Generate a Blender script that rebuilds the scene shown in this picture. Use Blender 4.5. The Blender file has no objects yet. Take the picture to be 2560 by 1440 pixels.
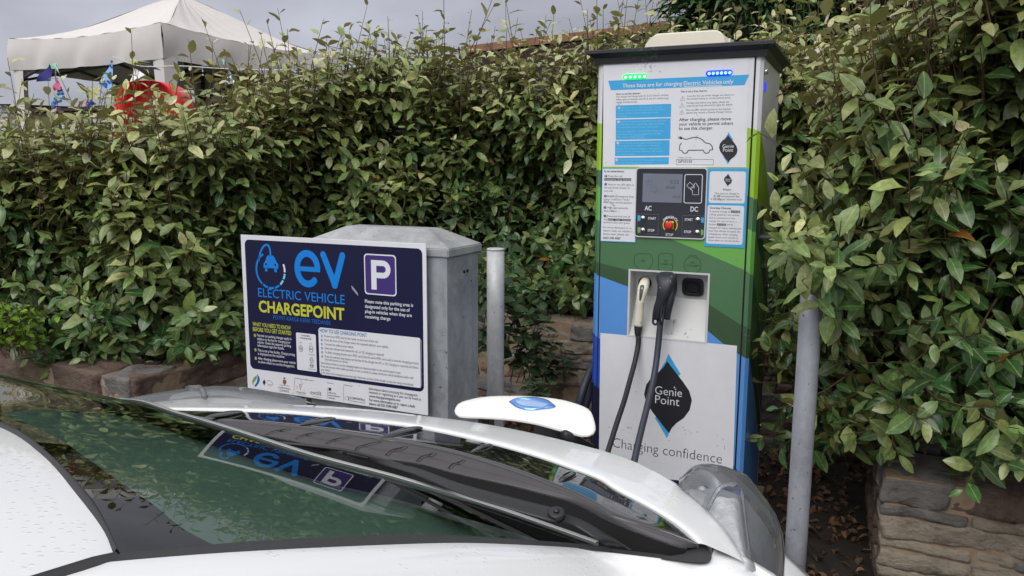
import bpy, bmesh, math, random
import numpy as np
from mathutils import Vector

SC = bpy.context.scene
COL = SC.collection

# ------------------------------------------------------------------ camera
CAM_H = 1.44
FPX, PITCH, ROLL = 1955.5, 0.1511, 0.0049        # focal length in pixels of a 2560 wide frame
_fw = np.array([0, math.cos(PITCH), -math.sin(PITCH)])
_up = np.array([0, math.sin(PITCH), math.cos(PITCH)])
_rt = np.array([1.0, 0, 0])
RT = math.cos(ROLL) * _rt + math.sin(ROLL) * _up
UP = -math.sin(ROLL) * _rt + math.cos(ROLL) * _up
FW = _fw
C0 = np.array([0, 0, CAM_H])
cam = bpy.data.cameras.new('camera')
cam.sensor_width = 36.0
cam.lens = FPX / 2560 * 36
cam.clip_start = 0.02
cam.clip_end = 400
camo = bpy.data.objects.new('camera', cam)
COL.objects.link(camo)
from mathutils import Matrix
camo.matrix_world = Matrix(((RT[0], UP[0], -FW[0], 0), (RT[1], UP[1], -FW[1], 0), (RT[2], UP[2], -FW[2], CAM_H), (0, 0, 0, 1)))
SC.camera = camo

# ------------------------------------------------------------------ world: overcast sky
world = bpy.data.worlds.new('World')
SC.world = world
world.use_nodes = True
wt = world.node_tree
for n in list(wt.nodes):
    wt.nodes.remove(n)
SUN_EL, SUN_AZ = math.radians(42), math.radians(208)     # high, behind the camera and to its left
wout = wt.nodes.new('ShaderNodeOutputWorld')
wbg = wt.nodes.new('ShaderNodeBackground')
wbg.inputs['Strength'].default_value = 0.1
sky = wt.nodes.new('ShaderNodeTexSky')
sky.sky_type = 'NISHITA'
sky.sun_disc = False
sky.sun_elevation = SUN_EL
sky.sun_rotation = SUN_AZ
geo = wt.nodes.new('ShaderNodeTexCoord')
sep = wt.nodes.new('ShaderNodeSeparateXYZ')
wt.links.new(geo.outputs['Generated'], sep.inputs[0])
ramp = wt.nodes.new('ShaderNodeValToRGB')
els = ramp.color_ramp.elements
els[0].position = 0.0
els[0].color = (0.36, 0.37, 0.42, 1)
els[1].position = 1.0
els[1].color = (0.84, 0.84, 0.86, 1)
e = els.new(0.22); e.color = (0.40, 0.41, 0.47, 1)
e = els.new(0.42); e.color = (0.56, 0.57, 0.61, 1)
wt.links.new(sep.outputs['Z'], ramp.inputs[0])
noi = wt.nodes.new('ShaderNodeTexNoise')
noi.inputs['Scale'].default_value = 2.3
noi.inputs['Detail'].default_value = 5
noi.inputs['Roughness'].default_value = 0.5
mp = wt.nodes.new('ShaderNodeMapping')
mp.inputs['Scale'].default_value = (1, 1, 2.6)
mp.inputs['Location'].default_value = (0.35, 0.1, 0.3)
wt.links.new(geo.outputs['Generated'], mp.inputs[0])
wt.links.new(mp.outputs[0], noi.inputs['Vector'])
nr = wt.nodes.new('ShaderNodeMapRange')
nr.inputs['From Min'].default_value = 0.3
nr.inputs['From Max'].default_value = 0.7
nr.inputs['To Min'].default_value = 0.60
nr.inputs['To Max'].default_value = 1.55
wt.links.new(noi.outputs['Fac'], nr.inputs[0])
# the cloud deck is thinner towards the hidden sun: brighter behind the camera
sv = wt.nodes.new('ShaderNodeVectorMath'); sv.operation = 'DOT_PRODUCT'
sv.inputs[1].default_value = (math.sin(SUN_AZ) * math.cos(SUN_EL), math.cos(SUN_AZ) * math.cos(SUN_EL), math.sin(SUN_EL))
wt.links.new(geo.outputs['Generated'], sv.inputs[0])
sr = wt.nodes.new('ShaderNodeMapRange')
sr.inputs['From Min'].default_value = 0.15
sr.inputs['From Max'].default_value = 1.0
sr.inputs['To Min'].default_value = 10.0
sr.inputs['To Max'].default_value = 19.0
wt.links.new(sv.outputs['Value'], sr.inputs[0])
m1 = wt.nodes.new('ShaderNodeMath'); m1.operation = 'MULTIPLY'
wt.links.new(nr.outputs[0], m1.inputs[0]); wt.links.new(sr.outputs[0], m1.inputs[1])
m2 = wt.nodes.new('ShaderNodeVectorMath'); m2.operation = 'SCALE'
wt.links.new(ramp.outputs[0], m2.inputs[0]); wt.links.new(m1.outputs[0], m2.inputs['Scale'])
mx = wt.nodes.new('ShaderNodeMix'); mx.data_type = 'RGBA'
mx.inputs[0].default_value = 0.95
wt.links.new(sky.outputs[0], mx.inputs[6])
wt.links.new(m2.outputs[0], mx.inputs[7])
wt.links.new(mx.outputs[2], wbg.inputs['Color'])
wt.links.new(wbg.outputs[0], wout.inputs['Surface'])

sun = bpy.data.lights.new('sun', 'SUN')
sun.energy = 1.3
sun.angle = math.radians(38)
sun.color = (1.0, 0.97, 0.93)
suno = bpy.data.objects.new('sun', sun)
COL.objects.link(suno)
_sd = Vector((math.sin(SUN_AZ) * math.cos(SUN_EL), math.cos(SUN_AZ) * math.cos(SUN_EL), math.sin(SUN_EL)))
suno.rotation_euler = _sd.to_track_quat('Z', 'Y').to_euler()
suno.location = (0, 0, 8)

SC.view_settings.view_transform = 'Standard'
SC.view_settings.look = 'None'
SC.view_settings.exposure = 0.0
SC.view_settings.gamma = 1.0
SC.render.engine = 'CYCLES'
SC.cycles.max_bounces = 8
SC.cycles.transparent_max_bounces = 16
SC.cycles.caustics_reflective = False
SC.cycles.caustics_refractive = False


# ------------------------------------------------------------------ measuring helpers
def ray(x, y):
    return FW + RT * ((x - 1280) / FPX) - UP * ((y - 720) / FPX)


def atz(x, y, z):
    """the world point at height z that the photograph shows at pixel x, y (2560 wide)"""
    d = ray(x, y)
    return C0 + d * ((z - CAM_H) / d[2])


def aty(x, y, dist):
    d = ray(x, y)
    return C0 + d * (dist / d[1])


def onplane(x, y, p, n):
    d = ray(x, y)
    return C0 + d * (((p - C0) @ n) / (d @ n))


def catmull(pts, n):
    """n points evenly spaced along a smooth curve through pts"""
    p = np.asarray(pts, float)
    if len(p) > 2:
        e = np.vstack([2 * p[0] - p[1], p, 2 * p[-1] - p[-2]])
        out = []
        for i in range(1, len(e) - 2):
            a, b, c, d = e[i - 1], e[i], e[i + 1], e[i + 2]
            for t in np.linspace(0, 1, 12, endpoint=False):
                out.append(0.5 * (2 * b + (c - a) * t + (2 * a - 5 * b + 4 * c - d) * t * t + (3 * b - a - 3 * c + d) * t ** 3))
        out.append(p[-1])
        p = np.array(out)
    s = np.concatenate([[0], np.cumsum(np.linalg.norm(np.diff(p, axis=0), axis=1))])
    u = np.linspace(0, s[-1], n)
    return np.stack([np.interp(u, s, p[:, k]) for k in range(p.shape[1])], 1)


# ------------------------------------------------------------------ materials
def lin(c):
    out = []
    for v in c:
        v = v / 255
        out.append(v / 12.92 if v <= 0.04045 else ((v + 0.055) / 1.055) ** 2.4)
    return out


def alb(r, g, b, k=1.1):
    return [min(0.86, v * k) for v in lin((r, g, b))]


def new_mat(name):
    m = bpy.data.materials.new(name)
    m.use_nodes = True
    return m, m.node_tree, m.node_tree.nodes['Principled BSDF']


def mat(name, col, rough=0.5, metal=0.0, var=0.06, scale=18.0, bump=0.0, bscale=60.0, coat=0.0, dirt=0.0, dirtcol=(0.05, 0.045, 0.04), spec=None):
    """painted or moulded surface with faint mottling, optional fine bump and scattered dirt specks"""
    m, t, b = new_mat(name)
    tc = t.nodes.new('ShaderNodeTexCoord')
    n = t.nodes.new('ShaderNodeTexNoise')
    n.inputs['Scale'].default_value = scale
    n.inputs['Detail'].default_value = 4
    t.links.new(tc.outputs['Object'], n.inputs['Vector'])
    mix = t.nodes.new('ShaderNodeMix'); mix.data_type = 'RGBA'
    c = list(col)[:3]
    mix.inputs[6].default_value = [max(0, v * (1 - var)) for v in c] + [1]
    mix.inputs[7].default_value = [min(1, v * (1 + var)) for v in c] + [1]
    t.links.new(n.outputs['Fac'], mix.inputs[0])
    src = mix.outputs[2]
    if dirt > 0:
        n2 = t.nodes.new('ShaderNodeTexNoise')
        n2.inputs['Scale'].default_value = 95
        n2.inputs['Detail'].default_value = 2
        t.links.new(tc.outputs['Object'], n2.inputs['Vector'])
        n3 = t.nodes.new('ShaderNodeTexNoise')
        n3.inputs['Scale'].default_value = 7
        t.links.new(tc.outputs['Object'], n3.inputs['Vector'])
        ad = t.nodes.new('ShaderNodeMath'); ad.operation = 'MULTIPLY'
        t.links.new(n2.outputs['Fac'], ad.inputs[0]); t.links.new(n3.outputs['Fac'], ad.inputs[1])
        mr = t.nodes.new('ShaderNodeMapRange')
        mr.inputs['From Min'].default_value = 0.40
        mr.inputs['From Max'].default_value = 0.44
        mr.inputs['To Max'].default_value = dirt
        t.links.new(ad.outputs[0], mr.inputs[0])
        mx2 = t.nodes.new('ShaderNodeMix'); mx2.data_type = 'RGBA'
        t.links.new(mr.outputs[0], mx2.inputs[0])
        t.links.new(src, mx2.inputs[6])
        mx2.inputs[7].default_value = list(dirtcol) + [1]
        src = mx2.outputs[2]
    t.links.new(src, b.inputs['Base Color'])
    b.inputs['Roughness'].default_value = rough
    b.inputs['Metallic'].default_value = metal
    if spec is not None:
        b.inputs['Specular IOR Level'].default_value = spec
    if coat:
        b.inputs['Coat Weight'].default_value = coat
        b.inputs['Coat Roughness'].default_value = 0.02
    if bump > 0:
        nb = t.nodes.new('ShaderNodeTexNoise')
        nb.inputs['Scale'].default_value = bscale
        nb.inputs['Detail'].default_value = 5
        t.links.new(tc.outputs['Object'], nb.inputs['Vector'])
        bp = t.nodes.new('ShaderNodeBump')
        bp.inputs['Strength'].default_value = bump
        bp.inputs['Distance'].default_value = 0.004
        t.links.new(nb.outputs['Fac'], bp.inputs['Height'])
        t.links.new(bp.outputs[0], b.inputs['Normal'])
    return m


def emit(name, col, s):
    m, t, b = new_mat(name)
    b.inputs['Base Color'].default_value = list(col) + [1]
    b.inputs['Emission Color'].default_value = list(col) + [1]
    b.inputs['Emission Strength'].default_value = s
    return m


M = {}
M['white_panel'] = mat('white_panel', (0.72, 0.72, 0.75), 0.42, dirt=0.5)
M['sticker_white'] = mat('sticker_white', (0.75, 0.75, 0.78), 0.38, dirt=0.45)
M['black_coat'] = mat('black_coat', (0.018, 0.018, 0.022), 0.5, bump=0.15, bscale=220, dirt=0.3, dirtcol=(0.2, 0.2, 0.2))
M['gap_black'] = mat('gap_black', (0.008, 0.008, 0.009), 0.8)
M['cream'] = mat('cream', alb(226, 219, 200), 0.45)
M['ink'] = mat('ink', (0.018, 0.017, 0.022), 0.45)
M['ink_grey'] = mat('ink_grey', (0.09, 0.09, 0.10), 0.5)
M['sky_blue'] = mat('sky_blue', alb(58, 160, 212), 0.4)
M['pale_print'] = mat('pale_print', alb(120, 196, 232), 0.4)
M['white_print'] = mat('white_print', (0.72, 0.73, 0.76), 0.4)
M['band_lime'] = mat('band_lime', alb(146, 188, 46), 0.38, dirt=0.2)
M['band_mid'] = mat('band_mid', alb(72, 112, 74), 0.38, dirt=0.25, dirtcol=(0.3, 0.32, 0.3))
M['band_leaf'] = mat('band_leaf', alb(104, 168, 76), 0.38, dirt=0.2)
M['band_dark'] = mat('band_dark', alb(54, 80, 52), 0.38, dirt=0.25, dirtcol=(0.3, 0.32, 0.3))
M['band_sky'] = mat('band_sky', alb(86, 142, 208), 0.38)
M['band_royal'] = mat('band_royal', alb(38, 76, 178), 0.38)
M['band_navy'] = mat('band_navy', alb(22, 22, 54), 0.38)
M['band_line'] = mat('band_line', alb(40, 62, 42), 0.4)
M['panel_dark'] = mat('panel_dark', alb(40, 42, 52), 0.22)
M['lcd'] = mat('lcd', alb(114, 118, 130), 0.12, var=0.12, scale=9)
M['lcd_ink'] = mat('lcd_ink', alb(74, 78, 90), 0.2)
M['steel'] = mat('steel', (0.62, 0.62, 0.62), 0.25, 1.0)
M['red_button'] = mat('red_button', alb(210, 32, 34), 0.35)
M['yellow'] = mat('yellow', alb(214, 196, 44), 0.4)
M['recess'] = mat('recess', (0.60, 0.60, 0.59), 0.45, dirt=0.75)
M['rubber'] = mat('rubber', (0.016, 0.016, 0.019), 0.55, bump=0.12, bscale=150)
M['cable'] = mat('cable', alb(52, 54, 66), 0.5, var=0.25, scale=30, bump=0.15, bscale=90)
M['plug_ivory'] = mat('plug_ivory', alb(222, 216, 196), 0.4, dirt=0.4)
M['plug_grip'] = mat('plug_grip', alb(70, 66, 64), 0.6, var=0.3, scale=60, dirt=0.7, dirtcol=(0.5, 0.5, 0.5))
M['plug_black'] = mat('plug_black', alb(44, 44, 52), 0.45, var=0.25, scale=40, dirt=0.4, dirtcol=(0.35, 0.35, 0.35))
M['led_green'] = emit('led_green', (0.02, 0.9, 0.12), 1.2)
M['led_blue'] = emit('led_blue', (0.02, 0.03, 1.0), 1.2)
M['led_green_dot'] = emit('led_green_dot', (0.35, 1.0, 0.55), 2.4)
M['led_blue_dot'] = emit('led_blue_dot', (0.15, 0.55, 1.0), 2.4)
# information sign
M['sign_white'] = mat('sign_white', (0.72, 0.72, 0.75), 0.4, dirt=0.25)
M['sign_navy'] = mat('sign_navy', alb(25, 26, 58), 0.22, var=0.25, scale=3)
M['sign_blue'] = mat('sign_blue', alb(18, 122, 206), 0.3)
M['sign_blue_text'] = mat('sign_blue_text', alb(32, 98, 178), 0.3)
M['sign_yellow'] = mat('sign_yellow', alb(186, 190, 60), 0.3)
M['sign_purple'] = mat('sign_purple', alb(62, 46, 110), 0.3)
M['sign_teal'] = mat('sign_teal', alb(24, 104, 160), 0.3)
M['logo_brown'] = mat('logo_brown', alb(128, 88, 56), 0.4)
M['logo_red'] = mat('logo_red', alb(206, 66, 44), 0.4)
M['logo_green'] = mat('logo_green', alb(110, 150, 60), 0.4)
M['logo_gold'] = mat('logo_gold', alb(208, 158, 60), 0.4)
# metals, stone, soil


def galvanised(name, dark, light, rough=0.42, streak=0.5, metal=0.35):
    m, t, b = new_mat(name)
    tc = t.nodes.new('ShaderNodeTexCoord')
    v = t.nodes.new('ShaderNodeTexVoronoi'); v.inputs['Scale'].default_value = 46
    n = t.nodes.new('ShaderNodeTexNoise'); n.inputs['Scale'].default_value = 9; n.inputs['Detail'].default_value = 6
    n.inputs['Roughness'].default_value = 0.65
    mpn = t.nodes.new('ShaderNodeMapping'); mpn.inputs['Scale'].default_value = (1, 1, streak)
    t.links.new(tc.outputs['Object'], mpn.inputs[0])
    t.links.new(tc.outputs['Object'], v.inputs['Vector']); t.links.new(mpn.outputs[0], n.inputs['Vector'])
    sc_ = t.nodes.new('ShaderNodeSeparateColor'); t.links.new(v.outputs['Color'], sc_.inputs[0])
    a = t.nodes.new('ShaderNodeMix'); a.data_type = 'FLOAT'; a.inputs[0].default_value = 0.90
    t.links.new(sc_.outputs[0], a.inputs[2]); t.links.new(n.outputs['Fac'], a.inputs[3])
    r = t.nodes.new('ShaderNodeValToRGB')
    r.color_ramp.elements[0].position = 0.28; r.color_ramp.elements[0].color = list(dark) + [1]
    r.color_ramp.elements[1].position = 0.72; r.color_ramp.elements[1].color = list(light) + [1]
    t.links.new(a.outputs[0], r.inputs[0])
    # scuffs
    n2 = t.nodes.new('ShaderNodeTexNoise'); n2.inputs['Scale'].default_value = 55; n2.inputs['Detail'].default_value = 3
    t.links.new(tc.outputs['Object'], n2.inputs['Vector'])
    mr = t.nodes.new('ShaderNodeMapRange'); mr.inputs['From Min'].default_value = 0.68; mr.inputs['From Max'].default_value = 0.74
    t.links.new(n2.outputs['Fac'], mr.inputs[0])
    mm = t.nodes.new('ShaderNodeMix'); mm.data_type = 'RGBA'
    t.links.new(mr.outputs[0], mm.inputs[0]); t.links.new(r.outputs[0], mm.inputs[6])
    mm.inputs[7].default_value = (0.07, 0.07, 0.075, 1)
    t.links.new(mm.outputs[2], b.inputs['Base Color'])
    b.inputs['Metallic'].default_value = metal
    b.inputs['Roughness'].default_value = rough
    bp = t.nodes.new('ShaderNodeBump'); bp.inputs['Strength'].default_value = 0.12; bp.inputs['Distance'].default_value = 0.003
    t.links.new(n.outputs['Fac'], bp.inputs['Height']); t.links.new(bp.outputs[0], b.inputs['Normal'])
    return m


M['galv_cabinet'] = galvanised('galv_cabinet', (0.17, 0.18, 0.20), (0.42, 0.44, 0.46), 0.5, 0.35)
M['galv_lid'] = galvanised('galv_lid', (0.24, 0.245, 0.25), (0.48, 0.48, 0.48), 0.55)
M['galv_post'] = galvanised('galv_post', (0.34, 0.35, 0.36), (0.66, 0.66, 0.66), 0.5, 0.3, 0.2)
M['steel_post'] = galvanised('steel_post', (0.30, 0.31, 0.34), (0.52, 0.54, 0.58), 0.42, 0.3, 0.2)


def stone(name):
    m, t, b = new_mat(name)
    tc = t.nodes.new('ShaderNodeTexCoord')
    mpn = t.nodes.new('ShaderNodeMapping'); mpn.inputs['Scale'].default_value = (1.0, 1.0, 1.5)
    t.links.new(tc.outputs['Object'], mpn.inputs[0])
    n = t.nodes.new('ShaderNodeTexNoise'); n.inputs['Scale'].default_value = 9; n.inputs['Detail'].default_value = 14
    n.inputs['Roughness'].default_value = 0.74; n.inputs['Distortion'].default_value = 0.25
    t.links.new(mpn.outputs[0], n.inputs['Vector'])
    r = t.nodes.new('ShaderNodeValToRGB')
    cr = r.color_ramp
    cr.elements[0].position = 0.25; cr.elements[0].color = (0.04, 0.03, 0.03, 1)
    cr.elements[1].position = 0.78; cr.elements[1].color = (0.30, 0.30, 0.30, 1)
    for p_, c_ in ((0.4, (0.14, 0.10, 0.075)), (0.48, (0.30, 0.21, 0.13)), (0.6, (0.36, 0.26, 0.165)), (0.68, (0.20, 0.17, 0.14))):
        q = cr.elements.new(p_); q.color = list(c_) + [1]
    t.links.new(n.outputs['Fac'], r.inputs[0])
    n2 = t.nodes.new('ShaderNodeTexNoise'); n2.inputs['Scale'].default_value = 3.3; n2.inputs['Detail'].default_value = 6
    t.links.new(tc.outputs['Object'], n2.inputs['Vector'])
    mr = t.nodes.new('ShaderNodeMapRange'); mr.inputs['From Min'].default_value = 0.53; mr.inputs['From Max'].default_value = 0.68
    mr.inputs['To Max'].default_value = 0.75
    t.links.new(n2.outputs['Fac'], mr.inputs[0])
    mm = t.nodes.new('ShaderNodeMix'); mm.data_type = 'RGBA'
    t.links.new(mr.outputs[0], mm.inputs[0]); t.links.new(r.outputs[0], mm.inputs[6])
    mm.inputs[7].default_value = (0.10, 0.10, 0.03, 1)      # moss and lichen
    t.links.new(mm.outputs[2], b.inputs['Base Color'])
    b.inputs['Roughness'].default_value = 0.85
    bp = t.nodes.new('ShaderNodeBump'); bp.inputs['Strength'].default_value = 1.0; bp.inputs['Distance'].default_value = 0.035
    t.links.new(n.outputs['Fac'], bp.inputs['Height']); t.links.new(bp.outputs[0], b.inputs['Normal'])
    return m


M['stone'] = stone('stone')
M['mortar'] = mat('mortar', (0.28, 0.20, 0.13), 0.9, var=0.4, scale=30, bump=0.8, bscale=40)
M['soil'] = mat('soil', (0.026, 0.019, 0.014), 0.95, var=0.6, scale=22, bump=1.0, bscale=30)
M['tarmac'] = mat('tarmac', (0.055, 0.054, 0.055), 0.85, var=0.35, scale=60, bump=0.7, bscale=160)
M['grass_far'] = mat('grass_far', (0.05, 0.07, 0.025), 0.9, var=0.4)
M['concrete'] = mat('concrete', (0.30, 0.24, 0.16), 0.9, var=0.35, scale=90, bump=0.6, bscale=120)


# ------------------------------------------------------------------ object helpers
def empty(name, loc=(0, 0, 0), rz=0.0):
    o = bpy.data.objects.new(name, None)
    COL.objects.link(o)
    o.location = loc
    o.rotation_euler = (0, 0, rz)
    return o


def tag(o, label=None, cat=None, group=None, kind=None):
    if label: o['label'] = label
    if cat: o['category'] = cat
    if group: o['group'] = group
    if kind: o['kind'] = kind
    return o


def link(name, me, mats, parent=None, loc=None):
    o = bpy.data.objects.new(name, me)
    COL.objects.link(o)
    for m in (mats if isinstance(mats, (list, tuple)) else [mats]):
        me.materials.append(M[m] if isinstance(m, str) else m)
    if parent: o.parent = parent
    if loc is not None: o.location = loc
    return o


def from_bm(name, bm, mats, parent=None, smooth=False, loc=None):
    me = bpy.data.meshes.new(name)
    bm.normal_update()
    bm.to_mesh(me)
    bm.free()
    if smooth:
        me.polygons.foreach_set('use_smooth', [True] * len(me.polygons))
    return link(name, me, mats, parent, loc)


def from_np(name, V, F, mats, parent=None, smooth=True, loc=None, matidx=None):
    me = bpy.data.meshes.new(name)
    me.from_pydata([tuple(v) for v in V], [], [tuple(f) for f in F])
    if matidx is not None:
        me.polygons.foreach_set('material_index', matidx)
    if smooth:
        me.polygons.foreach_set('use_smooth', [True] * len(me.polygons))
    me.update()
    return link(name, me, mats, parent, loc)


def bm_box(bm, x0, x1, y0, y1, z0, z1, bevel=0.0, mi=0, seg=2):
    b2 = bmesh.new()
    bmesh.ops.create_cube(b2, size=1)
    for v in b2.verts:
        v.co = Vector((x0 + (v.co.x + .5) * (x1 - x0), y0 + (v.co.y + .5) * (y1 - y0), z0 + (v.co.z + .5) * (z1 - z0)))
    if bevel > 0:
        bmesh.ops.bevel(b2, geom=b2.edges[:], offset=bevel, segments=seg, affect='EDGES', profile=0.5)
    for f in b2.faces: f.material_index = mi
    me = bpy.data.meshes.new('tmp'); b2.to_mesh(me); b2.free()
    bm.from_mesh(me); bpy.data.meshes.remove(me)


def grid_faces(nr, nc, off=0, closed=False):
    F = []
    for i in range(nr - 1):
        for j in range(nc - 1 if not closed else nc):
            k = (j + 1) % nc
            F.append((off + i * nc + j, off + i * nc + k, off + (i + 1) * nc + k, off + (i + 1) * nc + j))
    return F


def tube(pts, rad, sides=12, cap=True):
    """verts and faces of a round tube along pts; rad is a number or one per point"""
    p = np.asarray(pts, float)
    n = len(p)
    r = np.full(n, rad) if np.isscalar(rad) else np.asarray(rad, float)
    tan = np.gradient(p, axis=0)
    tan /= np.linalg.norm(tan, axis=1)[:, None] + 1e-12
    ref = np.array([0, 0, 1.0]) if abs(tan[0][2]) < 0.9 else np.array([1.0, 0, 0])
    a = np.cross(tan[0], ref); a /= np.linalg.norm(a)
    V = []
    for i in range(n):
        a = a - tan[i] * (a @ tan[i]); a /= np.linalg.norm(a)
        b = np.cross(tan[i], a)
        for k in range(sides):
            th = 2 * math.pi * k / sides
            V.append(p[i] + r[i] * (math.cos(th) * a + math.sin(th) * b))
    F = grid_faces(n, sides, 0, True)
    if cap:
        F.append(tuple(range(sides - 1, -1, -1)))
        F.append(tuple((n - 1) * sides + k for k in range(sides)))
    return V, F


class Acc:
    """collects several shapes of one part into one mesh"""
    def __init__(self):
        self.V, self.F, self.mi = [], [], []

    def add(self, V, F, mi=0):
        o = len(self.V)
        self.V += [tuple(v) for v in V]
        self.F += [tuple(i + o for i in f) for f in F]
        self.mi += [mi] * len(F)
        return self

    def build(self, name, mats, parent=None, smooth=True, loc=None):
        return from_np(name, self.V, self.F, mats, parent, smooth, loc, self.mi)


def loft(rows):
    rows = [np.asarray(r, float) for r in rows]
    nc = len(rows[0])
    V = np.vstack(rows)
    return V, grid_faces(len(rows), nc)


# ------------------------------------------------------------------ flat print: lettering and marks on a panel
class Print:
    """flat graphics in a panel's own plane (u to the right, v up, metres); each layer lies 0.25 mm above the one below"""
    def __init__(self, p, yaw, dz=0.0, depth=0.0, step=0.00025):
        self.dx = np.array([math.cos(yaw), math.sin(yaw), 0.0])
        self.n = np.array([-math.sin(yaw), math.cos(yaw), 0.0])
        self.p = np.array([p[0], p[1], 0.0]) + self.n * depth
        self.dz = dz
        self.depth = depth
        self.step = step
        self.acc = Acc()
        self.mats = []
        self.layer = 0

    def uv(self, x, y):
        q = onplane(x, y, self.p, self.n)
        return np.array([(q - self.p) @ self.dx, q[2] - self.dz])

    def mi(self, m):
        if m not in self.mats: self.mats.append(m)
        return self.mats.index(m)

    def put(self, uv, faces, m, layer):
        y = self.depth - self.step * layer
        self.acc.add([(a[0], y, a[1]) for a in uv], faces, self.mi(m))

    def poly(self, pts, m, layer=1, px=True):
        uv = [self.uv(*p) for p in pts] if px else [np.array(p) for p in pts]
        self.put(uv, [tuple(range(len(uv)))], m, layer)

    def rrect_uv(self, a, b, r, n=5):
        u0, u1 = sorted((a[0], b[0])); v0, v1 = sorted((a[1], b[1]))
        out = []
        for cx, cy, s in ((u1 - r, v1 - r, 0), (u0 + r, v1 - r, 90), (u0 + r, v0 + r, 180), (u1 - r, v0 + r, 270)):
            for k in range(n):
                th = math.radians(s + 90 * k / (n - 1))
                out.append((cx + r * math.cos(th), cy + r * math.sin(th)))
        return out

    def rrect(self, p0, p1, r, m, layer=1, line=None):
        """rounded rectangle from two pixel corners; line = stroke width for an outline only"""
        a, b = self.uv(*p0), self.uv(*p1)
        out = self.rrect_uv(a, b, r)
        if line is None:
            self.put(out, [tuple(range(len(out)))], m, layer)
        else:
            self.stroke(out + [out[0]], line, m, layer, px=False)

    def stroke(self, pts, w, m, layer=2, px=True, smooth=False):
        uv = np.array([self.uv(*p) for p in pts] if px else pts, float)
        if smooth: uv = catmull(uv, max(20, len(uv) * 6))
        closed = np.linalg.norm(uv[0] - uv[-1]) < 1e-9
        n = len(uv)
        V = []
        for i in range(n):
            a = uv[i - 1] if i > 0 else (uv[-2] if closed else uv[i])
            b = uv[i + 1] if i < n - 1 else (uv[1] if closed else uv[i])
            t = b - a; t /= (np.linalg.norm(t) + 1e-12)
            nn = np.array([-t[1], t[0]])
            V += [uv[i] + nn * w / 2, uv[i] - nn * w / 2]
        F = [(2 * i, 2 * i + 1, 2 * i + 3, 2 * i + 2) for i in range(n - 1)]
        self.put(V, F, m, layer)

    def ellipse(self, c, rx, ry, m, layer=1, line=None, px=True, a0=0, a1=360, n=28):
        cc = self.uv(*c) if px else np.array(c)
        pts = [(cc[0] + rx * math.cos(math.radians(a0 + (a1 - a0) * k / n)), cc[1] + ry * math.sin(math.radians(a0 + (a1 - a0) * k / n))) for k in range(n + 1)]
        if line is None: self.put(pts[:-1], [tuple(range(n))], m, layer)
        else: self.stroke(pts, line, m, layer, px=False)

    def text(self, s, x0, y0, x1, y1=None, m='ink', layer=2, bold=0.0, tall=1.0, cap=None):
        """one line of lettering whose baseline runs from pixel (x0, y0) to x1"""
        a = self.uv(x0, y0)
        b = self.uv(x1, y0 if y1 is None else y1)
        me = text_mesh(s, bold)
        V = me[0]
        w = V[:, 0].max() - V[:, 0].min()
        k = (b[0] - a[0]) / w
        v0 = (a[1] + b[1]) / 2 if y1 is not None else a[1]
        if cap is not None:            # wanted capital height, in photo pixels
            hc = self.uv(x0, y0 - cap)[1] - self.uv(x0, y0)[1]
            tall = hc / (k * (text_mesh('H', bold)[0][:, 1].max()))
        uv = np.stack([a[0] + (V[:, 0] - V[:, 0].min()) * k, v0 + V[:, 1] * k * tall], 1)
        self.put(uv, me[1], m, layer)

    def build(self, name, parent=None):
        return self.acc.build(name, self.mats, parent, smooth=False)


_tm = {}


def text_mesh(s, bold):
    key = (s, bold)
    if key in _tm: return _tm[key]
    c = bpy.data.curves.new('lettering', 'FONT')
    c.body = s
    c.size = 1.0
    c.offset = bold
    c.resolution_u = 3
    o = bpy.data.objects.new('lettering', c)
    COL.objects.link(o)
    dg = bpy.context.evaluated_depsgraph_get()
    me = bpy.data.meshes.new_from_object(o.evaluated_get(dg))
    n = len(me.vertices)
    V = np.zeros(n * 3, np.float32)
    me.vertices.foreach_get('co', V)
    F = [tuple(p.vertices) for p in me.polygons]
    bpy.data.objects.remove(o)
    bpy.data.curves.remove(c)
    bpy.data.meshes.remove(me)
    _tm[key] = (V.reshape(-1, 3)[:, :2].astype(float), F)
    return _tm[key]


def Z(x0, y0, k):
    """reads a coordinate measured in an enlarged crop of the photograph"""
    return lambda x, y: (x0 + x * k, y0 + y * k)



# ------------------------------------------------------------------ ground
def plane_obj(name, x0, x1, y0, y1, z, m, nx=2, ny=2, amp=0.0, seed=0):
    r = np.random.default_rng(seed)
    V = []
    for j in range(ny):
        for i in range(nx):
            V.append((x0 + (x1 - x0) * i / (nx - 1), y0 + (y1 - y0) * j / (ny - 1), z + amp * r.uniform(-1, 1)))
    return from_np(name, V, grid_faces(ny, nx), m, smooth=True)


YAW = -0.4222
DX = np.array([math.cos(YAW), math.sin(YAW), 0.0])
DN = np.array([-math.sin(YAW), math.cos(YAW), 0.0])       # away from the camera, square to the charger's front

tag(plane_obj('ground', -160, 160, -60, 220, -0.012, 'tarmac'), kind='structure')
g = plane_obj('verge', -14, 16, 5.6, 40, 0.0, 'grass_far', 30, 30, 0.02)
tag(g, kind='structure')

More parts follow.
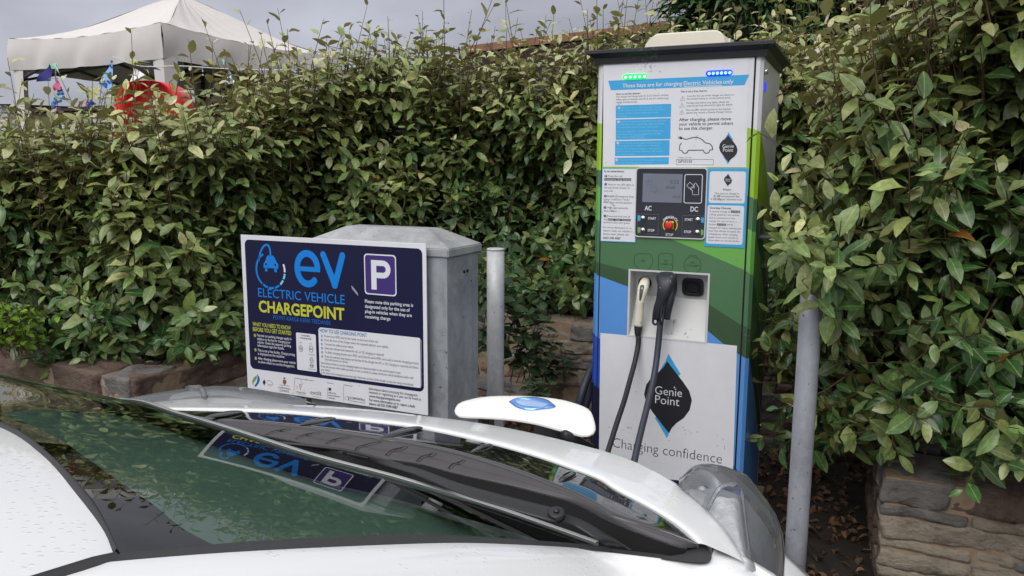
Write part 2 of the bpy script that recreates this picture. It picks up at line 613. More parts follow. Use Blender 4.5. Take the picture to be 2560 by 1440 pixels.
# ------------------------------------------------------------------ the rapid charger
CH_P, CH_W, CH_D, CH_B = (0.3172, 3.0313), 0.60, 0.533, 0.06
CH_T = CAM_H + 0.39
CH_H = CH_T - CH_B
chg = tag(empty('charging_station', (CH_P[0], CH_P[1], CH_B), YAW),
          'tall green, blue and white rapid charger cabinet with black roof beside the hedge', 'charger')
CP = lambda depth=0.0: Print(CH_P, YAW, CH_B, depth)
pp = CP()
gl = pp.uv(1504, 420)[0]          # the two upright gaps beside the door
gr_ = pp.uv(1875, 420)[0]
z1, z2, z3, z8 = Z(1440, 60, .25700), Z(1440, 400, .25700), Z(1440, 660, .38889), Z(1540, 640, .180556)

# the recess for the plugs is a hole in the door; the door is built round it
rc0 = pp.uv(*z8(190, 200)); rc1 = pp.uv(*z8(1280, 262)); rc2 = pp.uv(*z8(180, 1095)); rc3 = pp.uv(*z8(1240, 1198))
RU0, RU1 = (rc0[0] + rc2[0]) / 2, (rc1[0] + rc3[0]) / 2
RV1, RV0 = (rc0[1] + rc1[1]) / 2, (rc2[1] + rc3[1]) / 2
# cabinet shell: white body with chamfered front corners
bm = bmesh.new()
ch = 0.012
prof = [(ch, 0), (CH_W - ch, 0), (CH_W, ch), (CH_W, CH_D), (0, CH_D), (0, ch)]
lo = [bm.verts.new((x, y + .004, 0.0)) for x, y in prof]
hi = [bm.verts.new((x, y + .004, CH_H)) for x, y in prof]
for i in range(1, len(prof)):
    j = (i + 1) % len(prof)
    bm.faces.new((lo[i], lo[j], hi[j], hi[i]))
for (a, b, c, d) in ((ch, RU0, 0, CH_H), (RU1, CH_W - ch, 0, CH_H), (RU0, RU1, RV1, CH_H), (RU0, RU1, 0, RV0)):
    bm.faces.new([bm.verts.new(q) for q in ((a, .004, c), (b, .004, c), (b, .004, d), (a, .004, d))])
bm.faces.new(lo[::-1]); bm.faces.new(hi)
from_bm('cabinet_shell', bm, 'white_panel', chg)
bm = bmesh.new()
bm_box(bm, -0.03, CH_W + 0.03, -0.03, CH_D + 0.03, -0.07, -0.001, 0.006)
from_bm('plinth', bm, 'concrete', chg)

D0 = 0.0                                # door face at depth 0, shell at 4 mm
bm = bmesh.new()
du0, du1, dv0, dv1 = gl + .003, gr_ - .003, 0.05, CH_H - 0.004
for (a, b, c, d) in ((du0, RU0, dv0, dv1), (RU1, du1, dv0, dv1), (RU0, RU1, RV1, dv1), (RU0, RU1, dv0, RV0)):
    bm_box(bm, a, b, D0, D0 + .0038, c, d, 0)
from_bm('door', bm, 'white_panel', chg)
# dark shadow gaps
for u in (gl, gr_):
    bm = bmesh.new()
    bm_box(bm, u - .003, u + .003, 0.003, 0.0045, 0.03, CH_H - .002)
    from_bm('door_gap', bm, 'gap_black', chg)

# livery: bands of colour under a set of wavy boundaries
bands = [
    ('band_lime', [(1490, 308), (1510, 309), (1868, 319), (1899, 327)]),
    ('band_mid', [(1485, 424), (1504, 426), (1870, 490), (1890, 498)]),
    ('band_leaf', [(1483, 462), (1500, 468), (1872, 573), (1890, 580)]),
    ('band_mid', [(1481, 549), (1499, 552), (1600, 572), (1670, 595), (1748, 626), (1861, 675), (1878, 687)]),
    ('band_dark', [(1480, 653), (1498, 657), (1574, 676), (1680, 715), (1772, 761), (1852, 812), (1878, 824)]),
    ('band_sky', [(1479, 683), (1498, 690), (1571, 717), (1680, 772), (1769, 827), (1809, 860), (1845, 884), (1864, 897)]),
    ('band_royal', [(1478, 835), (1500, 847), (1560, 880), (1700, 1010), (1840, 1172), (1862, 1200)]),
    ('band_navy', [(1476, 957), (1498, 971), (1560, 1010), (1700, 1180), (1800, 1400)]),
]
liv = CP(0.0)
curves = []
for k, (m, pts) in enumerate(bands):
    uv = np.array([liv.uv(*p) for p in pts])
    curves.append((m, uv))


def band_fill(prn, u0, u1, base_layer, holes=None, n=24):
    for k, (m, uv) in enumerate(curves):
        us = np.linspace(u0, u1, n)
        top = np.interp(us, uv[:, 0], uv[:, 1])
        bot = np.full(n, 0.052) if k == len(curves) - 1 else np.maximum(0.052, np.interp(us, curves[k + 1][1][:, 0], curves[k + 1][1][:, 1]))
        top = np.maximum(top, bot)
        for i in range(n - 1):
            q0, q1, r0, r1 = bot[i], bot[i + 1], top[i], top[i + 1]
            if r0 - q0 < 1e-5 and r1 - q1 < 1e-5: continue
            if holes and us[i] >= RU0 - 1e-6 and us[i + 1] <= RU1 + 1e-6:
                # above and below the plug recess
                if max(r0, r1) > RV1:
                    prn.put([(us[i], max(q0, RV1)), (us[i + 1], max(q1, RV1)), (us[i + 1], max(r1, RV1)), (us[i], max(r0, RV1))], [(0, 1, 2, 3)], m, base_layer)
                if min(q0, q1) < RV0:
                    prn.put([(us[i], min(q0, RV0)), (us[i + 1], min(q1, RV0)), (us[i + 1], min(r1, RV0)), (us[i], min(r0, RV0))], [(0, 1, 2, 3)], m, base_layer)
            else:
                prn.put([(us[i], q0), (us[i + 1], q1), (us[i + 1], r1), (us[i], r0)], [(0, 1, 2, 3)], m, base_layer)


for a, b, h in ((du0, RU0, False), (RU0, RU1, True), (RU1, du1, False)):
    band_fill(liv, a, b, 2, h)
for a, b in ((ch, gl - .003), (gr_ + .003, CH_W - ch)):
    sh = CP(0.004)
    band_fill(sh, a, b, 2, n=4)
    sh.build('frame_livery', chg)
# socket outlines printed on the door
for k, (cx, cy) in enumerate(((1608.5, 651.5), (1664, 656), (1731.5, 660))):
    c = liv.uv(cx, cy)
    if k == 0:
        pts = [(c[0] + .036 * math.cos(t) * (1.0 if math.sin(t) < .55 else .92), c[1] + max(-.034, min(.026, .034 * math.sin(t) * 1.1))) for t in np.linspace(0, 2 * math.pi, 40)]
    elif k == 1:
        pts = liv.rrect_uv((c[0] - .027, c[1] - .034), (c[0] + .027, c[1] + .034), .014); pts.append(pts[0])
    else:
        pts = [(c[0] + .031 * math.cos(t), c[1] - .004 + .031 * math.sin(t)) for t in np.linspace(0, 2 * math.pi, 36)]
        liv.stroke([(c[0] - .016, c[1] + .024), (c[0] - .012, c[1] + .032), (c[0] + .012, c[1] + .032), (c[0] + .016, c[1] + .024)], .0022, 'band_line', 3, px=False)
    liv.stroke(pts, .0024, 'band_line', 3, px=False)
liv.text('AC', *z2(637, 990), z2(680, 990)[0], m='band_line', layer=3, bold=.02)
liv.text('DC', *z2(856, 991), z2(896, 991)[0], m='band_line', layer=3, bold=.02)
liv.text('COMBO 2', *z2(818, 1020), z2(932, 1024)[0], m='band_line', layer=3, bold=.02)
liv.text('DC', *z2(1117, 1007), z2(1157, 1008)[0], m='band_line', layer=3, bold=.02)
liv.text('CHAdeMO', *z2(1072, 1034), z2(1202, 1038)[0], m='band_line', layer=3, bold=.02)
liv.build('door_livery', chg)

# right flank and left flank livery
for side in (0, 1):
    acc = Acc(); mats_ = []
    x = CH_W + .0006 if side else -.0006
    n = 10
    for k, (m, uv) in enumerate(curves):
        e_ = uv[-1] if side else uv[0]
        e2 = None if k == len(curves) - 1 else (curves[k + 1][1][-1] if side else curves[k + 1][1][0])
        sl = (0.55 if side else -0.3) * (1 + .12 * k)
        ys = np.linspace(ch + .004, CH_D - .02, n)
        top = np.clip(e_[1] - sl * (ys - ch) - .25 * np.maximum(0, ys - .2), 0.03, CH_H - .02)
        bot = np.full(n, .03) if e2 is None else np.clip(e2[1] - sl * 1.03 * (ys - ch) - .25 * np.maximum(0, ys - .2), 0.03, CH_H - .02)
        if m not in mats_: mats_.append(m)
        V = [(x, ys[i], bot[i]) for i in range(n)] + [(x, ys[i], top[i]) for i in range(n)]
        F = [(i, i + 1, n + i + 1, n + i) for i in range(n - 1) if top[i] - bot[i] > 1e-4 or top[i + 1] - bot[i + 1] > 1e-4]
        acc.add(V, F, mats_.index(m))
    acc.build('side_livery', mats_, chg, smooth=False)
# chamfer livery follows the same bands
for side in (0, 1):
    acc = Acc(); mats_ = []
    for k, (m, uv) in enumerate(curves):
        e_ = (uv[-1] if side else uv[0])[1]
        b_ = .03 if k == len(curves) - 1 else (curves[k + 1][1][-1] if side else curves[k + 1][1][0])[1]
        if m not in mats_: mats_.append(m)
        o_ = .0005
        if side: P0, P1 = (CH_W - ch + o_, .004 - o_), (CH_W + o_, ch + .004 - o_)
        else: P0, P1 = (-o_, ch + .004 - o_), (ch - o_, .004 - o_)
        acc.add([(P0[0], P0[1], b_), (P1[0], P1[1], b_), (P1[0], P1[1], e_), (P0[0], P0[1], e_)], [(0, 1, 2, 3)], mats_.index(m))
    acc.build('corner_livery', mats_, chg, smooth=False)

# roof cap: thin overhanging plate on a tapered neck
acc = Acc()
ov = .036
zt = CH_H + .045
ring = lambda o, z: [(-o, -o, z), (CH_W + o, -o, z), (CH_W + o, CH_D + o, z), (-o, CH_D + o, z)]
V = ring(.008, CH_H - .002) + ring(.012, CH_H + .02) + ring(ov - .006, CH_H + .033) + ring(ov, CH_H + .034) + ring(ov, zt - .001) + ring(ov - .004, zt + .002)
F = grid_faces(6, 4, 0, True) + [(0, 3, 2, 1), (20, 21, 22, 23)]
acc.add(V, F)
acc.build('roof_cap', 'black_coat', chg, smooth=False)
# cream rounded housing on the roof, with its bracket
acc = Acc()
topY = 0.16
pr = Print(CH_P, YAW, CH_B, topY)
a = pr.uv(1607, 122); b = pr.uv(1818, 108); c = pr.uv(1720, 79)
us0, us1, vt = a[0], b[0], c[1] + .004
vb = zt + .003
n = 30
prof = []
for k in range(n + 1):
    t = k / n
    u = us0 + (us1 - us0) * t
    edge = min(t / .2, (1 - t) / .17, 1)
    prof.append((u, vb + (vt - vb) * math.sin(math.acos(max(0, 1 - edge))) if edge < 1 else vt))
rows = []
for y, s in ((topY, .90), (topY + .012, .97), (topY + .03, 1), (topY + .22, 1), (topY + .24, .9)):
    rows.append([((us0 + us1) / 2 + (u - (us0 + us1) / 2) * (.97 + .03 * s), y, vb + (v - vb) * s) for u, v in prof])
V, F = loft(rows)
acc.add(V, F)
acc.add(rows[0], [tuple(range(n + 1))])
acc.add(rows[-1], [tuple(range(n, -1, -1))])
acc.build('aerial_cover', 'cream', chg)
bm = bmesh.new()
bm_box(bm, us1 - .004, us1 + .03, topY + .03, topY + .12, zt + .0025, zt + .008, 0.001)
bm_box(bm, us1 - .001, us1 + .006, topY + .03, topY + .12, zt + .008, zt + .05, 0.001)
from_bm('aerial_bracket', bm, 'sticker_white', chg)

# status lights
for (c0, c1, body, dot, lab) in ((z1(455, 515), z1(694, 513), 'led_green', 'led_green_dot', 'lit green status light'), (z1(1262, 482), z1(1526, 472), 'led_blue', 'led_blue_dot', 'lit blue status light')):
    pr = CP(0.0)
    a, b = pr.uv(*c0), pr.uv(*c1)
    v = (a[1] + b[1]) / 2
    hgt = .0105
    out = pr.rrect_uv((a[0], v - hgt), (b[0], v + hgt), hgt * .98)
    m_ = len(out)
    acc = Acc()
    acc.add([(p[0], -.001, p[1]) for p in out] + [(a[0] + (b[0] - a[0]) * .5 + (p[0] - (a[0] + b[0]) / 2) * .93, -.006, v + (p[1] - v) * .8) for p in out],
            grid_faces(2, m_, 0, True) + [tuple(range(m_, 2 * m_))])
    lo_ = acc.build('status_light', body, chg)
    lo_['label'] = lab
    nd = 5 if body == 'led_green' else 6
    for k in range(nd):
        uc = a[0] + (b[0] - a[0]) * (.14 + .76 * k / (nd - 1))
        rr = .0052
        Acc().add([(uc + rr * math.cos(t), -.0064, v - .001 + rr * math.sin(t)) for t in np.linspace(0, 2 * math.pi, 13)[:-1]], [tuple(range(12))]).build('light_diode', dot, lo_, smooth=False)
bm = bmesh.new()
bm_box(bm, CH_W + .0004, CH_W + .003, .05, .085, CH_H - .113, CH_H - .083, .0008)
from_bm('side_light', bm, 'led_blue', chg)
# locks and hinges on the right flank
for zc in (CH_H - .05, CH_H - .20, 0.9, .3):
    acc = Acc()
    V, F = tube([(CH_W, .03 if zc > CH_H - .1 else CH_D - .05, zc), (CH_W + .012, .03 if zc > CH_H - .1 else CH_D - .05, zc)], .010, 12)
    acc.add(V, F)
    acc.build('lock', 'steel', chg)
bm = bmesh.new()          # grey cable hook on the right flank
bm_box(bm, CH_W + .0005, CH_W + .004, .10, .20, 1.13, 1.25, .001)
bm_box(bm, CH_W + .004, CH_W + .05, .10, .20, 1.13, 1.142, .003)
bm_box(bm, CH_W + .044, CH_W + .053, .10, .20, 1.142, 1.156, .003)
from_bm('cable_hook', bm, 'ink_grey', chg)

# ---- upper instruction poster
up = CP(-.0012)
up.poly([(1508.5, 157), (1871, 144.5), (1866, 418.5), (1507.5, 417)], 'sticker_white', 1)
up.poly([z1(312, 552), z1(1685, 492), z1(1640, 595), z1(340, 645)], 'sky_blue', 2)
T = up.text
T('These bays are for charging', *z1(452, 618), z1(1033, 597)[0], z1(1033, 597)[1], 'white_print', 3, .012)
T('Electric Vehicles', *z1(1047, 596), z1(1419, 583)[0], z1(1419, 583)[1], 'white_print', 3, .012)
T('only', *z1(1431, 582), z1(1531, 578)[0], z1(1531, 578)[1], 'white_print', 3, .012)
up.stroke([z1(1047, 609), z1(1419, 596)], .0022, 'white_print', 3)
for s, x0, y0, x1, b_ in (('How to use the charger:', 392, 690, 626, .02), ('This charger can charge both AC & DC electric vehicles.', 390, 716, 902, 0), ('When space is available, one AC & one DC vehicle may', 390, 744, 895, 0), ('charge simultaneously.', 390, 770, 597, 0)):
    T(s, *z1(x0, y0), z1(x1, y0 - (x1 - x0) * .03)[0], m='ink', layer=2, bold=b_)
for (x0, y0, x1, y1) in ((388, 793, 927, 917), (388, 930, 921, 1127), (381, 1139, 911, 1285), (377, 1302, 904, 1369)):
    a, b, c, d = z1(x0, y0), z1(x1, y0 - 17 + (y0 - 793) * .02), z1(x1 - 2, y1 - 12 + (y1 - 900) * .02), z1(x0 - 1, y1)
    up.poly([a, b, c, d], 'sky_blue', 2)
blk = [('Select the correct cable & connect it to your', 438, 822, 842), ('vehicle. If you are not sure which cable you need or', 404, 848, 868), ('how to connect it, please check your vehicle', 404, 876, 806), ('handbook.', 404, 903, 498),
       ('If you are a registered GeniePoint user, and have', 434, 957, 872), ('an RFID card, place it against the reader and follow', 402, 985, 858), ('the instructions on the charger display panel.', 402, 1012, 806),
       ('If you are registered on the GeniePoint Mobile Site,', 398, 1052, 852), ('please locate the correct charger from the Map', 398, 1080, 830), ('Page and press', 398, 1108, 530), ('Start Charge', 543, 1107, 657),
       ('If you are not already registered please go to', 428, 1165, 832), ('www.cpgenie.com to register for a GeniePoint', 396, 1192, 818), ('account. Don\'t forget to register a valid payment', 394, 1220, 830), ('card and ensure you have sufficient credit to start', 394, 1246, 844), ('your charge session.', 394, 1272, 570),
       ('When you have finished charging please ensure you', 416, 1329, 886), ('replace the charging cable into its holster.', 384, 1355, 750)]
for s, x0, y0, x1 in blk:
    T(s, *z1(x0, y0), z1(x1, y0)[0], m='pale_print', layer=3, bold=.005)
up.rrect(z1(538, 1089), z1(665, 1115), .002, 'pale_print', 3, .0011)
for i, (x, y) in enumerate(((418, 815), (414, 952), (408, 1158), (396, 1322))):
    up.ellipse(z1(x, y), .0049, .0049, 'white_print', 3)
    c = z1(x - 5, y + 8)
    T(str(i + 1), *c, z1(x + (2 if i == 0 else 5), y)[0], m='sky_blue', layer=4)
T('This is not a free charger.', *z1(1016, 666), z1(1279, 658)[0], z1(1279, 658)[1], bold=.02)
for i, ((xa, ya, xb), l1, l2, xe1, xe2) in enumerate((((1012, 745, 1062), 'Costs for the use of this charger are shown on', 'the posted notices or on the control panel.', 1536, 1503),
                                                     ((1008, 812, 1058), 'Parking restrictions may apply, please see', 'separate parking information signs for details.', 1490, 1524),
                                                     ((1006, 880, 1054), 'Non-electric vehicles parked in the marked', 'spaces may receive a Penalty Charge Notice.', 1502, 1518))):
    tri = [z1(xa, ya), z1(xb, ya - 2), z1((xa + xb) / 2, ya - 45)]
    up.stroke(tri + [tri[0]], .0014, 'ink', 2)
    up.stroke([z1((xa + xb) / 2, ya - 30), z1((xa + xb) / 2, ya - 15)], .0013, 'ink', 2)
    up.ellipse(z1((xa + xb) / 2, ya - 8), .0009, .0009, 'ink', 2)
    T(l1, *z1(1078 - 3 * i, ya - 35), z1(xe1, ya - 45)[0], m='ink', layer=2)
    T(l2, *z1(1078 - 3 * i, ya - 8), z1(xe2, ya - 18)[0], m='ink', layer=2)
for s, x0, y0, x1, y1 in (('After charging, please move', 1002, 945, 1508, 937), ('your vehicle to permit others', 1002, 987, 1527, 981), ('to use this charger.', 1000, 1029, 1335, 1027)):
    T(s, *z1(x0, y0), *z1(x1, y1), bold=.012)
# car with a plug for a tail
up.stroke([z1(*q) for q in ((1038, 1113), (1075, 1121), (1130, 1107), (1180, 1105), (1220, 1120), (1260, 1155), (1300, 1165), (1322, 1190), (1331, 1222))], .0032, 'ink', 2, smooth=True)
up.stroke([z1(1331, 1222), z1(1300, 1226)], .0032, 'ink', 2)
up.stroke([z1(1027, 1157), z1(1010, 1180), z1(1006, 1228), z1(1030, 1231)], .0032, 'ink', 2)
up.stroke([z1(1092, 1229), z1(1240, 1227)], .0032, 'ink', 2)
for cx in (1061, 1270):
    cy = 1228
    up.stroke([z1(cx + 30 * math.cos(t), cy + 30 * math.sin(t)) for t in np.linspace(0, math.pi, 14)], .0032, 'ink', 2)
up.poly([z1(1010, 1092), z1(1036, 1103), z1(1034, 1122), z1(1008, 1118)], 'ink', 2)
up.stroke([z1(992, 1098), z1(1010, 1102)], .0018, 'ink', 2)
up.stroke([z1(990, 1109), z1(1008, 1112)], .0018, 'ink', 2)


def drop_logo(pr, pts_of, cx, cy, w, h, layer, words=True):
    """black pointed drop with a blue swirl behind it"""
    f = pts_of
    blue = [(0, -1.0), (.28, -.72), (.5, -.52), (.3, -.4), (0, -.2), (-.62, -.28), (-.40, -.56), (-.12, -.82)]
    pr.poly([f(cx + .03 * w + x * w, cy + y * h) for x, y in blue], 'sky_blue', layer)
    pr.poly([f(cx - .03 * w - x * w, cy - y * h) for x, y in blue], 'sky_blue', layer)
    right = [(0, -.80), (.30, -.58), (.62, -.34), (.88, -.12), (.99, .10), (.90, .33), (.66, .52), (.36, .64), (.16, .76), (.06, .87)]
    left = [(-x + .02, -y + .06) for x, y in right]
    pr.poly([f(cx + x * w, cy + y * h) for x, y in right + left], 'ink', layer + 1)


drop_logo(up, z1, 1481, 1208, 92, 158, 2)
T('Genie', *z1(1424, 1205), *z1(1536, 1203), 'white_print', 4, .004)
T('Point', *z1(1430, 1243), *z1(1528, 1241), 'white_print', 4, .004)
T('Charger I.D. No.:', *z1(989, 1307), *z1(1130, 1305), 'ink_grey', 2)
up.rrect(z1(976, 1318), z1(1336, 1371), .002, 'ink', 2, .0012)
T('GP10150', *z1(992, 1351), *z1(1129, 1349), 'ink', 2, .012)
up.build('instruction_poster', chg)

# ---- emergency notice (left) and price notices (right)
em = CP(-.0030)
em.poly([z2(254, 80), z2(600, 84), z2(579, 804), z2(238, 790)], 'sky_blue', 1)
em.poly([z2(260, 86), z2(590, 89), z2(573, 797), z2(243, 784)], 'sticker_white', 2)
for s, x0, y0, x1, b_, m_ in (('In an emergency:', 275, 118, 470, .02, 'ink'), ('Press the red', 313, 165, 448, 0, 'ink'), ('Wait for the LED lights at', 311, 247, 562, 0, 'ink'), ('the top of the charger to', 273, 277, 525, 0, 'ink'), ('turn red', 273, 308, 355, 0, 'ink'),
                          ('Pull the Emergency Stop', 308, 362, 564, 0, 'ink'), ('button out until it "clicks"', 271, 391, 526, 0, 'ink'), ('back to its normal position', 270, 421, 545, 0, 'ink'), ('Wait approximately', 304, 473, 507, 0, 'ink'), ('one minute', 274, 503, 397, 0, 'ink'),
                          ('Press and hold one of', 303, 556, 528, 0, 'ink'), ('the', 268, 585, 302, 0, 'ink'), ('until the LEDs turn green', 266, 616, 521, 0, 'ink'), ('For more information or to', 265, 665, 540, 0, 'ink'), ('report a fault, our helpline is', 265, 697, 550, 0, 'ink'), ('always open, please call:', 263, 729, 514, 0, 'ink'), ('0203 598 4087', 262, 769, 435, .02, 'ink')):
    em.text(s, *z2(x0, y0), *z2(x1, y0 + (x1 - x0) * .012), m_, 3, b_)
for i, (x, y) in enumerate(((291, 157), (289, 236), (287, 351), (284, 462), (282, 544))):
    em.ellipse(z2(x, y), .0052, .0052, 'ink', 3)
    em.text(str(i + 1), *z2(x - 4, y + 7), z2(x + (2 if i == 0 else 5), y)[0], m='white_print', layer=4)
em.rrect(z2(273, 176), z2(537, 203), .002, 'ink', 3)
em.text('Emergency Stop button', *z2(279, 196), *z2(531, 198), 'white_print', 4)
em.rrect(z2(309, 568), z2(532, 596), .002, 'ink', 3)
em.text('silver "stop" buttons', *z2(315, 588), *z2(525, 590), 'white_print', 4)
em.build('emergency_notice', chg)
pn = CP(-.0030)
pn.poly([z2(1282, 82), z2(1680, 82), z2(1638, 856), z2(1248, 838)], 'sky_blue', 1)
a, b = pn.uv(*z2(1303, 110)), pn.uv(*z2(1640, 424))
pn.put(pn.rrect_uv(a, b, .008), [tuple(range(20))], 'sticker_white', 2)
a, b = pn.uv(*z2(1281, 438)), pn.uv(*z2(1618, 826))
pn.put(pn.rrect_uv(a, b, .008), [tuple(range(20))], 'sticker_white', 2)
drop_logo(pn, z2, 1478, 194, 40, 67, 3)
pn.text('Genie', *z2(1454, 194), *z2(1504, 194), 'white_print', 5)
pn.text('Point', *z2(1457, 211), *z2(1500, 211), 'white_print', 5)
for s, x0, y0, x1, b_ in (('Pricing', 1431, 297, 1507, .02), ('The cost to charge is', 1346, 333, 1584, 0), ('£1.00', 1338, 360, 1404, .02), ('connection fee', 1411, 362, 1588, 0), ('+ £0.30p', 1310, 389, 1416, .02), ('per kilowatt hour', 1423, 391, 1617, 0),
                          ('Overstay Charges', 1301, 475, 1507, .02), ('A penalty charge of', 1298, 508, 1499, 0), ('will be added for any vehicle', 1297, 540, 1588, 0), ('that is connected to the', 1296, 571, 1545, 0), ('charger for over an hour, a', 1294, 602, 1563, 0), ('further', 1293, 633, 1364, 0), ('will be', 1467, 636, 1529, 0),
                          ('charged for every subsequent', 1291, 668, 1606, 0), ('hour the vehicle occupies the', 1290, 699, 1600, 0), ('charging bay. After charging', 1289, 729, 1571, 0), ('please move your vehicle to', 1288, 760, 1576, 0), ('allow others to use this facility.', 1286, 790, 1591, 0)):
    pn.text(s, *z2(x0, y0), *z2(x1, y0 + (x1 - x0) * .014), 'ink', 3, b_)
pn.rrect(z2(1508, 490), z2(1597, 517), .001, 'ink', 3)
pn.text('£10.00', *z2(1514, 512), *z2(1591, 513), 'white_print', 4)
pn.rrect(z2(1373, 616), z2(1460, 642), .001, 'ink', 3)
pn.text('£10.00', *z2(1379, 637), *z2(1454, 638), 'white_print', 4)
pn.build('pricing_notice', chg)

# ---- control panel
cpn = CP(0.0)
A_, B_ = cpn.uv(*z2(598, 84)), cpn.uv(*z2(1279, 84))
C_, D_ = cpn.uv(*z2(583, 740)), cpn.uv(*z2(1248, 758))
pu0, pu1, pv1, pv0 = (A_[0] + C_[0]) / 2, (B_[0] + D_[0]) / 2, (A_[1] + B_[1]) / 2, (C_[1] + D_[1]) / 2
acc = Acc()
out = cpn.rrect_uv((pu0 - .004, pv0 - .004), (pu1 + .004, pv1 + .004), .014)
out2 = cpn.rrect_uv((pu0, pv0), (pu1, pv1), .011)
k = len(out)
acc.add([(p[0], -.0005, p[1]) for p in out] + [(p[0], -.010, p[1]) for p in out] + [(p[0], -.010, p[1]) for p in out2] + [(p[0], -.0085, p[1]) for p in out2],
        grid_faces(4, k, 0, True), 1)
acc.add([(p[0], -.0085, p[1]) for p in out2], [tuple(range(k))], 0)
panel = acc.build('control_panel', ['panel_dark', 'recess'], chg, smooth=False)
pm = CP(-.0088)
pm.rrect(z2(1060, 141), z2(1220, 421), .006, 'white_print', 1, .0026)
pm.text('AC', *z2(667, 489), *z2(735, 490), 'white_print', 1, .02, 1.25)
pm.text('DC', *z2(1113, 500), *z2(1186, 501), 'white_print', 1, .02, 1.25)
pm.rrect(z2(599, 524), z2(797, 724), .003, 'ink_grey', 1, .0016)
pm.rrect(z2(1036, 538), z2(1247, 744), .003, 'ink_grey', 1, .0016)
for s, x0, y0, x1 in (('START', 701, 578, 778), ('STOP', 697, 695, 763), ('START', 1057, 590, 1137), ('STOP', 1051, 709, 1120), ('STOP', 871, 738, 945)):
    pm.text(s, *z2(x0, y0), *z2(x1, y0 + 1), 'white_print', 1, .025, 1.15)
for (x0, y0, x1, y1, m_) in ((600, 538, 626, 592, 'sky_blue'), (600, 655, 626, 706, 'band_leaf'), (1216, 560, 1244, 610, 'sky_blue'), (1214, 678, 1240, 730, 'band_leaf')):
    pm.poly([z2(x0, y0), z2(x1, y0), z2(x1, y1), z2(x0, y1)], m_, 1)
# hand with a card
pm.stroke([z2(*q) for q in ((1076, 249), (1108, 215), (1147, 252), (1116, 286), (1076, 249))], .0018, 'white_print', 1)
pm.stroke([z2(*q) for q in ((1134, 338), (1134, 300), (1112, 274), (1128, 262), (1150, 275), (1150, 232), (1165, 224), (1194, 268), (1192, 338), (1134, 338))], .0018, 'white_print', 1)
# emergency arc and lettering
ec = pm.uv(*z2(916, 634))
for a0, a1 in ((140, 222), (-42, 40)):
    pm.ellipse(ec, .0262, .0262, 'yellow', 1, .0034, px=False, a0=a0, a1=a1, n=14)
word = 'EMERGENCY'
for i, chh in enumerate(word):
    th = math.radians(142 - 104 * i / (len(word) - 1))
    V, F = text_mesh(chh, .02)
    k = .0125
    c_, s_ = math.cos(th - math.pi / 2), math.sin(th - math.pi / 2)
    w = V[:, 0].max() / 2
    uv = [(ec[0] + .0255 * math.cos(th) + ((x - w) * c_ - y * s_) * k, ec[1] + .0255 * math.sin(th) + ((x - w) * s_ + y * c_) * k) for x, y in V]
    pm.put(uv, F, 'white_print', 1)
pm.build('panel_marking', panel)
ps = CP(-.0090)
ps.poly([z2(653, 130), z2(1038, 137), z2(1028, 417), z2(645, 408)], 'lcd', 1)
for q in (((690, 200), (740, 195), (738, 240), (688, 245)), ((728, 262), (788, 262), (788, 305), (728, 305))):
    ps.stroke([z2(*p) for p in q] + [z2(*q[0])], .0011, 'lcd_ink', 2)
ps.ellipse(z2(705, 215), .003, .003, 'lcd_ink', 2, .001)
ps.stroke([z2(*p) for p in ((770, 320), (800, 290), (820, 300), (815, 320))], .0011, 'lcd_ink', 2)
ps.text('0.52', *z2(915, 230), *z2(1000, 230), 'lcd_ink', 2)
ps.text('00:00', *z2(875, 282), *z2(965, 282), 'lcd_ink', 2)
ps.text('69.2k', *z2(940, 370), *z2(1016, 370), 'lcd_ink', 2)
ps.build('screen', panel)
for x, y in ((654, 566), (653, 682), (1187, 582), (1182, 704)):
    c = pm.uv(*z2(x, y))
    acc = Acc()
    V, F = tube([(c[0], -.009, c[1]), (c[0], -.015, c[1]), (c[0], -.0165, c[1])], [.0098, .0095, .0085], 20)
    acc.add(V, F)
    V, F = tube([(c[0], -.0166, c[1]), (c[0], -.0190, c[1])], [.0055, .005], 16)
    acc.add(V, F)
    acc.build('push_button', 'steel', panel)
acc = Acc()
V, F = tube([(ec[0], -.009, ec[1]), (ec[0], -.013, ec[1])], [.0150, .0140], 24); acc.add(V, F, 1)
for a_ in (45, 135, 225, 315):
    cx, cz = ec[0] + .0145 * math.cos(math.radians(a_)), ec[1] + .0145 * math.sin(math.radians(a_))
    V, F = tube([(cx, -.012, cz), (cx, -.018, cz)], [.0055, .0045], 8); acc.add(V, F, 1)
V, F = tube([(ec[0], -.012, ec[1]), (ec[0], -.020, ec[1]), (ec[0], -.028, ec[1]), (ec[0], -.032, ec[1]), (ec[0], -.034, ec[1])], [.011, .0140, .0152, .0142, .009], 24); acc.add(V, F, 0)
acc.build('emergency_stop', ['red_button', 'yellow'], panel)

# ---- plug recess: sloping inside, three sockets
RD = .085
acc = Acc()
rim = [(RU0, 0, RV0), (RU1, 0, RV0), (RU1, 0, RV1), (RU0, 0, RV1)]
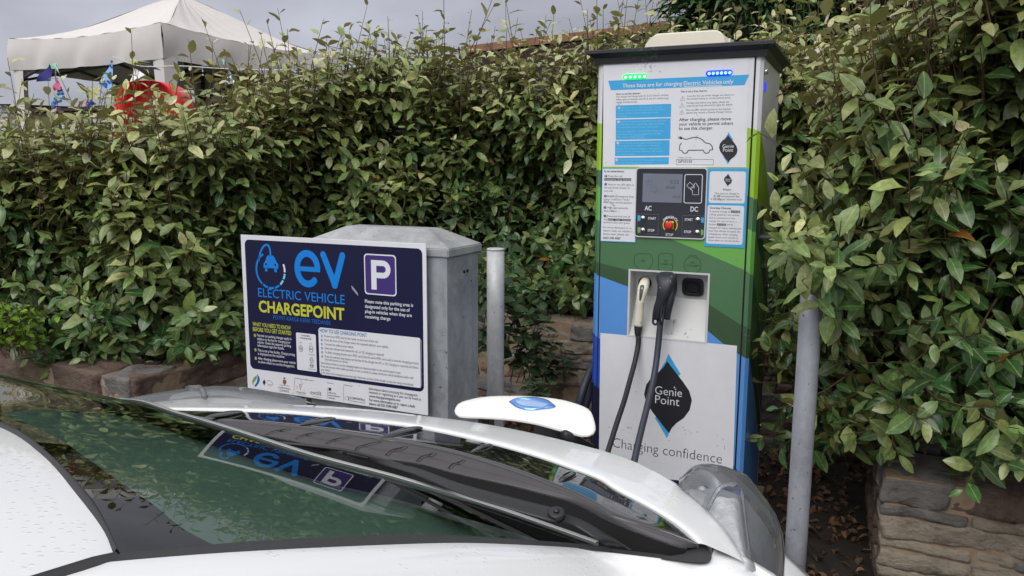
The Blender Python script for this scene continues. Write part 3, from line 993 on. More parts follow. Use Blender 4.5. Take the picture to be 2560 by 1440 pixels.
# back wall: upright behind the sockets, then sloping forward to the sill
vm = RV1 - (RV1 - RV0) * .42
bk = [(RU0 + .004, RD, vm), (RU1 - .004, RD, vm), (RU1 - .004, RD * .62, RV1 - .006), (RU0 + .004, RD * .62, RV1 - .006)]
sill = [(RU0 + .004, .004, RV0 + .004), (RU1 - .004, .004, RV0 + .004)]
V = rim + bk + sill
F = [(3, 2, 6, 7), (7, 6, 5, 4), (4, 5, 9, 8), (0, 8, 9, 1), (0, 3, 7, 4, 8), (1, 9, 5, 6, 2)]
acc.add(V, F)
fr = .006
o_ = [(RU0 - fr, -.002, RV0 - fr), (RU1 + fr, -.002, RV0 - fr), (RU1 + fr, -.002, RV1 + fr), (RU0 - fr, -.002, RV1 + fr)]
i_ = [(RU0 + .001, -.002, RV0 + .001), (RU1 - .001, -.002, RV0 + .001), (RU1 - .001, -.002, RV1 - .001), (RU0 + .001, -.002, RV1 - .001)]
acc.add(o_ + i_, grid_faces(2, 4, 0, True))
acc.add(i_ + [(p[0], .004, p[2]) for p in i_], grid_faces(2, 4, 0, True))
bay = acc.build('plug_bay', 'recess', chg, smooth=False)


def bayplane(x, y):
    """point on the slanted upper back of the bay for a photo pixel, in the charger's own axes"""
    org = np.array([CH_P[0], CH_P[1], CH_B])
    A = org + DX * 0 + DN * RD + np.array([0, 0, vm]); Bp = org + DN * RD * .62 + np.array([0, 0, RV1 - .006])
    t = Bp - A; nn = np.cross(DX, t); nn /= np.linalg.norm(nn)
    q = onplane(x, y, A, nn) - org
    return np.array([q @ DX, q @ DN, q[2]]), nn


loc_n = None
for nm, cx, cy, rx, ry, sq in (('socket', 407, 365, .0185, .018, 2.2), ('socket', 715, 400, .027, .030, 4), ('socket', 1068, 425, .030, .027, 4.5)):
    P, nn = bayplane(*z8(cx, cy))
    sl = np.array([0, RD * .62 - RD, RV1 - .006 - vm]); sl /= np.linalg.norm(sl)
    nl = np.cross(np.array([1.0, 0, 0]), sl)          # towards the camera is -y
    if nl[1] > 0: nl = -nl
    acc = Acc()
    n = 28
    def ringp(s, off):
        out = []
        for k in range(n):
            t = 2 * math.pi * k / n
            c_, s_ = math.cos(t), math.sin(t)
            r_ = (abs(c_) ** sq + abs(s_) ** sq) ** (-1 / sq)
            out.append(P + np.array([1.0, 0, 0]) * rx * 1.35 * s * c_ * r_ + sl * ry * 1.35 * s * s_ * r_ + nl * off)
        return out
    rr_ = [ringp(1.0, .001), ringp(1.0, .009), ringp(.93, .011), ringp(.70, .011), ringp(.62, .006)]
    V = np.vstack(rr_)
    acc.add(V, grid_faces(5, n, 0, True))
    acc.add(rr_[-1], [tuple(range(n))])
    so = acc.build('socket', 'rubber', bay)
    so.data.polygons.foreach_set('use_smooth', [False] * len(so.data.polygons))
    V = [P + np.array([1.0, 0, 0]) * rx * .8 * math.cos(t) + sl * ry * .72 * math.sin(t) + nl * .0115 for t in np.linspace(0, 2 * math.pi, 25)[:-1]]
    Acc().add(V, [tuple(range(24))]).build('socket_mouth', 'gap_black', so, smooth=False)

# small shelf under the middle plug
bm = bmesh.new()
s0 = pp.uv(*z8(655, 890)); s1 = pp.uv(*z8(800, 870)); s2 = pp.uv(*z8(775, 1110))
bm_box(bm, s0[0] + .002, s1[0], .012, .05, s0[1] - .002, s0[1] + .002, .0008)
bm_box(bm, s0[0] + .002, s2[0], .010, .013, s2[1], s0[1] - .002, .0008)
from_bm('plug_shelf', bm, 'recess', chg)

# ---- lower poster
lw = CP(-.0012)
lw.poly([z3(157, 443), z3(1035, 525), z3(1006, 1432), z3(146, 1330)], 'sticker_white', 1)
drop_logo(lw, z3, 590, 848, 157, 272, 2)
lw.text('Genie', *z3(508, 838), *z3(681, 852), 'white_print', 4, -.004, 1.05)
lw.text('Point', *z3(508, 896), *z3(664, 912), 'white_print', 4, -.004, 1.05)
bl = [(634, 784), (628, 795), (634, 795), (630, 804), (640, 792), (634, 792)]
lw.poly([z3(*q) for q in bl], 'white_print', 4)
lw.text('Charging confidence', *z3(234, 1178), *z3(937, 1283), 'ink', 2, -.012, 1.1)
lw.stroke([z3(955, 1175), z3(953, 1190), z3(957, 1196)], .0012, 'ink_grey', 2)
vb0, vb1 = lw.uv(*z3(146, 1330))[1], lw.uv(*z3(1006, 1432))[1]
lw.put([(du0, .055), (du1, .055), (du1, vb1 - .004), (du0, vb0 - .004)], [(0, 1, 2, 3)], 'band_navy', 1)
lw.build('brand_poster', chg)

# ------------------------------------------------------------------ charging leads (plug, boot, cable), hanging from the charger
CHO = np.array([CH_P[0], CH_P[1], 0.0])


def chp(x, y, d):
    """world point for a photo pixel on the plane d metres behind (+) or before (-) the charger's front"""
    return onplane(x, y, CHO + DN * d, DN)


def shaped(path, half, depth, n=18, sq=2.6, axis=None):
    """plug body: superellipse sections along path; half = half widths across, depth = half depths"""
    p = catmull(path, len(half) * 4)
    h = np.interp(np.linspace(0, 1, len(p)), np.linspace(0, 1, len(half)), half)
    dd = np.interp(np.linspace(0, 1, len(p)), np.linspace(0, 1, len(depth)), depth)
    tan = np.gradient(p, axis=0); tan /= np.linalg.norm(tan, axis=1)[:, None]
    V = []
    for i in range(len(p)):
        a = DX - tan[i] * (DX @ tan[i]); a /= np.linalg.norm(a)
        b = np.cross(tan[i], a)
        for k in range(n):
            t = 2 * math.pi * k / n
            c_, s_ = math.cos(t), math.sin(t)
            r_ = (abs(c_) ** sq + abs(s_) ** sq) ** (-1 / sq)
            V.append(p[i] + a * h[i] * c_ * r_ + b * dd[i] * s_ * r_)
    F = grid_faces(len(p), n, 0, True) + [tuple(range(n - 1, -1, -1)), tuple((len(p) - 1) * n + k for k in range(n))]
    return V, F


ac = tag(empty('charging_cable', tuple(chp(1600, 720, 0))), 'black charging cable with slim ivory plug in the left socket', 'cable', 'charging cables hung on the rapid charger')
acl = np.array(ac.location)
path = [chp(*z8(412, 345), .055), chp(*z8(400, 372), .025), chp(*z8(372, 470), -.012), chp(*z8(345, 600), -.022), chp(*z8(328, 760), -.018), chp(*z8(308, 966), -.012)]
V, F = shaped([p - acl for p in path], [.0150, .0190, .0205, .0160, .0150, .0158, .0168], [.016, .018, .019, .016, .015, .016, .017])
plug = from_np('plug', V, F, 'plug_ivory', ac)
gp = [chp(*z8(385, 352), .016), chp(*z8(362, 430), -.024), chp(*z8(345, 520), -.038), chp(*z8(335, 590), -.040), chp(*z8(331, 612), -.0385)]
V, F = shaped([p - acl for p in gp], [.0068, .0078, .0085, .0060, .0025], [.003, .0035, .0035, .003, .002])
from_np('plug_grip', V, F, 'plug_grip', plug)
for x, y, d in ((445, 435, -.030), (368, 648, -.038), (274, 660, -.030), (342, 910, -.029)):
    c = chp(*z8(x, y), d) - acl
    V, F = tube([c - DN * .003, c - DN * .0], [.0022, .0030], 10)
    from_np('plug_screw', V, F, 'recess', plug)
bt = catmull([chp(*z8(308, 962), -.012) - acl, chp(*z8(306, 1020), -.012) - acl, chp(*z8(302, 1100), -.012) - acl], 13)
V, F = tube(bt, [.0172, .0172, .0150, .0158, .0142, .0150, .0135, .0142, .0126, .0132, .0118, .0122, .0108], 18)
from_np('boot', V, F, 'rubber', ac, smooth=False)
pth = [chp(*z8(302, 1090), -.012)] + [chp(*z3(x, y), d) for x, y, d in ((402, 480, -.014), (398, 530, -.02), (378, 630, -.05), (346, 750, -.11), (310, 880, -.19), (270, 1000, -.26), (235, 1110, -.32), (200, 1225, -.38), (175, 1330, -.42))]
pth += [chp(1500, 1245, -.44), chp(1502, 1330, -.40)]
V, F = tube(catmull([p - acl for p in pth], 70), .0098, 14)
from_np('cable', V, F, 'rubber', ac)
loop = [chp(1492, 905, .30), chp(1478, 925, .22), chp(1462, 962, .16), chp(1449, 1005, .13), chp(1440, 1060, .13), chp(1440, 1130, .16)]
V, F = tube(catmull([p - acl for p in loop], 30), .0175, 14)
from_np('cable_loop', V, F, 'cable', ac)

dc = tag(empty('charging_cable', tuple(chp(1660, 700, 0))), 'thick grey-black charging cable with bulky black plug in the middle socket', 'cable', 'charging cables hung on the rapid charger')
dcl = np.array(dc.location)
body = [chp(*z8(712, 320), .06), chp(*z8(700, 315), .0), chp(*z8(700, 350), -.035), chp(*z8(680, 450), -.052), chp(*z8(640, 570), -.056), chp(*z8(590, 700), -.056), chp(*z8(566, 800), -.052), chp(*z8(556, 872), -.05)]
V, F = shaped([p - dcl for p in body], [.034, .036, .0375, .034, .025, .0180, .0160, .0150], [.022, .024, .028, .027, .022, .017, .015, .014], sq=3.2)
dplug = from_np('plug', V, F, 'plug_black', dc)
b2 = [chp(*z8(748, 330), .03), chp(*z8(760, 400), -.018), chp(*z8(752, 520), -.036), chp(*z8(735, 650), -.040), chp(*z8(712, 780), -.036), chp(*z8(700, 868), -.034)]
V, F = shaped([p - dcl for p in b2], [.016, .0195, .0200, .0180, .0150, .0140], [.017, .018, .018, .017, .015, .014], sq=3.0)
from_np('plug_body', V, F, 'plug_black', dplug)
for k in range(8):
    y = 672 + k * 27
    xc = 587 - k * 3.6
    c = chp(*z8(xc, y), -.0685) - dcl
    V, F = tube([c - DX * .0125, c + DX * .0125], .0017, 8)
    from_np('grip_rib', V, F, 'rubber', dplug)
ring = [chp(*z8(545 + 34 * math.cos(t), 905 + 44 * math.sin(t)), -.052) - dcl for t in np.linspace(-.4, 5.2, 18)]
acc = Acc(); V, F = tube(ring, .0045, 8); acc.add(V, F)
fin = [chp(*z8(665, 600), -.062) - dcl, chp(*z8(640, 700), -.066) - dcl, chp(*z8(622, 830), -.066) - dcl, chp(*z8(612, 910), -.062) - dcl, chp(*z8(628, 950), -.058) - dcl, chp(*z8(648, 900), -.058) - dcl, chp(*z8(662, 760), -.058) - dcl, chp(*z8(690, 620), -.056) - dcl]
V, F = tube(catmull(fin, 40), .0042, 8); acc.add(V, F)
acc.build('plug_loop', 'plug_black', dplug)
pth = [chp(*z8(620, 900), -.050), chp(*z8(612, 960), -.050)] + [chp(*z3(x, y), d) for x, y, d in ((540, 410, -.052), (531, 500, -.06), (515, 640, -.085), (490, 780, -.13), (452, 940, -.20), (422, 1060, -.26), (396, 1170, -.32), (368, 1300, -.38), (350, 1400, -.42))]
pth += [chp(1572, 1260, -.46), chp(1572, 1340, -.42)]
V, F = tube(catmull([p - dcl for p in pth], 70), .0118, 14)
from_np('cable', V, F, 'cable', dc)
loop = [chp(1496, 930, .34), chp(1484, 948, .26), chp(1472, 985, .20), chp(1462, 1025, .17), chp(1456, 1080, .17), chp(1456, 1150, .2)]
V, F = tube(catmull([p - dcl for p in loop], 30), .0165, 14)
from_np('cable_loop', V, F, 'cable', dc)

# ------------------------------------------------------------------ information sign
SG_P, SG_Y, SG_W = (-.924, 2.6556), -.4208, .7262
SG_T, SG_B = CAM_H - .2253, CAM_H - .7644
sgn = tag(empty('information_sign', (SG_P[0], SG_P[1], SG_B), SG_Y), 'navy and white parking notice board on grey steel cabinet', 'sign')
bm = bmesh.new()
bm_box(bm, 0, SG_W, 0, .004, 0, SG_T - SG_B, 0.001)
from_bm('board', bm, 'sign_white', sgn)
sg = Print(SG_P, SG_Y, SG_B, -.0002)
z4 = Z(580, 560, .347174)
a, b = sg.uv(*z4(88, 104)), sg.uv(*z4(1368, 185))
c, d = sg.uv(*z4(135, 1040)), sg.uv(*z4(1385, 1210))
nu0, nu1, nv1, nv0 = (a[0] + c[0]) / 2, (b[0] + d[0]) / 2, (a[1] + b[1]) / 2, (c[1] + d[1]) / 2
sg.put(sg.rrect_uv((nu0, nv0), (nu1, nv1), .018, 7), [tuple(range(28))], 'sign_navy', 1)
sg.put(sg.rrect_uv((nu1 - .012, nv0 + .010), (nu1 - .0055, nv0 + .2), .003), [tuple(range(20))], 'sign_navy', 2)
T = sg.text
# charging emblem
ec = sg.uv(*z4(277, 325))
er = abs(sg.uv(*z4(385, 300))[0] - sg.uv(*z4(170, 280))[0]) / 2
ek = 1.12
arc = lambda a0, a1, m_, w: sg.stroke([(ec[0] + er * .95 * math.cos(math.radians(t)), ec[1] - .004 + er * .95 * math.sin(math.radians(t))) for t in np.linspace(a0, a1, max(4, int(abs(a1 - a0) / 6)))], w, m_, 2, px=False)
arc(232, 118, 'sign_blue', .0072)
sg.stroke([z4(*q) for q in ((192, 268), (205, 205), (225, 165), (245, 150), (262, 155), (274, 185), (278, 235))], .0072, 'sign_blue', 2, smooth=True)
for a0, a1, m_ in ((236, 256, 'sign_blue'), (261, 281, 'sign_blue'), (286, 306, 'sign_blue'), (311, 329, 'pale_print'), (334, 352, 'pale_print'), (357, 383, 'white_print')):
    arc(a0, a1, m_, .0072)
sg.poly([z4(*q) for q in ((248, 240), (258, 226), (298, 228), (308, 245), (322, 274), (334, 290), (334, 322), (228, 314), (228, 284), (240, 268))], 'sign_blue', 2)
sg.poly([z4(*q) for q in ((238, 310), (256, 312), (256, 342), (238, 340))], 'sign_blue', 2)
sg.poly([z4(*q) for q in ((306, 316), (324, 318), (324, 348), (306, 346))], 'sign_blue', 2)
sg.ellipse(z4(246, 289), .0038, .0038, 'sign_navy', 3)
sg.ellipse(z4(312, 294), .0038, .0038, 'sign_navy', 3)
# the big letters e and v, drawn as round ended strokes
eu = sg.uv(*z4(543, 322))
rx_, ry_ = .0415, .0505
epts = [(eu[0] - rx_ * .96, eu[1] - .000)] + [(eu[0] + rx_ * .985, eu[1])] + [(eu[0] + rx_ * math.cos(math.radians(t)), eu[1] + ry_ * math.sin(math.radians(t))) for t in range(8, 320, 8)]
sg.stroke(epts[1:], .0225, 'sign_blue', 2, px=False)
sg.stroke([(eu[0] - rx_ * .9, eu[1] - .001), (eu[0] + rx_ * 1.24, eu[1] - .001)], .0160, 'sign_blue', 3, px=False)
sg.ellipse((eu[0] + rx_ * math.cos(math.radians(312)), eu[1] + ry_ * math.sin(math.radians(312))), .0112, .0112, 'sign_blue', 4, px=False)
for p, q in (((657, 220), (742, 440)), ((796, 228), (742, 440))):
    sg.stroke([z4(*p), z4(*q)], .0222, 'sign_blue', 3 if p[0] < 700 else 4)
    sg.ellipse(z4(*p), .0111, .0111, 'sign_blue', 5)
sg.ellipse(z4(742, 440), .0120, .0120, 'sign_blue', 6)
T('ELECTRIC VEHICLE', *z4(190, 522), *z4(813, 578), 'sign_blue', 2, .0, cap=21.5)
T('CHARGEPOINT', *z4(195, 632), *z4(811, 689), 'sign_yellow', 2, .028, cap=28)
T('POYNT-KARGA KERRI TREDANEK', *z4(299, 687), *z4(715, 727), 'sign_blue_text', 2, 0, cap=10)
T('WHAT YOU NEED TO KNOW', *z4(150, 733), *z4(424, 762), 'sign_yellow', 2, .012, cap=9.6)
T('BEFORE YOU GET STARTED', *z4(152, 771), *z4(428, 799), 'sign_yellow', 2, .012, cap=9.6)
# parking symbol
a, b = sg.uv(*z4(950, 212)), sg.uv(*z4(1186, 521))
u0, u1 = a[0], b[0]
v1 = (sg.uv(*z4(970, 211))[1] + sg.uv(*z4(1165, 226))[1]) / 2
v0 = (sg.uv(*z4(975, 505))[1] + sg.uv(*z4(1165, 521))[1]) / 2
sg.put(sg.rrect_uv((u0, v0), (u1, v1), .011), [tuple(range(20))], 'white_print', 2)
sg.put(sg.rrect_uv((u0 + .004, v0 + .004), (u1 - .004, v1 - .004), .009), [tuple(range(20))], 'sign_purple', 3)
pb = sg.uv(*z4(1006, 470)); pt = sg.uv(*z4(1004, 258)); pr_ = sg.uv(*z4(1143, 330))
st = .0195
sg.put([(pb[0], pb[1]), (pb[0] + st, pb[1]), (pb[0] + st, pt[1]), (pb[0], pt[1])], [(0, 1, 2, 3)], 'white_print', 4)
bw = pr_[0] - pb[0]
hh = (pt[1] - pb[1]) * .60
cy = pt[1] - hh / 2
ry2 = hh / 2 - .0087
cu = pb[0] + bw - ry2 - .0087
path = [(pb[0] + st * .8, cy + ry2)] + [(cu + ry2 * math.cos(t), cy + ry2 * math.sin(t)) for t in np.linspace(math.pi / 2, -math.pi / 2, 14)] + [(pb[0] + st * .8, cy - ry2)]
sg.stroke(path, .0175, 'white_print', 5, px=False)
for s, x0, y0, x1, y1 in (('Please note this parking area is', 958, 566, 1305, 597), ('designated only for the use of', 958, 603, 1281, 632), ('plug-in vehicles when they are', 959, 640, 1295, 669), ('receiving charge', 960, 678, 1141, 692)):
    T(s, *z4(x0, y0), *z4(x1, y1), 'white_print', 2, .012, cap=8.2)
for s, x0, y0, x1, y1 in (('Normal car parking charges apply in', 181, 810, 428, 835), ('addition to the fee for charging your', 183, 835, 422, 861), ('vehicle. Check the separate parking', 184, 859, 425, 886), ('information signs for details.', 185, 882, 377, 905),
                      ('This is not a free facility. Charge pricing', 187, 917, 453, 949), ('is displayed on the machine.', 188, 942, 380, 964), ('After charging please move your vehicle', 189, 976, 458, 1007), ('to allow others to use this chargepoint.', 190, 1001, 452, 1032)):
    T(s, *z4(x0, y0), *z4(x1, y1), 'white_print', 2, .004, cap=6.2)
for x, y in ((165, 802), (170, 906), (172, 967)):
    sg.ellipse(z4(x, y), .0042, .0058, 'sign_yellow', 2)
    sg.stroke([z4(x - 3, y - 7), z4(x + 4, y), z4(x - 3, y + 8)], .0015, 'sign_navy', 3)
# white boxes
a, b = sg.uv(*z4(462, 780)), sg.uv(*z4(604, 796))
c, d = sg.uv(*z4(470, 1048)), sg.uv(*z4(611, 1066))
sg.put(sg.rrect_uv(((a[0] + c[0]) / 2, (c[1] + d[1]) / 2), ((b[0] + d[0]) / 2, (a[1] + b[1]) / 2), .005), [tuple(range(20))], 'sign_white', 2)
a, b = sg.uv(*z4(622, 742)), sg.uv(*z4(1364, 822))
c, d = sg.uv(*z4(633, 1080)), sg.uv(*z4(1370, 1186))
sg.put(sg.rrect_uv(((a[0] + c[0]) / 2, (c[1] + d[1]) / 2), ((b[0] + d[0]) / 2, (a[1] + b[1]) / 2), .011), [tuple(range(20))], 'sign_white', 2)
for s, x0, y0, x1, y1 in (('Compatible', 500, 806, 562, 812), ('charging plugs', 492, 823, 573, 832)):
    T(s, *z4(x0, y0), *z4(x1, y1), 'ink', 3, .015)
for s, x0, y0, x1, m_ in (('AC', 489, 858, 504, 'ink'), ('DC', 562, 866, 577, 'ink'), ('CHAdeMO', 550, 942, 596, 'ink_grey'), ('CCS/Combo', 549, 1047, 603, 'ink_grey')):
    T(s, *z4(x0, y0), z4(x1, y0)[0], m=m_, layer=3)
for x, y, rx, ry, dots in ((497, 896, .0075, .0103, 7), (571, 900, .0079, .0108, 2), (574, 980, .0072, .0086, 5), (575, 1020, .0076, .0066, 2)):
    sg.ellipse(z4(x, y), rx, ry, 'ink', 3, .0014)
    c = sg.uv(*z4(x, y))
    for k in range(dots):
        t = 2 * math.pi * k / dots + .0
        rr = .0036 if dots > 2 else .0034
        sg.ellipse((c[0] + rr * math.cos(t), c[1] + rr * math.sin(t)), .0013 if dots > 2 else .0024, .0015 if dots > 2 else .0027, 'ink', 3, px=False, n=10, line=None)
T('HOW TO USE CHARGING POINT', *z4(634, 779), *z4(973, 815), 'sign_teal', 3, .012, cap=9)
for i, (s, x0, y0, x1, y1) in enumerate((('Present your RFID card to the reader on the front of the unit', 665, 814, 1051, 855), ('From the front of the charger select the required cable for your vehicle.', 667, 843, 1128, 893), ('Connect the cable to your vehicle.', 668, 872, 879, 895), ('Select the relevant start button for AC or DC charging as required.', 668, 902, 1096, 949),
                                      ('To finish charging present your RFID card (must be same RFID card used to activate charging process)', 669, 931, 1345, 1011), ('Press the relevant stop button on the face of the charger for AC or DC charging as required and follow', 670, 961, 1343, 1043))):
    T(s, *z4(x0, y0), *z4(x1, y1), 'ink', 3, .0, cap=5.9)
    xx, yy = 646 + .8 * i, 806 + 29.4 * i
    sg.ellipse(z4(xx, yy), .0036, .0046, 'sign_teal', 3)
    T(str(i + 1), *z4(xx - 4, yy + 7), z4(xx + (1 if i == 0 else 4), yy)[0], m='sign_white', layer=4)
for s, x0, y0, x1, y1 in (('the instructions on screen.', 671, 981, 838, 1003), ('Instructions on how to use the charging station are clearly provided on the control panel screen.', 641, 1006, 1217, 1080), ('If you are not sure which cable you need, or how to connect it, please check your vehicle handbook and/or with', 642, 1031, 1307, 1117), ('your dealer.', 642, 1054, 709, 1063), ('In the event of an emergency press the large red button on front of the charger to stop the charge immediately.', 643, 1076, 1310, 1166)):
    T(s, *z4(x0, y0), *z4(x1, y1), 'ink', 3, .0, cap=5.9)
# foot of the board: logos and contact lines
sg.poly([z4(*q) for q in ((182, 1080), (196, 1100), (200, 1125), (190, 1150), (172, 1172), (160, 1166), (178, 1140), (184, 1115))], 'sign_teal', 2)
sg.poly([z4(*q) for q in ((178, 1088), (178, 1110), (166, 1130), (152, 1145), (158, 1162), (148, 1150), (146, 1130), (156, 1108))], 'logo_green', 2)
sg.poly([z4(*q) for q in ((232, 1118), (243, 1140), (232, 1163), (221, 1140))], 'ink', 2)
sg.stroke([z4(*q) for q in ((252, 1133), (254, 1126), (275, 1129), (288, 1140), (295, 1150), (292, 1158), (258, 1154), (254, 1144))], .001, 'ink', 2)
sg.stroke([z4(258, 1163), z4(292, 1167)], .0008, 'ink_grey', 2)
for q in (((368, 1122), (392, 1125), (390, 1146), (379, 1160), (366, 1142)), ((372, 1103), (384, 1105), (382, 1120), (372, 1118))):
    sg.poly([z4(*p) for p in q], 'logo_brown', 2)
sg.stroke([z4(340, 1157), z4(415, 1167)], .0012, 'ink_grey', 2)
T('CORNWALL', *z4(334, 1182), *z4(424, 1195), 'logo_brown', 2)
T('COUNCIL', *z4(343, 1203), *z4(413, 1213), 'ink', 2)
for x0, y0, x1, y1 in ((450, 1104, 446, 1222), (688, 1175, 687, 1256), (804, 1153, 802, 1275)):
    sg.stroke([z4(x0, y0), z4(x1, y1)], .0006, 'ink_grey', 2)
T('Powered by Chargepoint Genie', *z4(454, 1113), *z4(590, 1132), 'ink_grey', 2)
T('Funded by', *z4(686, 1146), *z4(732, 1152), 'ink_grey', 2)
T('Delivered by', *z4(810, 1163), *z4(867, 1171), 'ink_grey', 2)
sg.ellipse(z4(494, 1165), .0048, .0062, 'logo_red', 2, .0014, a0=-60, a1=270)
sg.stroke([z4(494, 1178), z4(494, 1196)], .0014, 'logo_red', 2)
T('Charge Point', *z4(464, 1213), *z4(533, 1222), 'ink', 2)
sg.stroke([z4(466, 1222), z4(532, 1231)], .0008, 'ink_grey', 2)
T('evolt', *z4(566, 1226), *z4(645, 1236), 'ink', 2, -.01)
sg.stroke([z4(576, 1240), z4(642, 1249)], .0008, 'ink_grey', 2)
sg.poly([z4(*q) for q in ((695, 1178), (714, 1181), (714, 1200), (696, 1198))], 'ink', 2)
for s, x0, y0, x1, y1 in (('Office for', 694, 1218, 749, 1226), ('Low Emission', 694, 1237, 777, 1248), ('Vehicles', 694, 1256, 743, 1262)):
    T(s, *z4(x0, y0), *z4(x1, y1), 'ink', 2)
sg.ellipse(z4(830, 1255), .0064, .0066, 'sign_navy', 2, .0022, a0=-70, a1=80)
sg.ellipse(z4(824, 1255), .0060, .0066, 'logo_gold', 2, .0022, a0=110, a1=250)
T('CORNWALL', *z4(848, 1258), *z4(961, 1276), 'ink', 2, .01)
T('Development Company', *z4(849, 1276), *z4(960, 1292), 'ink_grey', 2)
for s, x0, y0, x1, y1, b_ in (('Information about accessing this chargepoint', 986, 1194, 1336, 1242, 0), ('network or registering as a user can be found at', 987, 1219, 1363, 1272, 0), ('www.chargepointgenie.com', 988, 1246, 1213, 1278, .02), ('For more information or to report a fault', 988, 1275, 1318, 1321, .02), ('please call 020 3598 4087', 989, 1302, 1194, 1330, .02)):
    T(s, *z4(x0, y0), *z4(x1, y1), 'ink', 2, b_ * .5, cap=6.6)
# scratches
M['scratch'] = mat('scratch', (0.30, 0.30, 0.34), 0.6)
sg.poly([z4(*q) for q in ((858, 442), (870, 450), (905, 495), (910, 518), (892, 500), (866, 468))], 'scratch', 2)
sg.build('print', sgn)

# ------------------------------------------------------------------ galvanised feeder cabinet behind the sign
SGO = np.array([SG_P[0], SG_P[1], 0.0])
SX = np.array([math.cos(SG_Y), math.sin(SG_Y), 0.0]); SN = np.array([-math.sin(SG_Y), math.cos(SG_Y), 0.0])


def sgp(x, y, d):
    q = onplane(x, y, SGO + SN * d, SN)
    return np.array([(q - SGO) @ SX, d, q[2]])


CD = .03
lt = sgp(1121, 624, CD - .008); lb = sgp(1121, 645, CD - .008); br = sgp(1120.5, 900, CD); bl_ = sgp(778, 1004, CD)
best = None
for dep in np.linspace(.15, .8, 131):
    P = SGO + SX * lt[0] + SN * (CD - .008 + dep) + np.array([0, 0, lt[2]])
    q = P - C0; px = 1280 + FPX * (q @ RT) / (q @ FW)
    if best is None or abs(px - 1206) < best[0]: best = (abs(px - 1206), dep)
dep = best[1]
cab = tag(empty('feeder_cabinet', (SG_P[0], SG_P[1], 0.05), SG_Y), 'galvanised steel cabinet with hipped lid standing behind the notice board', 'cabinet')
bm = bmesh.new()
bm_box(bm, bl_[0], br[0] - .002, CD, CD + dep - .016, 0, lb[2] - .05 - .001, 0.004)
from_bm('body', bm, 'galv_cabinet', cab)
acc = Acc()
u0, u1, y0, y1, zb_, zt_ = bl_[0] - .012, lt[0], CD - .008, CD - .008 + dep, lb[2] - .05, lt[2] - .05
pk = .052
ins = .12
V = [(u0, y0, zb_), (u1, y0, zb_), (u1, y1, zb_), (u0, y1, zb_), (u0, y0, zt_), (u1, y0, zt_), (u1, y1, zt_), (u0, y1, zt_),
     (u0 + ins, y0 + dep * .38, zt_ + pk), (u1 - ins, y0 + dep * .38, zt_ + pk), (u1 - ins, y1 - dep * .30, zt_ + pk), (u0 + ins, y1 - dep * .30, zt_ + pk)]
F = [(0, 3, 2, 1)] + grid_faces(3, 4, 0, True) + [(8, 9, 10, 11)]
bm = bmesh.new()
vs = [bm.verts.new(v) for v in V]
for f in F: bm.faces.new([vs[i] for i in f])
bmesh.ops.recalc_face_normals(bm, faces=bm.faces[:])
bmesh.ops.bevel(bm, geom=[e_ for e_ in bm.edges], offset=.003, segments=2, affect='EDGES')
lid = from_bm('lid', bm, 'galv_lid', cab)
for px_, py_ in ((1160, 679), (1168, 677)):
    # screw heads on the flank
    P = None
    nn = SX; p0 = SGO + SX * (br[0] - .002)
    q = onplane(px_, py_, p0, nn)
    l = np.array([(q - SGO) @ SX, (q - SGO) @ SN, q[2] - .05])
    V, F = tube([l - [.002, 0, 0], l + [.003, 0, 0]], .005, 12)
    from_np('screw', V, F, 'gap_black', cab)

# ------------------------------------------------------------------ two steel bollards
def post(name, px, top, y_ref, dist, rad, m, label, lean=(0, 0)):
    b_ = aty(px, top, dist)
    o = tag(empty(name, (b_[0], b_[1], 0.0)), label, 'bollard', 'steel bollards by the charger')
    h = b_[2]
    V, F = tube([(lean[0] * t, lean[1] * t, h * t) for t in np.linspace(0, 1, 6)], rad, 28)
    from_np('shaft', V, F, m, o)
    V, F = tube([(lean[0], lean[1], h - .002), (lean[0], lean[1], h + .003), (lean[0], lean[1], h + .006)], [rad * 1.03, rad * 1.03, rad * .9], 28)
    from_np('cap', V, F, m, o)
    V, F = tube([(0, 0, 0), (0, 0, .012)], rad * 1.9, 24)
    from_np('base_plate', V, F, m, o, smooth=False)
    return o


post('bollard', 1239, 624, 0, 3.05, .0345, 'galv_post', 'pale galvanised bollard between the grey cabinet and the charger')
post('bollard', 2034, 668, 0, 2.50, .0355, 'steel_post', 'taller looking grey steel bollard right of the charger, its top under leaves')

# ------------------------------------------------------------------ white car, parked nose-in to the charger
HD, WF0, WKL, WTT, WQ, WTW = 0.59, .058, .081, .331, .134, .103
WO = np.array([-.4097, 1.197, 0.0])
WF = np.array([math.sin(HD), math.cos(HD), 0.0]); WL = np.array([-WF[1], WF[0], 0.0])
CF = np.array([math.sin(.44), math.cos(.44), 0.0]); CR = np.array([CF[1], -CF[0], 0.0])    # car's forward and right


def ws_z(f, l):
    """height of the windscreen glass at f metres forward, l metres left of its middle"""
    s = WF0 - WKL * l * l - f
    z = 1.0 + WTT * s - WQ * s * s - WTW * l * l
    k = np.clip((l - .2) / .3, 0, 1); k = k * k * (3 - 2 * k)
    return z + k * np.clip(.010 + .17 * s, 0, .045)


def ws_pt(f, l, dz=0.0):
    return WO + WF * f + WL * l + np.array([0, 0, ws_z(f, l) + dz])


def ws_px(x, y):
    """where the line of sight through a pixel meets the glass, as (f, l)"""
    d = ray(x, y)
    ts = np.linspace(.25, 3.2, 900)
    best = (9, None)
    prev = None
    for t in ts:
        Q = C0 + d * t
        a = Q - WO
        f, l = a @ WF, a @ WL
        g = Q[2] - ws_z(f, l)
        if abs(g) < best[0]: best = (abs(g), (f, l))
        if g <= 0: return np.array([f, l])
    return np.array(best[1])


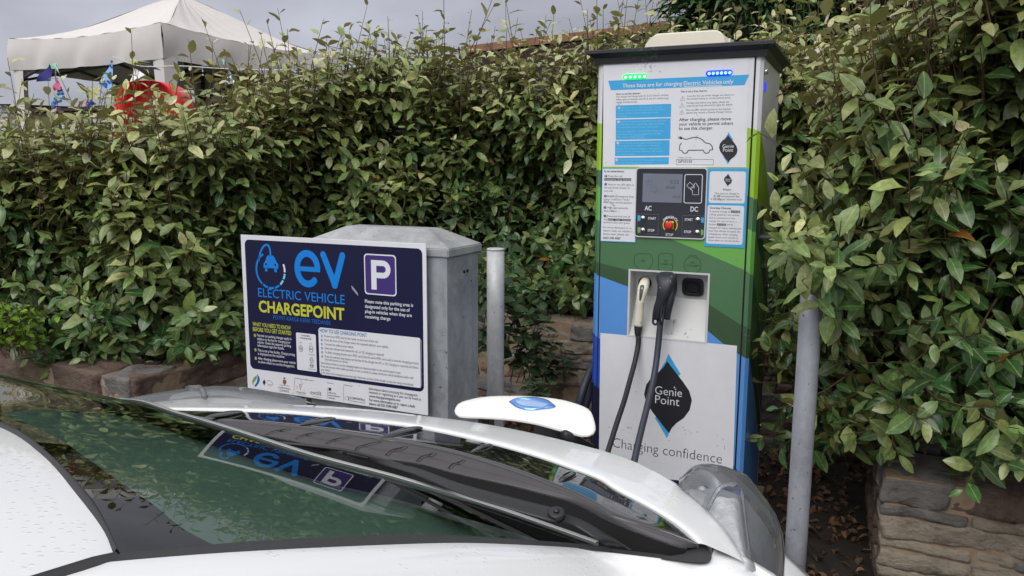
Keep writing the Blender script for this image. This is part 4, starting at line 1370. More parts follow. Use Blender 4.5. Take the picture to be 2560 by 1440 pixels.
car = tag(empty('parked_car', (WO[0], WO[1], 0.0)), 'white car with black bonnet trim and raised charging flap in front of the charger', 'car')
K0 = np.array([WO[0], WO[1], 0.0])


def paint(name, col):
    m, t, b = new_mat(name)
    b.inputs['Base Color'].default_value = list(col) + [1]
    b.inputs['Roughness'].default_value = 0.42
    b.inputs['Coat Weight'].default_value = 1.0
    b.inputs['Coat Roughness'].default_value = 0.03
    tc = t.nodes.new('ShaderNodeTexCoord')
    # rain drops standing on the clear coat
    v = t.nodes.new('ShaderNodeTexVoronoi'); v.inputs['Scale'].default_value = 120
    t.links.new(tc.outputs['Object'], v.inputs['Vector'])
    mr = t.nodes.new('ShaderNodeMapRange'); mr.inputs['From Min'].default_value = 0.12; mr.inputs['From Max'].default_value = 0.30
    mr.inputs['To Min'].default_value = 1; mr.inputs['To Max'].default_value = 0
    t.links.new(v.outputs['Distance'], mr.inputs[0])
    n = t.nodes.new('ShaderNodeTexNoise'); n.inputs['Scale'].default_value = 14; n.inputs['Detail'].default_value = 3
    t.links.new(tc.outputs['Object'], n.inputs['Vector'])
    m2_ = t.nodes.new('ShaderNodeMapRange'); m2_.inputs['From Min'].default_value = 0.5; m2_.inputs['From Max'].default_value = 0.62
    t.links.new(n.outputs['Fac'], m2_.inputs[0])
    mu = t.nodes.new('ShaderNodeMath'); mu.operation = 'MULTIPLY'
    t.links.new(mr.outputs[0], mu.inputs[0]); t.links.new(m2_.outputs[0], mu.inputs[1])
    bp = t.nodes.new('ShaderNodeBump'); bp.inputs['Strength'].default_value = 0.5; bp.inputs['Distance'].default_value = 0.003
    t.links.new(mu.outputs[0], bp.inputs['Height'])
    t.links.new(bp.outputs[0], b.inputs['Coat Normal'])
    return m


M['car_white'] = paint('car_white', (0.80, 0.80, 0.80))
M['gloss_black'] = mat('gloss_black', (0.012, 0.012, 0.015), 0.06, bump=0.0, coat=1.0)
M['trim_black'] = mat('trim_black', (0.032, 0.031, 0.034), 0.48, var=0.2, bump=0.1, bscale=300)
M['scuttle'] = mat('scuttle', (0.056, 0.052, 0.054), 0.5, var=0.25, scale=12, bump=0.12, bscale=400)
M['trim_dark'] = mat('trim_dark', (0.016, 0.016, 0.018), 0.38, bump=0.08, bscale=200)
M['deep_black'] = mat('deep_black', (0.006, 0.006, 0.006), 0.9)
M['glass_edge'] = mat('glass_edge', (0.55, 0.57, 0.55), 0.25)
M['interior'] = mat('interior', (0.010, 0.011, 0.011), 0.8)
M['dash'] = mat('dash', (0.46, 0.56, 0.52), 0.8, var=0.3, scale=4)
M['badge_blue'] = mat('badge_blue', (0.16, 0.33, 0.72), 0.12, 0.85)
M['badge_face'] = mat('badge_face', (0.42, 0.58, 0.86), 0.15, 0.6)
M['flap_white'] = mat('flap_white', (0.84, 0.82, 0.78), 0.28, coat=0.6)
M['flap_edge'] = mat('flap_edge', (0.45, 0.44, 0.40), 0.5)


def glass(name, tint, ior=1.5, rough=0.0, base=0.0):
    m = bpy.data.materials.new(name); m.use_nodes = True
    t = m.node_tree
    for n in list(t.nodes): t.nodes.remove(n)
    o = t.nodes.new('ShaderNodeOutputMaterial')
    tr = t.nodes.new('ShaderNodeBsdfTransparent'); tr.inputs[0].default_value = list(tint) + [1]
    gl_ = t.nodes.new('ShaderNodeBsdfGlossy'); gl_.inputs['Roughness'].default_value = rough
    fr = t.nodes.new('ShaderNodeFresnel'); fr.inputs['IOR'].default_value = ior
    mi_ = t.nodes.new('ShaderNodeMixShader')
    fac = fr.outputs[0]
    if base:
        ad = t.nodes.new('ShaderNodeMath'); ad.operation = 'ADD'; ad.use_clamp = True
        ad.inputs[1].default_value = base
        t.links.new(fac, ad.inputs[0]); fac = ad.outputs[0]
    t.links.new(fac, mi_.inputs[0]); t.links.new(tr.outputs[0], mi_.inputs[1]); t.links.new(gl_.outputs[0], mi_.inputs[2])
    t.links.new(mi_.outputs[0], o.inputs['Surface'])
    return m


M['windscreen'] = glass('windscreen', (0.60, 0.74, 0.66), 1.68)
M['lens'] = glass('lens', (0.90, 0.91, 0.92), 1.42)
_t = M['lens'].node_tree                      # pale diffuse mixed in, brightens the lens in place of reflected light
_o = [n for n in _t.nodes if n.bl_idname == 'ShaderNodeOutputMaterial'][0]
_src = _o.inputs['Surface'].links[0].from_socket
_d = _t.nodes.new('ShaderNodeBsdfDiffuse'); _d.inputs[0].default_value = (.62, .63, .66, 1)
_m = _t.nodes.new('ShaderNodeMixShader'); _m.inputs[0].default_value = .13
_t.links.new(_src, _m.inputs[1]); _t.links.new(_d.outputs[0], _m.inputs[2]); _t.links.new(_m.outputs[0], _o.inputs['Surface'])
L = lambda pts: [np.asarray(p) - K0 for p in pts]

# --- windscreen
strip = [(1489, 1363), (1394, 1330), (1252, 1280), (1134, 1243), (992, 1200), (757, 1137), (539, 1066), (401, 1023)]
near = [(1489, 1363), (1300, 1350), (1100, 1338), (902, 1342), (645, 1353), (301, 1386)]
roofc = [(301, 1386), (241, 1265), (172, 1184), (86, 1106), (0, 1061)]
bfl = [ws_px(*p) for p in strip] + [np.array([.050, .44]), np.array([.052, .56])]
tfl = [ws_px(*p) for p in roofc] + [np.array([-.32, .30]), np.array([-.36, .56])]
nfl = [ws_px(*p) for p in near]
NB, NA = 64, 26
B_ = catmull(bfl, NB); T_ = catmull(tfl, NB); N_ = catmull(nfl, NA)
rows = []
for i in range(NA):
    a = i / (NA - 1)
    q = B_ * (1 - a) + T_ * a
    dl = N_[i] - q[0]
    w = (1 - np.linspace(0, 1, NB)) ** 2
    q = q + dl[None, :] * w[:, None]
    rows.append([ws_pt(f, l) for f, l in q])
V, F = loft([L(r) for r in rows])
from_np('windscreen', V, F, 'windscreen', car)
bottom_row = rows[0]; top_row = rows[-1]; near_row = [r[0] for r in rows]
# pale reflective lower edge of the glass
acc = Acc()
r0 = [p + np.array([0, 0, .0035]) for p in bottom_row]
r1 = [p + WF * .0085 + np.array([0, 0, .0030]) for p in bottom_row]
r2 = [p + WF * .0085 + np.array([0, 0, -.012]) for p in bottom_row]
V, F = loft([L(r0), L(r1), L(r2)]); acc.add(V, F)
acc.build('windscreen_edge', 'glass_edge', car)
# cabin seen through the glass: dark trim, pale dashboard shelf
inner = [(301, 1141), (387, 1196), (451, 1244), (559, 1295), (645, 1325), (730, 1347)]
bnd = [(0, 982), (107, 1025), (215, 1085)] + inner
low = catmull([ws_px(*p) for p in bnd], 40)
hi_ = catmull(bfl[::-1], 40)[::1]
hi_ = np.array([B_[-1 - int(round(k * (NB - 1) / 39))] for k in range(40)])
rows_ = []
for a in np.linspace(0, 1, 8):
    q = low * (1 - a) + hi_ * a
    rows_.append([ws_pt(f, l, -.035 - .012 * math.sin(a * math.pi)) for f, l in q])
V, F = loft([L(r) for r in rows_])
from_np('dashboard', V, F, 'dash', car)
acc = Acc()
cabin = [ws_pt(f, l, -.10) for f, l in ((.10, -.5), (.06, .56), (-.36, .56), (-1.6, .56), (-1.6, -.34), (-.43, -.34))]
V = L(cabin) + [p - np.array([0, 0, .3]) for p in L(cabin)]
acc.add(V, [(0, 1, 2, 3, 4, 5)])
acc.build('cabin_lining', 'interior', car, smooth=False)

# --- roof, its front seal and the side seal
ro = [(284, 1394), (258, 1330), (193, 1244), (107, 1145), (0, 1072)]
rfl = catmull([ws_px(*p) for p in ro] + [np.array([-.335, .30]), np.array([-.375, .56])], NB)
front = [ws_pt(f, l, .002) for f, l in rfl]
acc = Acc()
mid = [(a + b) / 2 + np.array([0, 0, .005]) for a, b in zip(top_row, front)]
V, F = loft([L(top_row), L(mid), L(front)]); acc.add(V, F)
pil = [(284, 1405), (645, 1377), (1100, 1358), (1300, 1362), (1442, 1370), (1536, 1381)]
pz = [None, None, None, None, .955, .948]
pill = []
for (x, y), z_ in zip(pil, pz):
    if z_ is None:
        f, l = ws_px(x, y); pill.append(ws_pt(f, l))
    else:
        pill.append(atz(x, y, z_))
pz3 = catmull(pill[::-1], NA)                      # from the cowl up to the roof, like near_row
mid = [(a + b) / 2 + np.array([0, 0, .003]) for a, b in zip(near_row, pz3)]
V, F = loft([L(near_row), L(mid), L(pz3)]); acc.add(V, F)
acc.build('windscreen_seal', 'trim_black', car)
rows_ = []
for k, (d_, dz) in enumerate(((0, 0), (.02, .004), (.12, .014), (.35, .028), (.8, .032), (1.4, .0), (1.8, -.06))):
    rows_.append([p - WF * d_ + np.array([0, 0, dz - .25 * 0]) for p in front])
V, F = loft([L(r) for r in rows_])
from_np('roof', V, F, 'car_white', car)
ss0 = [r[0] for r in rows_]
sd = np.array([0, 0, -.004]) + CR * .010
V, F = loft([L(ss0), L([p + CR * .004 + np.array([0, 0, .003]) for p in ss0]), L([p + sd for p in ss0])])
from_np('roof_seal', V, F, 'trim_black', car)

# --- near side: pillar, wing and doors as one skin
side0 = [p + sd for p in ss0[::-1]][:-1] + pill
side0 += [atz(1654, 1395, .942), atz(1725, 1407, .940), atz(1762, 1408, .940), atz(1779, 1392, .940), atz(1776, 1376, .940), atz(1790, 1366, .941), atz(1806, 1366, .941), atz(1840, 1393, .934), atz(1868, 1421, .925), atz(1900, 1452, .912), atz(1945, 1500, .885), atz(1985, 1545, .84)]
S0_ = catmull(side0, 110)
rows_ = [S0_]
for dr, dz in ((.02, -.002), (.055, -.016), (.095, -.055), (.125, -.13), (.135, -.26), (.13, -.48), (.10, -.70)):
    rows_.append(S0_ + CR * dr + np.array([0, 0, dz]))
V, F = loft([L(r) for r in rows_])
from_np('side_body', V, F, 'car_white', car)

# --- bonnet and black scuttle, from the glass forwards
c3 = [(318, 1012), (440, 1040), (570, 1070), (726, 1100), (882, 1134), (1041, 1156), (1134, 1180), (1275, 1211), (1371, 1236), (1439, 1256), (1536, 1305), (1654, 1350), (1708, 1367), (1744, 1366)]
c4 = [(330, 1012), (420, 1032), (507, 1047), (601, 1055), (757, 1070), (945, 1097), (1017, 1107), (1134, 1132), (1275, 1175), (1369, 1210), (1439, 1238), (1500, 1271), (1536, 1293), (1654, 1327), (1711, 1348), (1744, 1361)]
c5 = [(300, 1020), (395, 1023), (570, 1025), (726, 1031), (882, 1047), (1039, 1066), (1181, 1095), (1322, 1132), (1439, 1172), (1500, 1196), (1536, 1220), (1630, 1270), (1701, 1317), (1746, 1360)]
c7 = [(330, 1010), (423, 1008), (570, 1008), (757, 1012), (914, 1023), (1070, 1041), (1181, 1055), (1322, 1081), (1500, 1125), (1607, 1164), (1697, 1216), (1767, 1273), (1822, 1333), (1862, 1407)]


def across(px, z_mid, z_end, n=90, x0=300.0, x1=1760.0):
    out = []
    dense = catmull(px, 240)
    for x, y in dense:
        t = np.clip((x - x0) / (x1 - x0), 0, 1)
        k = max(0.0, (t - .45) / .55) ** 2.2 if t > .45 else ((.45 - t) / .45) ** 2.2 * .6
        out.append(atz(x, y, z_mid + (z_end - z_mid) * k))
    return catmull(out, n)


R3 = across(c3, .990, .945); R4 = across(c4, .996, .950); R5 = across(c5, .985, .949); R7 = across(c7, .968, .938, x1=1862)
NBN = 90
# gap well between glass and scuttle panel
wl0 = catmull(list(bottom_row[::-1]) + [atz(1536, 1381, .940), atz(1654, 1395, .936), atz(1725, 1407, .934), atz(1770, 1408, .934)], NBN)
wl0 = [p + np.array([0, 0, -.006]) for p in wl0]
wl3 = [p + np.array([0, 0, -.003]) for p in catmull(list(R3) + [atz(1763, 1364, .938), atz(1778, 1390, .936)], NBN)]
mid = [(a + b) / 2 + np.array([0, 0, -.045]) for a, b in zip(wl0, wl3)]
V, F = loft([L(wl0), L([a * .8 + b * .2 + np.array([0, 0, -.02]) for a, b in zip(wl0, wl3)]), L(mid), L([a * .15 + b * .85 + np.array([0, 0, -.035]) for a, b in zip(wl0, wl3)]), L(wl3)])
from_np('cowl_well', V, F, 'deep_black', car)
# plastic end cap of the cowl next to the wing
ec_ = [(1712, 1350), (1746, 1361), (1765, 1364), (1776, 1378), (1779, 1392), (1770, 1404), (1738, 1406), (1690, 1400), (1650, 1394), (1690, 1390), (1712, 1382), (1718, 1366)]
V = list(catmull([atz(x, y, .9445) for x, y in ec_ + [ec_[0]]], 61)[:-1])
cpt = sum(V) / len(V) + np.array([0, 0, .0005])
Vv = V + [cpt] + [p - np.array([0, 0, .0015]) for p in V]
n = len(V)
F = [(i, (i + 1) % n, n) for i in range(n)] + [(i, n + 1 + i, n + 1 + (i + 1) % n, (i + 1) % n) for i in range(n)]
from_np('cowl_end_cap', L(Vv), F, 'trim_black', car, smooth=False)
# lower lip over the pillar base
V = [atz(x, y, z_) for x, y, z_ in ((1489, 1364, .949), (1560, 1375, .946), (1654, 1386, .943), (1720, 1399, .9415), (1760, 1407, .9415))]
W_ = [atz(x, y, z_) for x, y, z_ in ((1442, 1371, .9555), (1536, 1382, .9485), (1654, 1396, .9425), (1722, 1407, .9405), (1764, 1409, .9405))]
V, F = loft([L(catmull(V, 24)), L(catmull(W_, 24))])
from_np('pillar_foot_trim', V, F, 'trim_black', car)
# ribbed scuttle panel: rear edge rolls down, steps across it
rows_ = []
for a, dz in ((0, -.0012), (.02, .0), (.10, .0012), (.20, .0030), (.30, .0034), (.38, .0018), (.44, -.0026), (.5, -.0030), (.62, -.0006), (.82, .0010), (.96, .0004), (.985, -.0012), (1.0, -.004)):
    rows_.append(R3 * (1 - a) + R4 * a + np.array([0, 0, dz]))
V, F = loft([L(r) for r in rows_])
from mathutils.bvhtree import BVHTree
bvh = BVHTree.FromPolygons([Vector(v) for v in V], F)


def on_panel(x, y, lift=0.0):
    d = Vector(ray(x, y)).normalized()
    h = bvh.ray_cast(Vector(C0 - K0), d)[0]
    return (np.array(h) + K0 if h is not None else atz(x, y, .990)) + np.array([0, 0, lift])


from_np('scuttle_panel', V, F, 'scuttle', car)
z1b = Z(320, 950, .3125); z2b = Z(900, 1020, .234375)
ribs = [(z1b, ((1290, 392), (1240, 402), (1160, 415), (1100, 436))), (z1b, ((1525, 420), (1470, 432), (1400, 445), (1338, 470))), (z1b, ((1768, 455), (1720, 468), (1640, 482), (1578, 510))),
        (z1b, ((2008, 492), (1985, 502), (1880, 528), (1830, 545), (1808, 582))), (z1b, ((2218, 535), (2170, 550), (2100, 570), (2062, 604))), (z1b, ((2446, 588), (2400, 604), (2340, 622), (2306, 652))),
        (z2b, ((486, 412), (440, 436), (330, 462), (270, 500))), (z2b, ((790, 485), (750, 506), (650, 530), (598, 572))), (z2b, ((1102, 556), (1060, 584), (980, 608), (938, 648)))]
for f_, q in ribs:
    pts = [on_panel(*p) for p in catmull([f_(*p) for p in q], 14)]
    acc = Acc()
    V, F = tube(pts, [.0006 + .0016 * math.sin(math.pi * min(1, .15 + k / 15)) for k in range(14)], 8)
    acc.add(L(V), F, 0)
    V, F = tube([p + np.array([.0032, -.001, -.0002]) for p in pts], .0020, 8)
    acc.add(L(V), F, 1)
    acc.build('scuttle_rib', ['deep_black', 'scuttle'], car)
# gloss black rear band of the bonnet
rows_ = [R4 + np.array([0, 0, -.002]), R4 + np.array([0, 0, .0008])]
for a, dz in ((.12, .0014), (.35, .0014), (.6, .0010), (.85, .0), (1.0, -.0016)):
    rows_.append(R4 * (1 - a) + R5 * a + np.array([0, 0, dz]))
V, F = loft([L(r) for r in rows_])
from_np('bonnet_rear_band', V, F, 'gloss_black', car)
# five small blisters on the band
def blister(p, q, wid, hgt):
    a = np.asarray(p); b = np.asarray(q)
    c = (a + b) / 2; ax = (b - a) / 2
    ln = np.linalg.norm(ax); axn = ax / ln
    sdv = np.cross(axn, [0, 0, 1.0]); sdv /= np.linalg.norm(sdv)
    nr_, nc_ = 9, 20
    V = []
    for i in range(nr_):
        th = (math.pi / 2) * i / (nr_ - 1)
        for j in range(nc_):
            ph = 2 * math.pi * j / nc_
            w = wid * (1 + .35 * math.cos(ph))
            V.append(c + axn * ln * math.cos(th) * math.cos(ph) + sdv * w * math.cos(th) * math.sin(ph) + np.array([0, 0, hgt * math.sin(th) - .001]))
    return V, grid_faces(nr_, nc_, 0, True)
for p0, p1, w, za_, zb_ in (((512, 1043), (606, 1027), .018, .994, .9855), ((750, 1061), (838, 1043), .018, .997, .987), ((1172, 1134), (1230, 1109), .0105, .992, .985), ((1396, 1207), (1436, 1177), .0135, .984, .9775)):
    V, F = blister(atz(*p0, za_), atz(*p1, zb_), w * .66, .0045)
    from_np('washer_blister', L(V), F, 'gloss_black', car)
V, F = blister(atz(946, 1098, .997), atz(1056, 1067, .988), .011, .007)
from_np('bonnet_catch_cover', L(V), F, 'gloss_black', car)
# white bonnet: rounded rear lip, gentle rise to the crest, then down to the nose
rows_ = [R5 + np.array([0, 0, -.006]), R5 + np.array([0, 0, .0005])]
for a, dz in ((.06, .0022), (.16, .0030), (.35, .0026), (.6, .0022), (.8, .0014), (.93, .0006), (1.0, 0)):
    rows_.append(R5 * (1 - a) + R7 * a + np.array([0, 0, dz]))
V, F = loft([L(r) for r in rows_])
acc = Acc().add(V, F)
# beyond the crest (only as far as the lamp)
dense = [p for p in R7]
keep = [p for p in dense if ((p - C0) @ RT) / ((p - C0) @ FW) * FPX + 1280 < 1700]
keep = catmull(keep, 60)
rows_ = [keep]
for d_, dz in ((.012, -.0046), (.03, -.0125), (.08, -.036), (.16, -.078), (.25, -.13), (.33, -.185), (.37, -.25), (.38, -.34)):
    tt_ = np.linspace(-1, 1, 60)[:, None]
    rows_.append(keep + CF * d_ * (1 - .10 * tt_ ** 2) + np.array([0, 0, dz]))
nose = rows_
V, F = loft([L(r) for r in rows_]); acc.add(V, F)
lampedge = [p for p in dense if ((p - C0) @ RT) / ((p - C0) @ FW) * FPX + 1280 >= 1690]
lampedge = catmull(lampedge, 20)
V, F = loft([L(lampedge), L(lampedge + CR * .004 + np.array([0, 0, -.03]))]); acc.add(V, F)
acc.build('bonnet', 'car_white', car)
# front bumper skin
base = rows_[-2]
rows_ = [base + CF * .01, base + CF * .06 + np.array([0, 0, -.12]), base + CF * .07 + np.array([0, 0, -.28]), base + CF * .03 + np.array([0, 0, -.42])]
V, F = loft([L(r) for r in rows_])
acc = Acc().add(V, F)
r0 = [atz(1862, 1400, .72), atz(1930, 1420, .72), atz(1990, 1470, .72), atz(2040, 1530, .70)]
r1 = [atz(1900, 1330, .70), atz(1956, 1378, .70), atz(1990, 1408, .70), atz(2024, 1439, .69), atz(2064, 1480, .68), atz(2100, 1530, .67)]
r0, r1 = catmull(r0, 24), catmull(r1, 24)
V, F = loft([L(r0), L((r0 + r1) / 2 + np.array([0, 0, .012])), L(r1), L(r1 + CR * .02 + CF * .012 + np.array([0, 0, -.06])), L(r1 + CR * .03 + CF * .02 + np.array([0, 0, -.25])), L(r1 + CR * .0 + np.array([0, 0, -.45]))])
acc.add(V, F)
acc.build('front_bumper', 'car_white', car)

# --- near headlamp: bulging clear lens over a bright reflector
M['chrome'] = mat('chrome', (0.78, 0.78, 0.78), 0.35, .25, bump=1.0, bscale=90, dirt=.8, dirtcol=(.12, .12, .13))
M['lamp_dark'] = mat('lamp_dark', (0.36, 0.37, 0.40), 0.35, 0.3, var=0.5, scale=25, bump=0.5, bscale=60)
M['lamp_pale'] = mat('lamp_pale', (0.60, 0.61, 0.63), 0.3, 0.2, var=0.3, scale=50, bump=0.6, bscale=90)
A = [(1696, 1217), (1733, 1245), (1767, 1274), (1797, 1304), (1822, 1335), (1845, 1373), (1862, 1410), (1882, 1432), (1905, 1455)]
Bc = [(1698, 1208), (1724, 1186), (1772, 1190), (1818, 1200), (1848, 1206), (1858, 1260), (1866, 1330), (1876, 1400), (1892, 1450)]
Cc = [(1698, 1206), (1716, 1178), (1742, 1162), (1772, 1162), (1806, 1172), (1850, 1198), (1918, 1258), (1950, 1312), (1962, 1378), (1961, 1450)]
za = [.952, .951, .950, .949, .947, .944, .938, .925, .91]
zb2 = [.965, .985, .995, .992, .985, .965, .945, .925, .90]
zc = [.958, .970, .975, .975, .965, .945, .905, .870, .830, .79]
An = catmull([atz(x, y, z_) for (x, y), z_ in zip(A, za)], 40)
Bn = catmull([atz(x, y, z_) for (x, y), z_ in zip(Bc, zb2)], 40)
Cn = catmull([atz(x, y, z_) for (x, y), z_ in zip(Cc, zc)], 40)
Dn = Cn + CF * .02 + np.array([0, 0, -.09]) - CR * .01
En = Cn - CF * .06 + np.array([0, 0, -.2]) - CR * .05
lens_rows = []
for a in np.linspace(0, 1, 7):
    lens_rows.append(An * (1 - a) + Bn * a + np.array([0, 0, .012 * math.sin(a * math.pi)]))
for a in np.linspace(0, 1, 8)[1:]:
    lens_rows.append(Bn * (1 - a) + Cn * a + (CR * .012 + np.array([0, 0, .010])) * math.sin(a * math.pi))
for a in (.35, .7, 1):
    lens_rows.append(Cn * (1 - a) + Dn * a)
hl = tag(empty('headlight'), None)
hl.parent = car
V, F = loft([L(r) for r in lens_rows])
from_np('lens', V, F, 'lens', hl)
ctr = sum(An) / len(An) * .35 + sum(Cn) / len(Cn) * .65 + np.array([0, 0, -.10])
shrink = lambda r, k, dz: [np.asarray(p) * (1 - k) + ctr * k + np.array([0, 0, dz]) for p in r]
rb = [shrink(r, .05 + .012 * min(i, 8), -.004 - .001 * i) for i, r in enumerate(lens_rows[:14])] + [shrink(lens_rows[-1], .20, -.02)]
V, F = loft([L(r) for r in rb])
nc = 40
mi_ = []
for f in F:
    col_ = f[0] % nc; row_ = f[0] // nc
    mi_.append((0 if 11 < col_ < 36 else (1 if 2 < col_ <= 8 and row_ < 3 else 2)) if row_ < 6 else 2)
from_np('reflector', V, F, ['chrome', 'lamp_pale', 'lamp_dark'], hl, matidx=mi_)
acc = Acc()
V, F = tube(L([p + np.array([0, 0, .001]) for p in catmull([An[k] * .94 + Bn[k] * .06 for k in range(0)] or [atz(1770, 1272, .953), atz(1783, 1246, .972), atz(1796, 1226, .984), atz(1815, 1214, .990), atz(1840, 1213, .989)], 24)]), .0035, 8)
acc.add(V, F)
V, F = tube(L(Bn[18:38]), .003, 8); acc.add(V, F)
acc.build('lens_rib', 'lens', hl)
# round low-beam bowl with its bulb, in the clear inner half of the lamp
lc_ = atz(1752, 1222, .955)
ld_ = np.array([-.35, -.75, .55]); ld_ /= np.linalg.norm(ld_)
V, F = tube(L([lc_ - ld_ * .03, lc_ - ld_ * .012, lc_, lc_ + ld_ * .003]), [.012, .022, .028, .029], 24, cap=False)
bw_ = from_np('lamp_bowl', V, F, 'chrome', hl)
V, F = tube(L([lc_ - ld_ * .03, lc_ - ld_ * .01, lc_ - ld_ * .004]), [.007, .007, .004], 14)
from_np('bulb', V, F, 'lamp_pale', bw_)
# --- far headlamp: only its domed lens shows above the bonnet
bt = [(326, 1006), (400, 1006), (470, 1006), (540, 1006), (610, 1007), (690, 1008), (768, 1009)]
tp = [(330, 1002), (400, 984), (470, 971), (540, 965), (610, 968), (690, 982), (766, 1006)]
b0 = catmull([atz(x, y + 6, .955) for x, y in bt], 40)
t0 = catmull([atz(x, y, z_) for (x, y), z_ in zip(tp, (.945, .950, .953, .953, .952, .946, .935))], 40)
hl2 = tag(empty('headlight'), None); hl2.parent = car
rows_ = [b0]
for a in (.2, .45, .7, .9, 1.0):
    rows_.append(b0 * (1 - a) + t0 * a + np.array([0, 0, .012 * math.sin(a * math.pi)]))
rows_ += [t0 + CF * .03 + np.array([0, 0, -.012]), t0 + CF * .06 + np.array([0, 0, -.05]), t0 + CF * .06 + np.array([0, 0, -.2])]
V, F = loft([L(r) for r in rows_])
from_np('lens', V, F, 'lens', hl2)
acc = Acc()
rr_ = [b0 + np.array([0, 0, -.01]), b0 * .6 + t0 * .4 + np.array([0, 0, -.004]), b0 * .35 + t0 * .65 + np.array([0, 0, -.012]), b0 * .3 + t0 * .7 + CF * .03 + np.array([0, 0, -.07])]
V, F = loft([L(r) for r in rr_]); 
mi_ = [0 if 8 < f[0] % 40 < 26 else 1 for f in F]
acc.add(V, F); acc.mi = mi_
acc.build('reflector', ['flap_white', 'lamp_pale'], hl2)
V, F = tube(L([rows_[1][16] + np.array([0, 0, .001]), rows_[2][15], rows_[3][14], rows_[4][12], rows_[5][11]]), .006, 8)
from_np('lens_rib', V, F, 'lens', hl2)

# --- wiper on the near side
up_px = [(867, 1133), (977, 1157), (1045, 1169), (1150, 1206), (1280, 1241), (1391, 1270), (1412, 1283), (1450, 1295), (1500, 1322), (1578, 1371)]
lo_px = [(867, 1136), (980, 1168), (1045, 1188), (1150, 1232), (1280, 1272), (1380, 1301), (1405, 1305), (1438, 1313), (1490, 1345), (1530, 1370)]
zz_ = [1.006, 1.008, 1.010, 1.010, 1.006, .998, .992, .985, .974, .955]
U_ = catmull([atz(x, y, z_) for (x, y), z_ in zip(up_px, zz_)], 60)
W_ = catmull([atz(x, y, z_ - .004) for (x, y), z_ in zip(lo_px, zz_)], 60)
V, F = loft([L(U_ + np.array([0, 0, -.004])), L(U_ + np.array([0, 0, -.001])), L(U_ * .8 + W_ * .2 + np.array([0, 0, .0015])), L((U_ + W_) / 2 + np.array([0, 0, .002])), L(U_ * .15 + W_ * .85), L(W_), L(W_ + np.array([0, 0, -.0018]))])
wip = tag(empty('wiper'), None); wip.parent = car
from_np('wiper_arm', V, F, 'trim_dark', wip)
bl1 = catmull([atz(x, y, z_) for x, y, z_ in ((858, 1128, 1.000), (960, 1157, 1.0), (1045, 1181, 1.0), (1150, 1224, .998), (1280, 1265, .994), (1385, 1295, .988))], 40)
V, F = loft([L(bl1 + np.array([0, 0, .002])), L(bl1 + CF * -.002), L(bl1 + CF * -.002 + np.array([0, 0, -.004])), L(bl1 + CF * .002 + np.array([0, 0, -.004]))])
from_np('wiper_blade', V, F, 'deep_black', wip)
pc = atz(1391, 1283, .9985)
nn_ = np.array([0, -.3, 1.0]); nn_ /= np.linalg.norm(nn_)
acc = Acc()
V, F = tube(L([pc - nn_ * .006, pc + nn_ * .002, pc + nn_ * .003]), [.0115, .0110, .0095], 20); acc.add(V, F)
V, F = tube(L([pc + nn_ * .003, pc + nn_ * .006]), [.0042, .0036], 12); acc.add(V, F)
acc.build('wiper_hinge', 'trim_dark', wip)
# far wiper blade lying low in the well
V, F = tube(L(catmull([atz(x, y, .990) for x, y in ((700, 1108), (790, 1117), (870, 1128), (940, 1146), (1010, 1166))], 24)), .0035, 8)
w2 = tag(empty('wiper'), None); w2.parent = car
from_np('wiper_blade', V, F, 'trim_dark', w2)

# --- raised charging flap with its badge
fo = [(1136, 1026), (1143, 1010), (1170, 999), (1215, 991), (1275, 989), (1340, 991), (1400, 998), (1445, 1010), (1474, 1024), (1484, 1044), (1489, 1066), (1485, 1080), (1470, 1087), (1448, 1086), (1400, 1073), (1340, 1057), (1280, 1047), (1215, 1042), (1160, 1040), (1142, 1036)]
fz = lambda x, y: .862 + (1045 + (x - 1310) * .12 - y) * .00045
fp = catmull([atz(x, y, fz(x, y)) for x, y in fo + [fo[0]]], 61)[:-1]
cen = fp.mean(0)
nn_ = np.cross(fp[20] - fp[0], fp[40] - fp[0]); nn_ /= np.linalg.norm(nn_)
if nn_[2] < 0: nn_ = -nn_
acc = Acc()
ringf = lambda k, h: [cen + (p - cen) * k + nn_ * h for p in fp]
R_ = [ringf(.99, -.007), ringf(1.0, -.0055), ringf(1.0, -.002), ringf(.992, .0), ringf(.95, .0010), ringf(.75, .003), ringf(.45, .0045), ringf(.15, .005)]
V = np.vstack(R_ + [[cen + nn_ * .005]])
n = len(fp)
F = grid_faces(len(R_), n, 0, True) + [((len(R_) - 1) * n + i, (len(R_) - 1) * n + (i + 1) % n, len(R_) * n) for i in range(n)]
F += [tuple(range(n - 1, -1, -1))]
mi_ = [1 if i < n else 0 for i in range(len(F))]; mi_[-1] = 1
fl = from_np('charging_flap', L(V), F, ['flap_white', 'flap_edge'], car, matidx=mi_)
def onflap(x, y, h):
    return onplane(x, y, cen + nn_ * h, nn_)
bo = [(1272, 1004), (1282, 998), (1296, 994), (1330, 992), (1350, 994), (1368, 999), (1380, 1007), (1390, 1016), (1384, 1021), (1370, 1022), (1346, 1026), (1326, 1027), (1305, 1024), (1288, 1017), (1278, 1009)]
bi = [(1287, 1001), (1296, 999), (1313, 998), (1330, 1000), (1346, 1004), (1360, 1008), (1369, 1012), (1362, 1015), (1356, 1017), (1345, 1017), (1330, 1016), (1318, 1015), (1305, 1013), (1296, 1009), (1290, 1005)]
ro_ = catmull([onflap(x, y, .0045) for x, y in bo + [bo[0]]], 61)[:-1]
rmid = catmull([onflap((x + u) / 2, (y + v) / 2 - 1.5, .0110) for (x, y), (u, v) in zip(bo + [bo[0]], bi + [bi[0]])], 61)[:-1]
ri = catmull([onflap(x, y, .0080) for x, y in bi + [bi[0]]], 61)[:-1]
V = np.vstack([ro_, rmid, ri])
bd = from_np('badge', L(V), grid_faces(3, 60, 0, True), 'badge_blue', fl)
